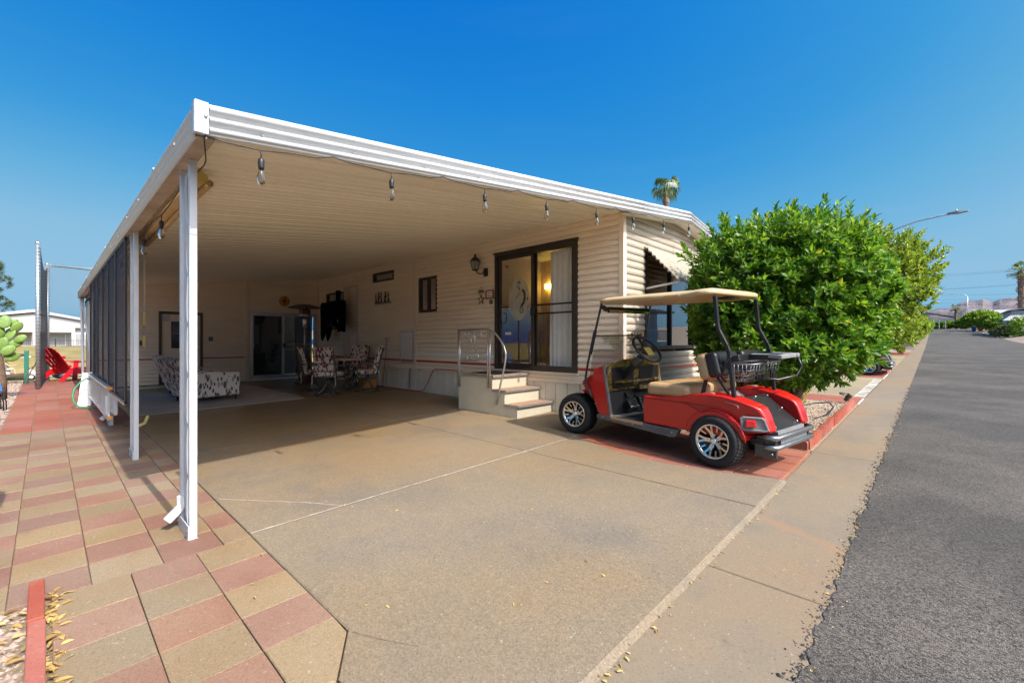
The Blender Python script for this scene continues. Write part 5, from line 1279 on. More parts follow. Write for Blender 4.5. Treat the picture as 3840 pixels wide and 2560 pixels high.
for x_ in xb:
    p = (x_-.63, -.01, fb(x_)-.045-2.55)
    if first is None: first = bulb_tree(s1_, p)
    else: c = copy_tree(first, s1_); c.location = p
s2_ = empty('string_light', (.73,3.9,2.54), 0, 'string of clear bulbs along the screened side of the carport', 'string lights')
yb_ = [5.13,6.18,7.2,8.2,9.2,10.2,11.2,12.2,13.2,14.2,15.0,15.6,16.3]
cp2 = [(-.10,-.84,.01),(-.04,-.6,-.06),(0,-.35,-.01)]
pv = 3.6
for y_ in yb_:
    h = (pv+y_)/2; cp2 += [(0,h-3.9,lz(h)-2.535),(0,y_-3.9-.2,lz(y_)-2.57),(0,y_-3.9,lz(y_)-2.575)]; pv = y_
MB().tube(cp2, .0042, 6).build('cord', MAT['black_plastic'], s2_)
for y_ in yb_: c = copy_tree(first, s2_); c.location = (0, y_-3.9, lz(y_)-2.575)
# rolled shade under the eave and its crank pole
rs = empty('rolled_shade', (.80,3.98,2.58), 0, 'tan roller shade rolled up under the left eave', 'roller shade')
MB().tube([(0,0,0),(0,3.1,0)], .042, 14).build('fabric_roll', MAT['roller_tan'], rs)
MB().tube([(0,-.015,0),(0,.0,0)], .043, 14).build('end_cap', MAT['gold_tube'], rs)
MB().tube([(.055,.0,-.035),(.055,3.1,-.035)], .024, 12).build('valance_roll', MAT['roller_tan'], rs)
MB().tube([(.055,-.015,-.035),(.055,.03,-.035)], .025, 12, caps=False).build('end_ring', MAT['gold_tube'], rs)
pl = empty('shade_pole', (.90,7.62,2.52), 0, 'white crank pole hanging behind the second carport post', 'pole')
MB().tube([(0,0,0),(0,.0,-.80)], .013, 8).build('tube', MAT['white_paint'], pl)
MB().tube([(0,0,-.78),(0,.01,-.96)], .019, 10).build('grip', MAT['yellow_plastic'], pl)
MB().tube([(0,.01,-.96),(0,.015,-1.10)], .008, 8).build('rod', MAT['alu_raw'], pl)
MB().tube([(0,.015,-1.09),(0,.02,-1.25)], .019, 10).build('grip', MAT['yellow_plastic'], pl)
# aluminium ladder hung on its side along the posts
ld = empty('ladder', (.575,8.06,.30), 0, 'aluminium extension ladder hung sideways along the carport posts', 'ladder')
for xo, y0_, y1_ in ((0,0,4.2),(.075,.35,4.6)):
    for z_ in (0, .40): 
        MB().box(xo-.012,xo+.04,y0_,y1_,z_,z_+.035).build('rail', MAT['alu_raw'], ld, bevel=.003)
        MB().box(xo-.012,xo+.042,y0_-.02,y0_,z_-.002,z_+.037).build('end_cap', MAT['clay_orange'], ld)
    n_ = 14
    for i in range(n_):
        y_ = y0_ + .16 + i*.295
        MB().box(xo+.0,xo+.03,y_-.018,y_+.018,.035,.40).build('rung', MAT['alu_raw'], ld)
MB().box(-.016,.02,.14,.24,.05,.30).build('ladder_shoe', MAT['alu_post'], ld, bevel=.01)
MB().box(.06,.10,-.02,.08,.05,.30).build('ladder_shoe', MAT['alu_post'], ld, bevel=.01)
# leaning panels, green hose
pn = empty('white_panel', (.50,11.62,gz(.5,11.62)+.012), 0, 'white metal panels leaning by the ladder', 'panel')
MB().hexa([(-.10,-.02,0),(.09,-.02,0),(.09,.02,0),(-.10,.02,0)], [(-.02,.20,.62),(.14,.20,.62),(.14,.24,.62),(-.02,.24,.62)]).build('sheet', MAT['white_paint'], pn)
MB().hexa([(-.02,.1,0),(.16,.1,0),(.16,.16,0),(-.02,.16,0)], [(.02,.30,.60),(.20,.30,.60),(.20,.36,.60),(.02,.36,.60)]).build('sheet', MAT['alu_post'], pn)
tag(MB().tube([(.60,11.5,.62),(.52,11.5,.66),(.44,11.45,.60),(.36,11.4,.48),(.33,11.35,.36),(.35,11.3,.24),(.42,11.2,.16),(.52,11.1,.145),(.60,11.05,.15)], .014, 8).build('garden_hose', MAT['hose_green']), 'green garden hose looped beside the white panels', 'hose')
tag(MB().tube([(.93,8.35,.13),(1.0,8.42,.14),(1.03,8.5,.19),(1.05,8.5,.24)], .022, 6).build('yellow_strap', MAT['yellow_plastic']), 'pale yellow plastic end poking out behind the second post', 'strap')
# ================================================================== plants
def leaf_mat(name, c0, c1, trans=.3, rough=.38):
    m = bpy.data.materials.new(name); m.use_nodes = True; t = m.node_tree; N = t.nodes; L = t.links; p = N['Principled BSDF']; p.inputs['Roughness'].default_value = rough; p.inputs['Specular IOR Level'].default_value = .45
    g = N.new('ShaderNodeNewGeometry'); r = N.new('ShaderNodeValToRGB'); r.color_ramp.elements[0].color = (*c0, 1); r.color_ramp.elements[1].color = (*c1, 1); r.color_ramp.elements[0].position = .15; r.color_ramp.elements[1].position = 1
    e3 = r.color_ramp.elements.new(.97); e3.color = (*c1, 1); r.color_ramp.elements[2].color = (min(1,c1[0]*1.9), c1[1]*1.15, c1[2]*1.3, 1); L.new(g.outputs['Random Per Island'], r.inputs[0]); L.new(r.outputs[0], p.inputs['Base Color'])
    tr = N.new('ShaderNodeBsdfTranslucent'); sc = N.new('ShaderNodeVectorMath'); sc.operation = 'MULTIPLY'; sc.inputs[1].default_value = (1.9,1.7,.7); L.new(r.outputs[0], sc.inputs[0]); L.new(sc.outputs[0], tr.inputs[0])
    mx = N.new('ShaderNodeMixShader'); mx.inputs[0].default_value = trans; L.new(p.outputs[0], mx.inputs[1]); L.new(tr.outputs[0], mx.inputs[2]); L.new(mx.outputs[0], N['Material Output'].inputs[0]); MAT[name] = m
leaf_mat('leaf_citrus', (.045,.15,.018), (.20,.335,.042), .35)
leaf_mat('leaf_lemon', (.10,.19,.025), (.30,.38,.055), .35)
leaf_mat('leaf_bush', (.17,.19,.02), (.42,.40,.05))
leaf_mat('leaf_far', (.08,.18,.02), (.24,.36,.045), .35)
leaf_mat('leaf_pine', (.03,.055,.015), (.10,.14,.035), .15, .6)
leaf_mat('leaf_palm', (.06,.11,.025), (.16,.20,.05), .2)
leaf_mat('leaf_dry', (.30,.19,.06), (.62,.46,.17), .2, .8)
mat('bark', (.13,.085,.06), .9, var=.35, vscale=18, bump=.8, bscale=40)
mat('palm_trunk', (.22,.15,.11), .9, var=.4, vscale=9, bump=.8, bscale=14)
mat('fruit', (.05,.13,.02), .4)
def add_leaf(m, p, d, up, ln, w):
    # folded leaf: base p, direction d, spine normal up
    s = d.cross(up)
    if s.length < 1e-4: s = d.orthogonal()
    s.normalize(); n = s.cross(d).normalized()
    a = p; b = p + d*ln*.5 - n*ln*.03; c = p + d*ln - n*ln*.14
    l1 = p + d*ln*.28 + s*w*.5 + n*w*.14; r1 = p + d*ln*.28 - s*w*.5 + n*w*.14
    l2 = p + d*ln*.66 + s*w*.42 + n*w*.06; r2 = p + d*ln*.66 - s*w*.42 + n*w*.06
    o = len(m.v); m.v += [tuple(a), tuple(l1), tuple(l2), tuple(c), tuple(r2), tuple(r1), tuple(b)]
    m.f += [[o, o+6, o+2, o+1], [o+6, o+3, o+2], [o, o+5, o+4, o+6], [o+6, o+4, o+3]]; m.m += [0]*4; m.sm += [False]*4
def rnd_dir(rn): 
    while 1:
        v = Vector((rn.uniform(-1,1), rn.uniform(-1,1), rn.uniform(-1,1)))
        if .05 < v.length < 1: return v.normalized()
def foliage(ells, ntips, per, ln, w, seed, inner=.35, keep=None, shoots=0):
    rn = random.Random(seed); m = MB()
    wts = [e[3]*e[4] + e[4]*e[5] + e[3]*e[5] for e in ells]; tot = sum(wts)
    for _ in range(ntips):
        k = rn.uniform(0, tot); i = 0
        while k > wts[i]: k -= wts[i]; i += 1
        e = ells[i]; d = rnd_dir(rn); rr = 1 + rn.uniform(-.16,.05) if rn.random() > inner else rn.uniform(.45,.85)
        rr *= 1 + .10*noise.noise(Vector((d.x*2.2+i*5, d.y*2.2, d.z*2.2)))
        p = Vector((e[0] + d.x*e[3]*rr, e[1] + d.y*e[4]*rr, e[2] + d.z*e[5]*rr))
        if keep and not keep(p): continue
        # drop tips buried deep in another lobe
        deep = False
        for j, q in enumerate(ells):
            if j != i and ((p.x-q[0])/q[3])**2 + ((p.y-q[1])/q[4])**2 + ((p.z-q[2])/q[5])**2 < .45: deep = True; break
        if deep and rn.random() < .8: continue
        out = Vector((d.x/e[3], d.y/e[4], d.z/e[5])).normalized()
        ax = (out + Vector((0,0,.55)) + rnd_dir(rn)*.35).normalized()
        sh = 1.0
        nl = per + rn.randint(-2, 2)
        sh_len = ln*(rn.uniform(2.0,3.4) if (shoots and d.z > .45 and rn.random() < shoots) else .55)
        o1 = ax.orthogonal().normalized(); o2 = ax.cross(o1)
        if sh_len > ln: nl = int(nl*1.8)
        for q in range(nl):
            t = q/max(1, nl-1); a = q*2.4 + rn.uniform(-.3,.3); spread = rn.uniform(.35,1.05)*(1.15 - .6*t)
            ld = (ax*math.cos(spread) + (o1*math.cos(a) + o2*math.sin(a))*math.sin(spread)).normalized()
            ld.z -= .12; ld.normalize()
            add_leaf(m, p + ax*sh_len*t + ld*ln*.08, ld, (ax + rnd_dir(rn)*.3), ln*rn.uniform(.7,1.15), w*rn.uniform(.75,1.15))
    return m
def trunk_mesh(paths):
    m = MB()
    for pts, rs in paths: m.tube(pts, rs, 8)
    return m
def tree(name, loc, label, cat, ells, ntips, per, ln, w, seed, lm, paths, group=None, keep=None, inner=.35, shoots=0, bark='bark'):
    r = empty(name, loc, 0, label, cat, group)
    foliage(ells, ntips, per, ln, w, seed, inner, keep, shoots).build('crown', MAT[lm], r)
    if paths: trunk_mesh(paths).build('trunk', MAT[bark], r)
    return r
# the big orange tree by the cart (coordinates relative to its foot)
OX, OY = 7.37, 1.60; OZ = gz(OX, OY)
E1 = [(-.02,-.08,1.90,1.16,1.10,.96),(-.44,.36,1.82,.84,.68,.90),(.34,-.42,1.84,.88,.80,.94),(-.06,-.06,1.22,1.22,1.06,.60),(.0,-.1,2.34,.95,.92,.45),(.42,-.44,1.42,.68,.58,.52),(-.40,.34,1.20,.82,.64,.56)]
kp = lambda p: p.z > .58 and (p.z > 2.3 or .447*(p.x+OX)+.894*(p.y+OY) < 5.93) and p.y < 1.55
ot = tree('orange_tree', (OX,OY,OZ), 'dense round orange tree with glossy leaves behind the red golf cart', 'tree', E1, 6200, 11, .112, .042, 21, 'leaf_citrus',
     [([(0,0,-.05),(.02,.02,.35),(-.05,.0,.8),(-.2,-.05,1.4),(-.3,0,2.0)],[.13,.10,.08,.06,.03]), ([(.05,0,-.05),(.28,-.10,.32),(.50,-.2,.75),(.6,-.3,1.4),(.7,-.4,2.0)],[.11,.09,.08,.05,.025]), ([(0,0,.5),(.15,-.3,1.1),(.2,-.5,1.9)],[.07,.05,.03]), ([(-.05,0,.8),(-.6,.2,1.3),(-.9,.3,1.9)],[.06,.04,.02])], keep=kp, shoots=.22)
rn = random.Random(4)
for i in range(26):
    e = E1[rn.choice((2,3,5,6))]; d = rnd_dir(rn); d.z = -abs(d.z)*.7; d.y = -abs(d.y); d.normalize()
    p = Vector((e[0]+d.x*e[3]*.98, e[1]+d.y*e[4]*.98, max(.6, e[2]+d.z*e[5]*.98)))
    if not kp(p): continue
    MB().ell(p, .042,.042,.04, 10, 7).build('fruit', MAT['fruit'], ot)
# low yellow-green bush
tree('small_bush', (8.45,1.95,gz(8.45,1.95)), 'low twiggy yellow green bush under the orange tree', 'bush', [(0,0,.32,.62,.45,.32),(.3,-.1,.42,.38,.32,.28),(-.3,.0,.38,.34,.3,.26)], 1900, 8, .040, .018, 5, 'leaf_bush',
     [([(0,0,0),(a*.25,b*.2,.3),(a*.5,b*.4,.6)],[.012,.008,.003]) for a, b in ((1,.3),(-1,.2),(.4,-1),(-.4,-.8),(.1,.9),(-.8,-.6),(.9,-.6))], inner=.5, keep=lambda p: p.z > .06)
# trees further up the street
tree('lemon_tree', (19.5,2.0,gz(19.5,2)), 'loose branched lemon tree reaching over the pavement behind the orange tree', 'tree',
     [(0,0,2.6,1.9,1.7,1.3),(.6,-.6,3.6,1.3,1.2,.9),(.5,-1.3,2.9,1.0,.8,.6),(.8,-1.75,3.4,.65,.5,.45),(.2,-1.5,2.35,.8,.6,.35),(.6,-.6,4.5,.6,.5,.45),(.9,-1.2,3.6,.8,.6,.5)], 1900, 10, .15, .06, 31, 'leaf_lemon',
     [([(0,0,0),(.05,0,.9),(.3,-.4,2.0),(.6,-1.0,3.0),(.8,-1.9,3.7)],[.12,.10,.07,.045,.015]), ([(.05,0,.9),(-.2,.2,2.0),(.3,-.3,3.6),(.6,-.6,4.7)],[.08,.06,.04,.012]), ([(.3,-.4,2.0),(.4,-1.4,2.6),(.4,-2.2,2.9)],[.05,.03,.01])], shoots=.6)
for i, (x_, y_, h_, r_, n_) in enumerate(((26.5,2.2,3.1,1.7,1100),(33,2.3,3.3,1.9,1100),(42,2.6,3.0,2.1,900),(53,2.8,3.1,2.3,800),(66,2.8,3.0,2.4,700),(82,3.0,3.2,2.6,600),(100,3.0,3.2,2.8,500))):
    nm = ('second','third','fourth','fifth','sixth','seventh','eighth')[i]
    z_ = gz(x_, y_)
    tree('street_tree', (x_,y_,z_), f'clipped yellow green citrus, {nm} tree along the left pavement', 'tree', [(0,0,h_*.58,r_,r_*.95,h_*.42),(.3*r_,-.35*r_,h_*.5,r_*.7,r_*.75,h_*.36),(-.4*r_,.1,h_*.66,r_*.6,r_*.6,h_*.34)], n_, 9, .17+.02*i, .075+.012*i, 40+i, 'leaf_lemon' if i < 3 else 'leaf_far',
         [([(0,0,0),(.1,0,h_*.3),(.2,-.1,h_*.6)],[.12,.09,.04])], 'citrus trees along the left pavement')

# palms
def palm(name, loc, h, cr, label, tr=.2, droop=.5, nf=22, bulge=False, group='fan palms'):
    r = empty(name, loc, 0, label, 'palm tree', group); rn = random.Random(int(h*10))
    prof = [(tr*1.25,0),(tr,h*.1),(tr*.95,h*.6)]
    prof += [(tr*.9,h*.87),(tr*1.7,h*.885),(tr*1.75,h*.90),(tr*1.1,h*.925),(tr*.5,h*.945),(tr*.4,h*.99),(0,h)] if bulge else [(tr*1.0,h*.9),(tr*1.25,h*.95),(tr*.8,h),(0,h)]
    MB().lathe(prof, (0,0,0), 'z', 12).build('trunk', MAT['palm_trunk'], r)
    bt = MB()
    if not bulge:
        for i in range(int(h*16)):
            z = h*(.12+.86*rn.random()); a = rn.uniform(0,6.28); rr = tr*1.0
            c0 = Vector((rr*math.cos(a), rr*math.sin(a), z)); dv = Vector((math.cos(a), math.sin(a), .6))*tr*.55
            bt.bar(c0, c0+dv, tr*.35, tr*.12)
        bt.build('leaf_boots', MAT['palm_trunk'], r)['kind'] = 'stuff'
    fr = MB()
    for i in range(nf):
        a = 2*math.pi*i/nf + rn.uniform(-.2,.2); el = rn.uniform(-.7,1.2); st = cr*rn.uniform(.45,.6)
        d = Vector((math.cos(a)*math.cos(el), math.sin(a)*math.cos(el), math.sin(el)))
        c0 = Vector((0,0,h*.985)); c1 = c0 + d*st; fr.tube([c0, c1], tr*.08, 4)
        s1 = d.cross(Vector((0,0,1))).normalized(); s2 = s1.cross(d)
        for q in range(13):
            t = (q/12-.5)*2.4; ld = (d*math.cos(t) + s1*math.sin(t)).normalized(); ll = cr*.55*rn.uniform(.8,1.1)
            e1 = c1 + ld*ll*.6; e2 = c1 + ld*ll*.85 + Vector((0,0,-droop*ll*.55)); ww = cr*.028
            fr.add([c1-s2*.0+s1*ww*.3, c1-s1*ww*.3, e1-s1*ww, e1+s1*ww, e2], [(0,1,2,3),(3,2,4)])
    fr.build('fronds', MAT['leaf_palm'], r)
    return r
palm('palm_tree', (58,26.2,.8), 21.8, 2.1, 'slender palm rising above the white roof peak', .27, 1.5, 30, True)
def zat(v, X, Y): return 1.35 + (1280-v)/1659.*(X*math.cos(YAW)+Y*math.sin(YAW))
palm('palm_tree', (141,-3.9,zat(1238,141,-3.9)), 5.0, 1.3, 'short shaggy palm at the far end of the street', .24, .2, 26)
palm('palm_tree', (104,-10.1,zat(1252,104,-10.1)), 9.8, 1.9, 'thick shaggy palm trunk at the right edge of the view', .46, .4, 26)
palm('palm_tree', (37.5,3.4,gz(37.5,3.4)), 7.4, 1.5, 'palm whose fronds show beside the street lamp above the trees', .25, .6, 16)

# left yard: cactus, pine
mat('cactus_green', (.14,.24,.05), .55, var=.2, vscale=9, bump=.2, bscale=60)
_t = MAT['cactus_green'].node_tree; _p = _t.nodes['Principled BSDF']; _src = _p.inputs['Base Color'].links[0].from_socket
_v = _t.nodes.new('ShaderNodeTexVoronoi'); _v.inputs['Scale'].default_value = 26; _g = _t.nodes.new('ShaderNodeNewGeometry'); _t.links.new(_g.outputs['Position'], _v.inputs['Vector'])
_c = _t.nodes.new('ShaderNodeMath'); _c.operation = 'LESS_THAN'; _c.inputs[1].default_value = .16; _t.links.new(_v.outputs['Distance'], _c.inputs[0])
_m = _t.nodes.new('ShaderNodeMix'); _m.data_type = 'RGBA'; _m.inputs[7].default_value = (.42,.36,.2,1); _t.links.new(_c.outputs[0], _m.inputs[0]); _t.links.new(_src, _m.inputs[6]); _t.links.new(_m.outputs[2], _p.inputs['Base Color'])
ca = empty('prickly_pear', (-.66,14.1,gz(-.66,14.1)), 0, 'prickly pear cactus with round green pads at the left edge', 'cactus')
MB().tube([(-.02,0,0),(.0,0,.4),(-.05,0,.85),(-.1,0,1.1)], [.12,.10,.10,.08], 10).build('trunk', MAT['bark'], ca)
rn = random.Random(3)
def pad(c, w, h, tilt, yaw):
    m = MB().ell((0,0,h*.5), w*.5, .028, h*.5, 18, 12); o = m.build('pad', MAT['cactus_green'], ca); o.location = c; o.rotation_euler = (rn.uniform(-.3,.3), tilt, yaw)
    sp = MB()
for c, w, h, t, yw in (((-.10,0,1.05),.20,.30,-.3,.2),((-.02,.03,1.05),.19,.28,.35,-.3),((-.16,-.04,1.02),.20,.28,-.7,.6),((.02,-.05,.95),.18,.26,.8,.1),((-.04,0,1.28),.21,.30,.05,.3),((.07,.04,1.25),.20,.29,.30,-.6),((-.18,.02,1.27),.20,.28,-.25,.4),((.12,.0,1.12),.17,.24,.95,.3),((.05,-.06,1.5),.20,.28,.12,.0),((-.10,.03,1.52),.21,.27,-.15,.7),((.16,.03,1.42),.18,.26,.5,.5),((.20,-.02,1.22),.15,.22,.9,-.2),((-.25,0,1.45),.2,.27,-.4,.1),((.05,.0,.86),.19,.26,1.25,.4),((.16,.02,1.52),.13,.2,.35,.2)): pad(c, w, h, t, yw)
def pine(loc, label):
    r = empty('pine_tree', loc, 0, label, 'tree')
    ells = [(.85,-.2,6.0,.55,.5,.45),(.65,.1,6.5,.5,.5,.4),(.95,.0,4.95,.55,.5,.30),(.55,.2,5.2,.45,.5,.35),(-.8,0,6.2,1.2,1.1,1.0),(-.6,0,7.6,1.1,1.1,.9)]
    foliage(ells, 1100, 22, .16, .014, 61, .3).build('crown', MAT['leaf_pine'], r)
    trunk_mesh([([(-.6,0,0),(-.55,0,4),(-.6,0,8)],[.22,.16,.05]), ([(-.55,0,4.3),(.2,0,4.7),(.9,0,4.95)],[.07,.05,.02]), ([(-.56,0,5.2),(.2,-.1,5.7),(.85,-.2,6.0)],[.07,.05,.02])]).build('trunk', MAT['bark'], r)
    return r
pine((-2.52,30,lawn_z(-2.5,30)), 'pine with tufted branches poking in at the left edge')

# dry leaf litter
def litter(name, n, seed, region, label, zb=.004, size=(.02,.05), edge=None):
    rn = random.Random(seed); m = MB()
    for _ in range(n):
        if edge: x, y = edge(rn)
        else: x, y = rn.uniform(region[0], region[1]), rn.uniform(region[2], region[3])
        a = rn.uniform(0,6.28); l = rn.uniform(*size); d = Vector((math.cos(a), math.sin(a), rn.uniform(-.1,.25))).normalized()
        add_leaf(m, Vector((x, y, gz(x, y)+zb+rn.uniform(0,.006))), d, Vector((rn.uniform(-.4,.4),rn.uniform(-.4,.4),1)), l, l*.4)
    return tag(m.build(name, MAT['leaf_dry'], kind='stuff'), label, 'leaves')
litter('dry_leaves', 900, 1, None, 'dry yellow leaf litter along the ragged edge of the road', .0, (.008,.024), lambda r: ((lambda x: (x, .355 + .02*math.sin(x*2.1) + r.gauss(0,.022)))(1.2 + 14*r.random()**1.7)))
litter('dry_leaves', 260, 2, None, 'scattered dry leaves on the asphalt', -.003, (.015,.05), lambda r: (1.5+16*r.random()**1.5, r.uniform(-3,.3)))
litter('dry_leaves', 420, 3, (6.1,10.2,.99,2.6), 'dry leaves lying on the gravel bed', .012, (.02,.055))
litter('dry_leaves', 170, 4, None, 'dry leaves behind and beside the red brick kerb', .012, (.02,.07), lambda r: (r.choice((r.uniform(-.5,-.06), r.uniform(.0,.05))), r.uniform(2.3,3.35)))
litter('dry_leaves', 45, 5, (0.0,2.6,1.1,4.0), 'few small dry leaves on the pavers and driveway', .019, (.012,.03))
litter('dry_leaves', 60, 6, None, 'dry leaf scraps in the seam of the driveway lip', .004, (.012,.03), lambda r: (1.3+3.2*r.random(), .93+r.gauss(0,.012)))

# ================================================================== bed edging, kerb, lights
rn = random.Random(12)
def edging(p0, ang, n, unit=.295, t=.05, h=.125):
    pr = [(0,-.05)] + [(unit-.004,-.05)]
    top = []
    for k in (1, 0):
        for i in range(7):
            a = math.pi*i/6; top.append((unit*.25 + k*unit*.5 + unit*.245*math.cos(a), h-.045 + .045*math.sin(a)))
    pr += top
    for i in range(n):
        o = MB().prism(pr, -t/2, t/2, 'xz').build('edging_brick', MAT['edging_red'], edg, bevel=.004)
        x = p0[0]+math.cos(ang)*unit*i; y = p0[1]+math.sin(ang)*unit*i
        o.location = (x, y, gz(x, y)+rn.uniform(-.006,.006)); o.rotation_euler = (rn.uniform(-.03,.03), -GA if ang < .5 else -GB, ang + rn.uniform(-.02,.02))
edg = empty('scalloped_edging', (0,0,0), 0, 'red scalloped concrete edging round the gravel bed', 'edging')
edging((6.0,1.035), 0, 14); edging((5.955,1.02), R(91), 4)
edg2 = edg
edg = empty('scalloped_edging', (0,0,0), 0, 'red scalloped edging beside the neighbour driveway farther up the pavement', 'edging'); edging((17.9,1.03), 0, 4); edging((17.9,1.02), R(91), 3)
kb_ = empty('brick_kerb', (-.03,2.3,0), 0, 'red painted brick kerb at the lower left corner', 'kerb')
for y0, y1, x_ in ((2.955,3.42,-.004),(2.36,2.95,.0),(1.75,2.355,.003)):
    MB().box(x_-.028,x_+.03,y0-2.3,y1-2.3,gz(0,y0)-.05,gz(0,y0)+.075).build('kerb_brick', MAT['edging_red'], kb_, bevel=.006)
def spot(loc, rz, label):
    r = empty('solar_spotlight', loc, rz, label, 'light', 'solar spotlights on the bed edging')
    MB().tube([(0,0,-.05),(0,0,.10)], .010, 6).build('stake', MAT['black_plastic'], r)
    o = MB().lathe([(0,-.10),(.030,-.095),(.034,-.06),(.045,.02),(.046,.05),(.040,.052),(.036,.03),(0,.03)], (0,0,0), 'x', 16).build('lamp_body', MAT['bronze_frame'], r); o.location = (0,0,.14); o.rotation_euler = (0, R(-55), 0)
    o = MB().lathe([(0,-.008),(.06,-.008),(.064,0),(.06,.008),(0,.008)], (0,0,0), 'z', 20).build('solar_panel', MAT['steel_dark'], r); o.location = (-.09,-.04,.19); o.rotation_euler = (R(15), R(10), 0)
    MB().tube([(0,0,.13),(-.05,-.02,.16),(-.09,-.04,.182)], .010, 6).build('bracket', MAT['black_plastic'], r)
spot((6.50,1.16,gz(6.5,1.16)), R(-90), 'black solar spotlight at the near corner of the scalloped edging')
spot((10.22,1.12,gz(10.2,1.1)), R(-70), 'black solar spotlight at the far end of the scalloped edging')
tag(MB().tube([(x, y, gz(x, y)+z) for x, y, z in ((7.2,1.9,.02),(7.7,2.0,.02),(8.6,1.75,.05),(9.2,1.5,.10),(9.35,1.30,.12),(9.1,1.2,.08),(8.6,1.2,.03),(8.1,1.3,.02))], .012, 8).build('irrigation_hose', MAT['black_plastic']), 'looped black irrigation hose on the gravel bed', 'hose')
# strip of red tile and the neighbour driveway
nd = empty('neighbour_driveway'); nd['kind'] = 'structure'
MB().box(10.36,18.0,.99,7.5,-.09,.0).shear().build('tile_bed', MAT['white_paint'], nd)
for i in range(3):
    for k in range(8): MB().cbox(10.37+i*.31+.003,10.37+(i+1)*.31-.003,1.0+k*.6+.003,1.0+(k+1)*.6-.003,-.05,.012,.003).shear().build('red_tile', MAT['tile_red'], nd)
for i in range(5):
    for k in range(7): MB().cbox(11.31+i*.985+.007,11.31+(i+1)*.985-.007,1.16+k*.9+.007,1.16+(k+1)*.9-.007,-.05,.012,.003).shear().build('paving_tile', MAT['neighbour_tile'], nd)
MB().box(11.31,16.2,.99,1.15,-.05,.013).shear().build('painted_band', mat('worn_paint',(.22,.18,.125),.8,vscale=3.5,col2=(.46,.46,.44),thr=(.44,.60)), nd)
for i in range(5):
    for k in range(8): MB().cbox(16.25+i*.31+.003,16.25+(i+1)*.31-.003,1.0+k*.6+.003,1.0+(k+1)*.6-.003,-.05,.012,.003).shear().build('red_tile', MAT['tile_red'], nd)
for i, (x0, x1) in enumerate(((18.0,24.5),(24.5,31),(31,36),(36,40))): MB().box(x0,x1,.99,6,-.05,.004+.001*i).shear().build('neighbour_yard', MAT[('gravel_base','neighbour_tile','tile_red','gravel_base')[i]], kind='structure')
# neighbour golf cart: same model, dark body
cart2 = copy_tree(cart); cart2.matrix_world = cart_matrix(17.55, 2.28, .02, .9998)
cart2['label'] = 'dark grey golf cart parked beyond the orange tree, mostly hidden'; cart['group'] = cart2['group'] = 'parked golf carts'
def recolor(o, a, b):
    for ch in o.children:
        if ch.type == 'MESH' and ch.data.materials and ch.data.materials[0] == MAT[a]:
            ch.material_slots[0].link = 'OBJECT'; ch.material_slots[0].material = MAT[b]
        recolor(ch, a, b)
recolor(cart2, 'cart_red', 'cart_grey')
# concrete marker, pedestals
mk_ = MB().loft([[(-.22,-.12,0),(.22,-.12,0),(.22,.12,0),(-.22,.12,0)],[(-.14,-.10,.46),(.14,-.10,.46),(.14,.10,.46),(-.14,.10,.46)]], True, True, 0, False).build('concrete_marker', MAT['walk_concrete'], bevel=.02); mk_.location = (33.1,1.25,gz(33.1,1.25))
tag(mk_, 'tapered pale concrete block standing at the pavement edge', 'marker')
w_ = tag(MB().box(-.9,.9,-2.4,.1,0,.55).build('block_planter', MAT['block_grey'], bevel=.02), 'low grey block planter under the street trees', 'planter'); w_.location = (47,3.4,gz(47,3.4))
w_ = tag(MB().box(-.2,.2,-.2,.2,0,.95).box(-.24,.24,-.24,.24,.95,1.02).build('block_pier', MAT['block_grey'], bevel=.01), 'short grey block pier at the pavement edge', 'pier'); w_.location = (52,1.25,gz(52,1.25))
w_ = tag(MB().box(-.35,.35,-.3,.3,0,1.1).box(-.38,.38,-.33,.33,1.1,1.18).build('utility_box', mat('util_green',(.05,.12,.08),.5), bevel=.02), 'dark green utility box beside the far pavement', 'utility box'); w_.location = (96,1.5,gz(96,1.5))

# ================================================================== street lamps and wires
def lamp(loc, h, arm, label, sgn=-1):
    r = empty('street_lamp', loc, 0, label, 'street lamp', 'street lamps along the road')
    MB().lathe([(.10,0),(.07,h*.6),(.05,h)], (0,0,0), 'z', 12).build('pole', MAT['alu_frame'], r)
    MB().tube([(0,0,h-.1),(0,sgn*arm*.2,h+.25),(0,sgn*arm*.5,h+.48),(0,sgn*arm*.85,h+.58),(0,sgn*arm,h+.60)], .035, 8).build('arm', MAT['alu_frame'], r)
    MB().loft([[(-.05,sgn*(arm-.25),h+.58),(.05,sgn*(arm-.25),h+.58),(.05,sgn*(arm-.25),h+.66),(-.05,sgn*(arm-.25),h+.66)],[(-.13,sgn*(arm+.1),h+.57),(.13,sgn*(arm+.1),h+.57),(.10,sgn*(arm+.1),h+.68),(-.10,sgn*(arm+.1),h+.68)],[(-.08,sgn*(arm+.42),h+.60),(.08,sgn*(arm+.42),h+.60),(.06,sgn*(arm+.42),h+.65),(-.06,sgn*(arm+.42),h+.65)]], True, True, 0, False).build('lamp_head', MAT['grey_plastic'], r, bevel=.01)
    MB().lathe([(.03,h+.66),(.035,h+.72),(.03,h+.75),(0,h+.755)], (0,sgn*(arm+.05),0), 'z', 8).build('photocell', MAT['alu_raw'], r)
lamp((28,1.75,gz(28,1.75)), 5.95, 2.5, 'nearest street lamp, its arm reaching over the road above the trees')
lamp((76,1.75,gz(76,1.75)), 5.0, 2.5, 'second street lamp, smaller, above the street trees')
lamp((104,1.75,gz(104,1.75)), 4.6, 2.5, 'tiny third street lamp far up the street')
lamp((150,-6.1,zat(1238,150,-6.1)), 8.2, 2.6, 'street lamp beyond the far end of the road, arm pointing left', 1)
mat('wire', (.16,.19,.22), .6)
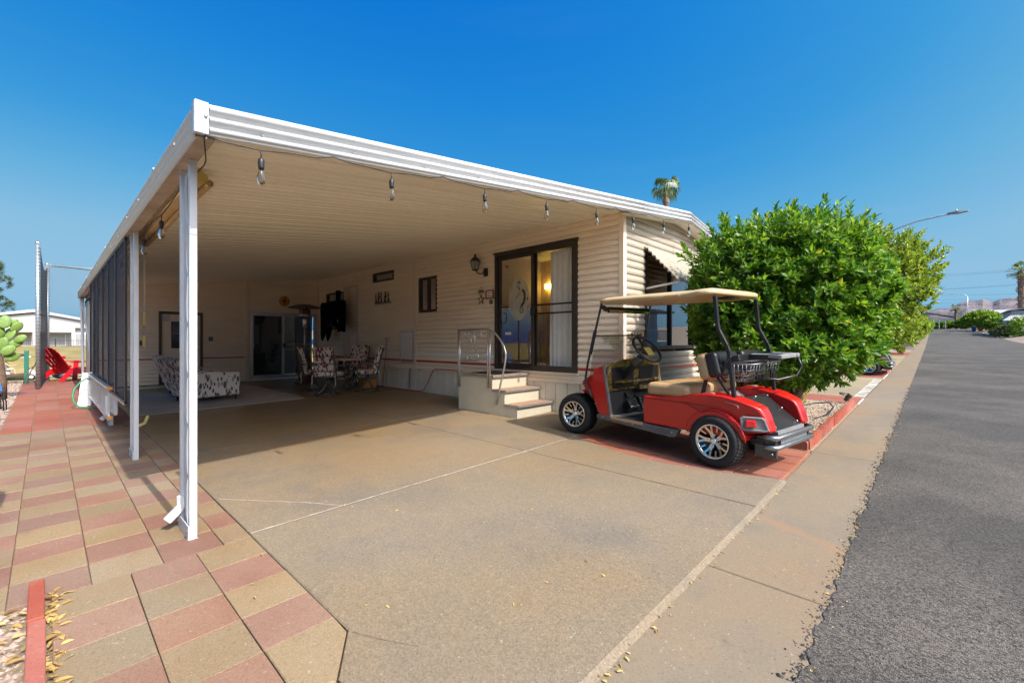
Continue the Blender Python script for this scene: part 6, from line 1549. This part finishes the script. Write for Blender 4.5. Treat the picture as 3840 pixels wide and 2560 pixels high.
LN = [((3538,1030.6),(3811,1012.8)),((3538,1037),(3824,1017.5)),((3449,1089.5),(3824,1067)),((3449,1091.5),(3824,1070)),((3436,1108.5),(3824,1103.5)),((3480,1124.3),(3735,1123)),((3454,1140),(3747,1127.6))]
def ray_at(u, v, X):
    a = (u-1920)/1659.; b = (1280-v)/1659.; d = Vector((math.cos(YAW)+a*math.sin(YAW), math.sin(YAW)-a*math.cos(YAW), b)); t = X/d.x; return Vector((d.x*t, d.y*t, 1.35+d.z*t))
pn_ = ('topmost','second','third','fourth','fifth','sixth','lowest')
for i, (a, b) in enumerate(LN):
    A_, B_ = ray_at(*a, 330), ray_at(*b, 300); d = B_-A_
    q = [A_ - d*1.2 + d*3.2*t/8 + Vector((0,0,1.5*((t/4-1)**2))) for t in range(9)]
    tag(MB().tube(q, .045, 5).build('power_line', MAT['wire']), f'{pn_[i]} of the thin power lines crossing the sky over the street', 'wire', 'power lines over the street')

# ================================================================== mountains
mat('mountain', (.13,.11,.12), .95, var=.5, vscale=.03, bump=1, bscale=.05, bdist=6)
def mountains(name, prof, D0, seed):
    # prof: list of (azimuth offset to the right of the view in rad, elevation tangent * cos) ridge line
    m = MB(); na = 160; nr = 26; a0, a1 = prof[0][0], prof[-1][0]
    vs = []
    for j in range(nr+1):
        t = j/nr; D = D0*(.55+.75*t)
        sh = math.sin(min(1, t/.62)*math.pi/2)**1.3 if t < .62 else 1-.5*((t-.62)/.38)**2
        for i in range(na+1):
            a = a0+(a1-a0)*i/na
            for (p, h), (q, g) in zip(prof, prof[1:]):
                if p <= a <= q: hh = h+(g-h)*(a-p)/(q-p); break
            x, y = D*math.cos(YAW-a), D*math.sin(YAW-a)
            n1 = noise.fractal(Vector((x*.004, y*.004, seed)), .9, 2.1, 6); n2 = abs(noise.noise(Vector((x*.006, y*.006, seed+9))))
            z = hh*D0*sh*(1 + .0*n1) + D0*.012*n1*math.sin(math.pi*min(1,t*1.2))*(1 if t < .55 else .25) - n2*D0*.010*(t < .6)
            vs.append((x, y, z - 2 if t > .02 else -12))
    fs = [(j*(na+1)+i, j*(na+1)+i+1, (j+1)*(na+1)+i+1, (j+1)*(na+1)+i) for j in range(nr) for i in range(na)]
    return m.add(vs, fs, smooth=False).build(name, MAT['mountain'], kind='structure')
def az(u): return math.atan((u-1920)/1659.)
rid = [(3300,1262),(3420,1205),(3492,1178.6),(3528,1169.6),(3556,1165.8),(3581.6,1157),(3627.5,1138),(3663,1134),(3684,1127),(3719,1138),(3750,1125),(3783,1120),(3821,1122),(3900,1128),(4100,1150),(4500,1120),(5200,1080)]
mountains('mountains', [(az(u), (1280-v)/1659.*math.cos(az(u))) for u, v in rid], 1500, 3)
mountains('mountains', [(R(95),.02),(R(105),.10),(R(118),.20),(R(130),.26),(R(142),.22),(R(155),.25),(R(168),.16),(R(180),.05)], 420, 7)

# ================================================================== houses up the street
mat('wall_white', (.40,.40,.41), .6, var=.04)
mat('roof_blue', (.04,.10,.20), .5)
mat('roof_grey', (.38,.38,.38), .6, var=.05)
mat('glass_dark', (.02,.022,.026), .1, spec=.8)
mat('awning_grey', (.38,.38,.38), .5, var=.1)
def hbox(name, loc, label, w, dpt, h, roofm, wallm='wall_white', rise=.9, along='x', windows=(), base=.4):
    r = empty(name, loc, 0, label, 'house', 'houses across the road')
    MB().box(0,w,0,dpt,-1.5,h).build('wall', MAT[wallm], r)
    if along == 'x': pr = [(-.4,h),(dpt/2,h+rise),(dpt+.4,h),(dpt+.4,h+.14),(dpt/2,h+rise+.14),(-.4,h+.14)]; MB().prism(pr, -.3, w+.3, 'yz').build('roof', MAT[roofm], r)
    else: pr = [(-.4,h),(w/2,h+rise),(w+.4,h),(w+.4,h+.14),(w/2,h+rise+.14),(-.4,h+.14)]; MB().prism(pr, -.3, dpt+.3, 'xz').build('roof', MAT[roofm], r)
    for (face, a, b, z0, z1) in windows:
        if face == 'n': f_ = MB().box(a,b,dpt-.02,dpt+.05,z0,z1); g_ = MB().box(a+.06,b-.06,dpt+.04,dpt+.056,z0+.06,z1-.06)
        elif face == 's': f_ = MB().box(a,b,-.05,.02,z0,z1); g_ = MB().box(a+.06,b-.06,-.056,-.04,z0+.06,z1-.06)
        else: f_ = MB().box(-.05,.02,a,b,z0,z1); g_ = MB().box(-.056,-.04,a+.06,b-.06,z0+.06,z1-.06)
        f_ = f_.build('window', MAT['white_paint'], r); g_.build('pane', MAT['glass_dark'], f_)
    return r
# awning house on the right: west end and street side seen
zH = zat(1250, 97, -8.2)
hA = hbox('mobile_home', (92,-12.25,zH), 'white mobile home with grey window awnings across the road', 11, 4.2, 3.05, 'roof_grey', windows=(('w',1.2,2.4,1.2,2.4),('n',1.0,2.6,1.0,2.3),('n',4.0,5.6,1.0,2.3)), rise=.35)
for x0, x1 in ((.6,2.9),(3.6,5.9)): MB().add([(x0,4.22,2.6),(x1,4.22,2.6),(x1,5.5,1.7),(x0,5.5,1.7)], [(0,1,2,3)]).build('awning', MAT['awning_grey'], hA)
MB().add([(-.02,.8,2.6),(-.02,3.4,2.6),(-1.4,3.4,1.7),(-1.4,.8,1.7)], [(0,1,2,3)]).build('awning', MAT['awning_grey'], hA)
MB().add([(-.02,3.45,2.62),(-.02,4.2,2.62),(-1.4,5.2,1.72),(-1.4,3.45,1.72)], [(0,1,2,3)]).build('awning', MAT['awning_grey'], hA)
for yy in (.9, 3.3, 4.6): MB().bar((-1.35,yy,1.72),(-1.3,yy,.0),.08,.08).build('porch_post', MAT['white_paint'], hA)
hbox('mobile_home', (128,-15.3,zat(1245,128,-10)), 'house with a steep dark blue roof behind the round trees', 12, 6, 2.5, 'roof_blue', rise=1.3, along='y')
hbox('mobile_home', (150,-14.5,zat(1240,150,-8)), 'white house with a grey gable roof beside the blue one', 8, 6, 3.2, 'roof_grey', rise=1.6, along='y')
hbox('mobile_home', (165,-6.0,zat(1240,165,-3)), 'pale house with a low gable behind the far palm', 9, 14, 3.2, 'wall_white', rise=1.8, windows=(('w',2,5,.6,2.2),('w',8,11,.6,2.2)))
hbox('mobile_home', (160,-34,zat(1240,160,-25)), 'long white mobile home at the far right beyond the palm', 9, 12, 3.2, 'roof_grey', rise=1.0)
hbox('mobile_home', (21,6.5,gz(21,6.5)), 'pale neighbouring mobile home hidden behind the orange tree', 3.8, 11, 3.2, 'roof_grey', rise=.5, along='y', windows=(('s',.6,2.8,1.1,2.4),))
# far trees on the right and at the end
FT = [(3485,3565,1238,1207,'round clipped tree left of the far palm',142),(3430,3520,1240,1205,'dark rounded tree at the left end of the far street',150),(3595,3640,1236,1196,'round tree at the right of the far palm',140),(3630,3730,1240,1168,'large umbrella shaped bright green tree across the road',122),(3690,3745,1242,1180,'broad green tree beside the umbrella shaped one',116),(3715,3790,1244,1195,'dense green tree in front of the awning house',108)]
for i, (u0, u1, vb, vt, lb, X) in enumerate(FT):
    um = (u0+u1)/2; k = (um-1920)/1659.; Y = X*(math.sin(YAW)-k*math.cos(YAW))/(math.cos(YAW)+k*math.sin(YAW)); d = X*math.cos(YAW)+Y*math.sin(YAW)
    zb = 1.35+(1280-vb)/1659.*d; zt = 1.35+(1280-vt)/1659.*d; rr = (u1-u0)/2/1659.*d; h = zt-zb
    tree('round_tree', (X,Y,zb), lb, 'tree', [(0,0,h*.62,rr*.8,rr*.95,h*.36),(.2*rr,-.4*rr,h*.6,rr*.6,rr*.6,h*.32),(-.2*rr,.35*rr,h*.58,rr*.6,rr*.6,h*.32)], 620, 9, .42, .2, 80+i, 'leaf_far',
        [([(0,0,-.6),(.1,.1,h*.3),(.4,.5,h*.6)],[.14,.1,.05]), ([(0,0,-.6),(-.1,-.2,h*.3),(-.2,-.7,h*.6)],[.12,.1,.05])], 'clipped trees across the road')
tree('hedge_bush', (86,-6.9,zat(1254,86,-6.9)), 'low grey green hedge in front of the awning house', 'bush', [(0,0,.4,1.2,1.0,.6),(2.6,-.1,.45,1.3,1.0,.6),(5,0,.4,1.2,1.0,.55)], 420, 8, .25, .1, 99, 'leaf_pine', None)
tree('hedge_bush', (84,-8.1,zat(1252,84,-8.1)), 'dark leafy shrub at the right edge before the awning house', 'bush', [(0,0,.9,1.1,1.0,1.2),(.6,-.6,.7,1.0,1.0,.9)], 420, 8, .25, .1, 98, 'leaf_far', None)
for x_, y_, m_, lb in ((118,-5.6,'roof_blue','blue wheeled bin under the umbrella shaped tree'),(116,-6.3,'sticker_red','red pot by the blue bin across the road')):
    o = tag(MB().loft([[(-.3,-.3,0),(.3,-.3,0),(.3,.3,0),(-.3,.3,0)],[(-.38,-.4,1.1),(.38,-.4,1.1),(.38,.4,1.1),(-.38,.4,1.1)],[(-.3,-.3,1.2),(.3,-.3,1.2),(.3,.3,1.2),(-.3,.3,1.2)]], True, True, 0, False).build('wheeled_bin' if m_ == 'roof_blue' else 'garden_pot', MAT[m_]), lb, 'bin' if m_ == 'roof_blue' else 'pot'); o.location = (x_, y_, zat(1243,x_,y_))
    if m_ != 'roof_blue': o.scale = (.6,.6,.5)
    else: o.scale = (.75,.75,.85)
fe = empty('low_fence', (139,-2.2,gz(139,-2.2)+.02), 0, 'low white rail fence along the far cross street', 'fence')
for i in range(8): MB().box(-.06,.06,i*1.0-.06,i*1.0+.06,0,1.9).build('post', MAT['white_paint'], fe)
MB().box(-.04,.04,0,7,1.6,1.75).build('rail', MAT['white_paint'], fe)

# house across the road, seen in the window glass
op = hbox('mobile_home', (24.5,-15.5,gz(28,-10)+.3), 'white mobile home with a railed porch across the road, mirrored in the front window', 13, 4.5, 3.3, 'roof_grey', rise=.6, windows=(('n',1.0,2.4,1.2,2.4),('n',8.2,9.6,1.2,2.4)))
MB().box(4.6,5.6,4.48,4.56,.6,2.7).build('door', MAT['black_frame'], op)
MB().box(.5,11,4.52,6.6,0,.6).build('porch_floor', MAT['white_paint'], op); MB().box(.3,11.2,4.52,6.9,2.95,3.08).build('porch_roof', MAT['wall_white'], op)
pr_ = MB().box(.5,11,6.5,6.55,1.5,1.56).box(.5,11,6.5,6.55,.72,.77)
for i in range(70): pr_.box(.55+i*.149,.58+i*.149,6.51,6.54,.72,1.5)
pr_.build('porch_railing', MAT['white_paint'], op)
for x_ in (.6,4,7.4,10.9): MB().box(x_-.05,x_+.05,6.5,6.6,.6,2.95).build('porch_post', MAT['white_paint'], op)

# ================================================================== left yard: net, chair, rail, far cart, far house
mat('galv', (.42,.46,.48), .35, metal=.7, var=.1, vscale=6)
mat('net_dark', (.05,.043,.043), .9, var=.25, vscale=10, alpha=.96)
mat('net_thin', (.12,.13,.14), .9, alpha=.17)
nt = empty('golf_net', (-.135,16.1,gz(-.135,16.1)+.012), 0, 'tall ball net laced to galvanised posts beside the red tile walk', 'net')
def npost(x, y, h): 
    p = MB().tube([(x,y,-.05),(x-.01,y,h)], .042, 12).build('post', MAT['galv'], nt); MB().lathe([(.045,h-.02),(.047,h+.03),(0,h+.04)], (x-.01,y,0), 'z', 12).build('cap', MAT['alu_raw'], p)
    lc_ = MB()
    for i in range(40): z = .1+i*(h-.15)/40; lc_.tube([(x+.046*math.cos(t), y+.046*math.sin(t), z+.02*t/6.28) for t in [k*6.28/8 for k in range(9)]], .004, 4)
    lc_.build('lacing', MAT['net_dark'], p)['kind'] = 'stuff'
npost(0,0,3.62); npost(.17,3.3,3.50)
vs_ = []; fs_ = []
for i in range(9):
    t = i/8; sag = .42*math.sin(math.pi*t)*(1-.25*t)
    vs_ += [(.04+.13*t, 3.3*t, .03), (.04+.13*t, 3.3*t, 3.55-.07*t-sag)]
fs_ = [(2*i,2*i+2,2*i+3,2*i+1) for i in range(8)]
MB().add(vs_, fs_).build('net_panel', MAT['net_dark'], nt)
MB().tube([(.17,3.3,3.50),(4.2,3.4,3.42)], .035, 10).build('top_pipe', MAT['galv'], nt)
MB().add([(.17,3.3,.05),(4.2,3.4,.05),(4.2,3.4,3.42),(.17,3.3,3.5)], [(0,1,2,3)]).build('net_panel', MAT['net_thin'], nt)
MB().tube([(0,0,.02),(.17,3.3,.02)], .03, 8).build('bottom_pipe', MAT['galv'], nt)
MB().tube([(.17,3.3,.12),(4.2,3.4,.12)], .025, 8).build('bottom_pipe', MAT['alu_post'], nt)
# red adirondack chair
mat('red_plastic', (.62,.012,.03), .4, coat=.2)
ac = empty('adirondack_chair', (.52,18.45,gz(.5,18.45)+.012), R(38), 'red plastic Adirondack chair on the red tile walk by the net', 'chair')
for i in range(7):
    y0 = -.27+i*.08; c_ = abs(i-3)/3.; hh = .98-.13*c_**2; fan = (i-3)*.022
    MB().hexa([(-.18,y0,.24),(-.15,y0,.24),(-.15,y0+.068,.24),(-.18,y0+.068,.24)], [(-.62-.03*c_,y0+fan-.008,hh),(-.59-.03*c_,y0+fan-.008,hh),(-.59-.03*c_,y0+fan+.075,hh),(-.62-.03*c_,y0+fan+.075,hh)]).build('back_slat', MAT['red_plastic'], ac, bevel=.008)
for i in range(6):
    x_ = -.20+i*.105; z_ = .25+.022*i; MB().box(x_,x_+.092,-.29,.29,z_,z_+.022).build('seat_slat', MAT['red_plastic'], ac, bevel=.006)
for s in (1,-1):
    MB().hexa([(-.62,s*.33-.012,.02),(-.50,s*.33-.012,.0),(-.50,s*.33+.012,.0),(-.62,s*.33+.012,.02)],[(-.30,s*.31-.012,.36),(-.14,s*.31-.012,.32),(-.14,s*.31+.012,.32),(-.30,s*.31+.012,.36)]).build('back_leg', MAT['red_plastic'], ac)
    MB().hexa([(.30,s*.34-.015,0),(.44,s*.34-.015,0),(.44,s*.34+.015,0),(.30,s*.34+.015,0)],[(.34,s*.33-.015,.55),(.47,s*.33-.015,.55),(.47,s*.33+.015,.55),(.34,s*.33+.015,.55)]).build('front_leg', MAT['red_plastic'], ac, bevel=.01)
    MB().hexa([(-.30,s*.36-.055,.53),(.52,s*.36-.07,.55),(.52,s*.36+.07,.55),(-.30,s*.36+.045,.53)],[(-.30,s*.36-.055,.56),(.52,s*.36-.07,.58),(.52,s*.36+.07,.58),(-.30,s*.36+.045,.56)]).build('armrest', MAT['red_plastic'], ac, bevel=.008)
    MB().box(-.32,.40,s*.29-.015,s*.29+.015,.20,.30).build('side_rail', MAT['red_plastic'], ac)
for z_, x_ in ((.40,-.27),(.66,-.42)): MB().box(x_-.03,x_,-.33,.33,z_,z_+.07).build('back_brace', MAT['red_plastic'], ac, bevel=.006)
tag(MB().ell((.33,19.2,.38),.22,.16,.17,14,9).build('golf_bag', mat('bag_navy',(.03,.03,.08),.6,var=.6,vscale=8,col2=(.4,.4,.45))), 'dark bag lying behind the red chair', 'bag')
# blue folding chair at the left edge
bc = empty('folding_chair', (-.60,12.15,gz(-.6,12.15)), R(25), 'folded blue camp chair at the left edge of the gravel', 'chair')
MB().hexa([(-.12,-.05,.42),(.06,-.05,.28),(.06,-.03,.28),(-.12,-.03,.42)],[(-.16,.02,.80),(.00,.02,.70),(.00,.04,.70),(-.16,.04,.80)]).build('seat_cloth', mat('blue_cloth',(.02,.16,.55),.7), bc)
for i in range(4): MB().tube([(-.05+.03*i,.0,.36),(.0+.035*i,-.02,.16),(.01+.035*i,.0,.0)], .011, 6).build('leg', MAT['black_frame'], bc)
MB().lathe([(.0,.30),(.07,.29),(.09,.33),(.06,.36),(0,.36)], (0,0,0), 'z', 12).build('hub', MAT['steel_dark'], bc)
# rustic rail and green post
mat('old_wood', (.12,.08,.055), .9, var=.4, vscale=10, stretch=(1,1,6), bump=.6, bscale=30)
rf = empty('rail_fence', (-.4,18.3,gz(-.4,18.3)), 0, 'weathered timber rail with a green post at the edge of the fairway', 'fence')
MB().bar((-1.6,-.25,.58),(-.02,.0,.80),.10,.09).build('rail', MAT['old_wood'], rf, bevel=.015)
MB().bar((-1.6,-.15,.16),(.05,.1,.26),.10,.09).build('rail', MAT['old_wood'], rf, bevel=.015)
MB().box(-.02,.07,-.04,.04,0,.93).build('post', mat('post_green',(.02,.16,.12),.5), rf, bevel=.01)
tag(MB().tube([(-.36,18.0,.22),(-.30,18.1,.5),(-.20,18.15,.72),(-.17,18.2,.98)],.014,6).tube([(-.42,18.0,.2),(-.34,18.05,.55),(-.25,18.1,.66)],.012,6).build('bare_branches', MAT['bark']), 'grey bare branches leaning by the green post', 'branches')
# far golf cart with a driver on the fairway
fz0 = lawn_z(-1.75,55.4)
fc = empty('golf_cart', (-1.75,55.4,fz0), R(4), 'silver golf cart with white roof on the fairway beyond the rail', 'golf cart')
MB().prism([(-1.2,.3),(1.1,.3),(1.25,.55),(.95,.85),(.55,.95),(.45,.40),(-.25,.40),(-.35,.72),(-1.1,.75)], -.55,.55,'xz').build('body', mat('silver',(.45,.47,.50),.3,coat=.5), fc, bevel=.06)
MB().box(-1.05,.85,-.6,.6,1.88,1.97).build('roof', MAT['white_paint'], fc, bevel=.03)
for x0,z0,x1 in ((.75,.85,.6),(-.85,.75,-.85)):
    for y_ in (.52,-.52): MB().bar((x0,y_,z0),(x1,y_,1.88),.04,.04).build('strut', MAT['black_frame'], fc)
MB().box(-.85,-.3,-.5,.5,.72,.86).box(-.95,-.8,-.5,.5,.86,1.2).build('seat', MAT['cart_black'], fc, bevel=.03)
for x_ in (.85,-.85):
    for y_ in (.5,-.5):
        w_ = MB().lathe([(.0,-.09),(.22,-.09),(.24,-.05),(.24,.05),(.22,.09),(0,.09)], (x_,y_,.24), 'y', 18).build('wheel', MAT['rubber'], fc); MB().lathe([(0,-.1),(.13,-.1),(.14,-.08),(0,-.08)],(x_,y_,.24),'y',14).build('rim', MAT['white_paint'], w_)
mat('skin', (.50,.30,.20), .6); mat('shirt', (.18,.16,.15), .8); mat('shorts', (.42,.36,.30), .8)
def person(loc, rz, label):
    me = bpy.data.meshes.new('person'); 
    J = [(-.55,0,.92),(-.58,0,1.15),(-.55,0,1.42),(-.54,0,1.52),(-.50,0,1.66),   # pelvis, belly, chest, neck, head
         (-.55,.18,1.40),(-.35,.26,1.18),(-.05,.2,1.24),(.08,.16,1.27),           # left arm to the wheel
         (-.55,-.18,1.40),(-.35,-.26,1.18),(-.05,-.2,1.24),(.08,-.16,1.27),
         (-.50,.10,.90),(-.08,.14,.92),(-.02,.14,.50),(.12,.14,.45),
         (-.50,-.10,.90),(-.08,-.14,.92),(-.02,-.14,.50),(.12,-.14,.45),(-.49,0,1.76)]
    E_ = [(0,1),(1,2),(2,3),(3,4),(4,21),(2,5),(5,6),(6,7),(7,8),(2,9),(9,10),(10,11),(11,12),(0,13),(13,14),(14,15),(15,16),(0,17),(17,18),(18,19),(19,20)]
    Rr = [.15,.15,.16,.06,.10,.07,.05,.04,.04,.07,.05,.04,.04,.10,.08,.05,.05,.10,.08,.05,.05,.08]
    me.from_pydata(J, E_, []); o = bpy.data.objects.new('person', me); COL.objects.link(o)
    o.modifiers.new('skin','SKIN')
    for v, r_ in zip(me.skin_vertices[0].data, Rr): v.radius = (r_, r_)
    me.skin_vertices[0].data[0].use_root = True
    o.modifiers.new('s','SUBSURF').levels = 1; me.materials.append(MAT['skin']); o.location = loc; o.rotation_euler = (0,0,rz)
    tag(o, label, 'person')
    sh_ = MB().lathe([(.17,.80),(.185,.95),(.185,1.2),(.20,1.36),(.15,1.45),(.07,1.47)], (-.555,0,0), 'z', 14).build('shirt', MAT['shirt'], o)
    for s in (.12,-.12): MB().tube([(-.50,s,.91),(-.12,s*1.15,.93)], [.115,.10], 10).build('shorts', MAT['shorts'], o)
    MB().ell((-.50,0,1.76),.115,.105,.07,12,7).build('cap', MAT['shirt'], o)
person((-1.75,55.4,fz0), R(4), 'seated driver in dark shirt steering the silver golf cart')
# far white house and iron fence across the fairway
fh = empty('far_house', (-1.0,82,.75), 0, 'low white gabled house across the fairway', 'house')
MB().box(-9,8.5,0,10,-1,2.5).build('wall', MAT['wall_white'], fh)
MB().prism([(-9.8,2.45),(-.1,4.25),(9.3,2.35),(9.3,2.65),(-.1,4.6),(-9.8,2.75)], -.9,10,'xz').build('roof', MAT['wall_white'], fh)
MB().prism([(-9,2.4),(-.1,4.1),(8.5,2.35)], -.5,.0,'xz').build('gable', MAT['roof_grey'], fh)
MB().box(-8.8,3.6,-1.6,-.1,1.75,2.5).build('porch_fascia', MAT['wall_white'], fh)
mat('grey_wall', (.33,.34,.36), .7)
for a, b in ((-8.2,-4.6),(-2.6,-.2),(.3,2.8),(3.6,6.2)):
    f_ = MB().box(a,b,-.06,.03,.0,1.7).build('window', MAT['white_paint'], fh); MB().box(a+.1,b-.1,-.08,-.05,.1,1.6).build('pane', MAT['grey_wall'], f_)
for x_ in (-8.7,-4.2,-.0,3.4): MB().box(x_-.15,x_+.15,-1.6,-1.3,-.6,1.75).build('porch_post', MAT['wall_white'], fh)
ff = empty('iron_fence', (-12,78.5,.70), 0, 'black iron picket fence before the white house across the fairway', 'fence')
MB().box(0,26,-.02,.02,.75,.79).box(0,26,-.02,.02,.08,.12).build('rail', MAT['black_frame'], ff)
pk_ = MB()
for i in range(170): pk_.box(i*.153,i*.153+.022,-.012,.012,0,.92)
pk_.build('picket', MAT['black_frame'], ff)['kind'] = 'stuff'
for i in range(9): MB().box(i*3.2-.04,i*3.2+.04,-.04,.04,0,1.05).build('fence_post', MAT['black_frame'], ff)
MB().box(-60,60,80.0,81.5,-.2,.02).xf(Matrix.Translation((0,0,.72))).build('cart_path', MAT['walk_concrete'], kind='structure')

# asphalt crumbs along the broken road edge
def crumbs():
    rn = random.Random(77); m = MB()
    for _ in range(1500):
        x = 1.2 + 13*rn.random()**1.6; y = .375 + .035*noise.noise(Vector((x*3.1,2,0))) + abs(rn.gauss(0,.028)); r = rn.uniform(.003,.009)*(1 if rn.random() < .94 else 2.2); z = gz(x, y)
        ring = [(x+r*math.cos(t)*rn.uniform(.7,1.2), y+r*math.sin(t)*rn.uniform(.7,1.2), z-.001) for t in (0,1.26,2.5,3.8,5.0)]
        m.add(ring + [(x+rn.uniform(-.3,.3)*r, y+rn.uniform(-.3,.3)*r, z+r*rn.uniform(.5,1.0))], [(k,(k+1)%5,5) for k in range(5)])
    return tag(m.build('asphalt_crumbs', MAT['asphalt'], kind='stuff'), 'loose asphalt crumbs along the broken edge of the road', 'gravel')
crumbs()
mb_ = empty('mailbox', (-.38,4.12,gz(-.4,4.12)), 0, 'dark mailbox on a post beyond the left edge, its shadow on the pavers', 'mailbox')
MB().box(-.03,.03,-.03,.03,-.05,1.42).build('post', MAT['bronze_frame'], mb_)
MB().prism([(-.10,1.42),(.17,1.42),(.17,1.62),(.13,1.70),(.035,1.73),(-.06,1.70),(-.10,1.62)], -.16, .18, 'xz').build('box', MAT['bronze_frame'], mb_, bevel=.01)
MB().box(.172,.18,.0,.02,1.55,1.68).build('flag', MAT['sticker_red'], mb_)
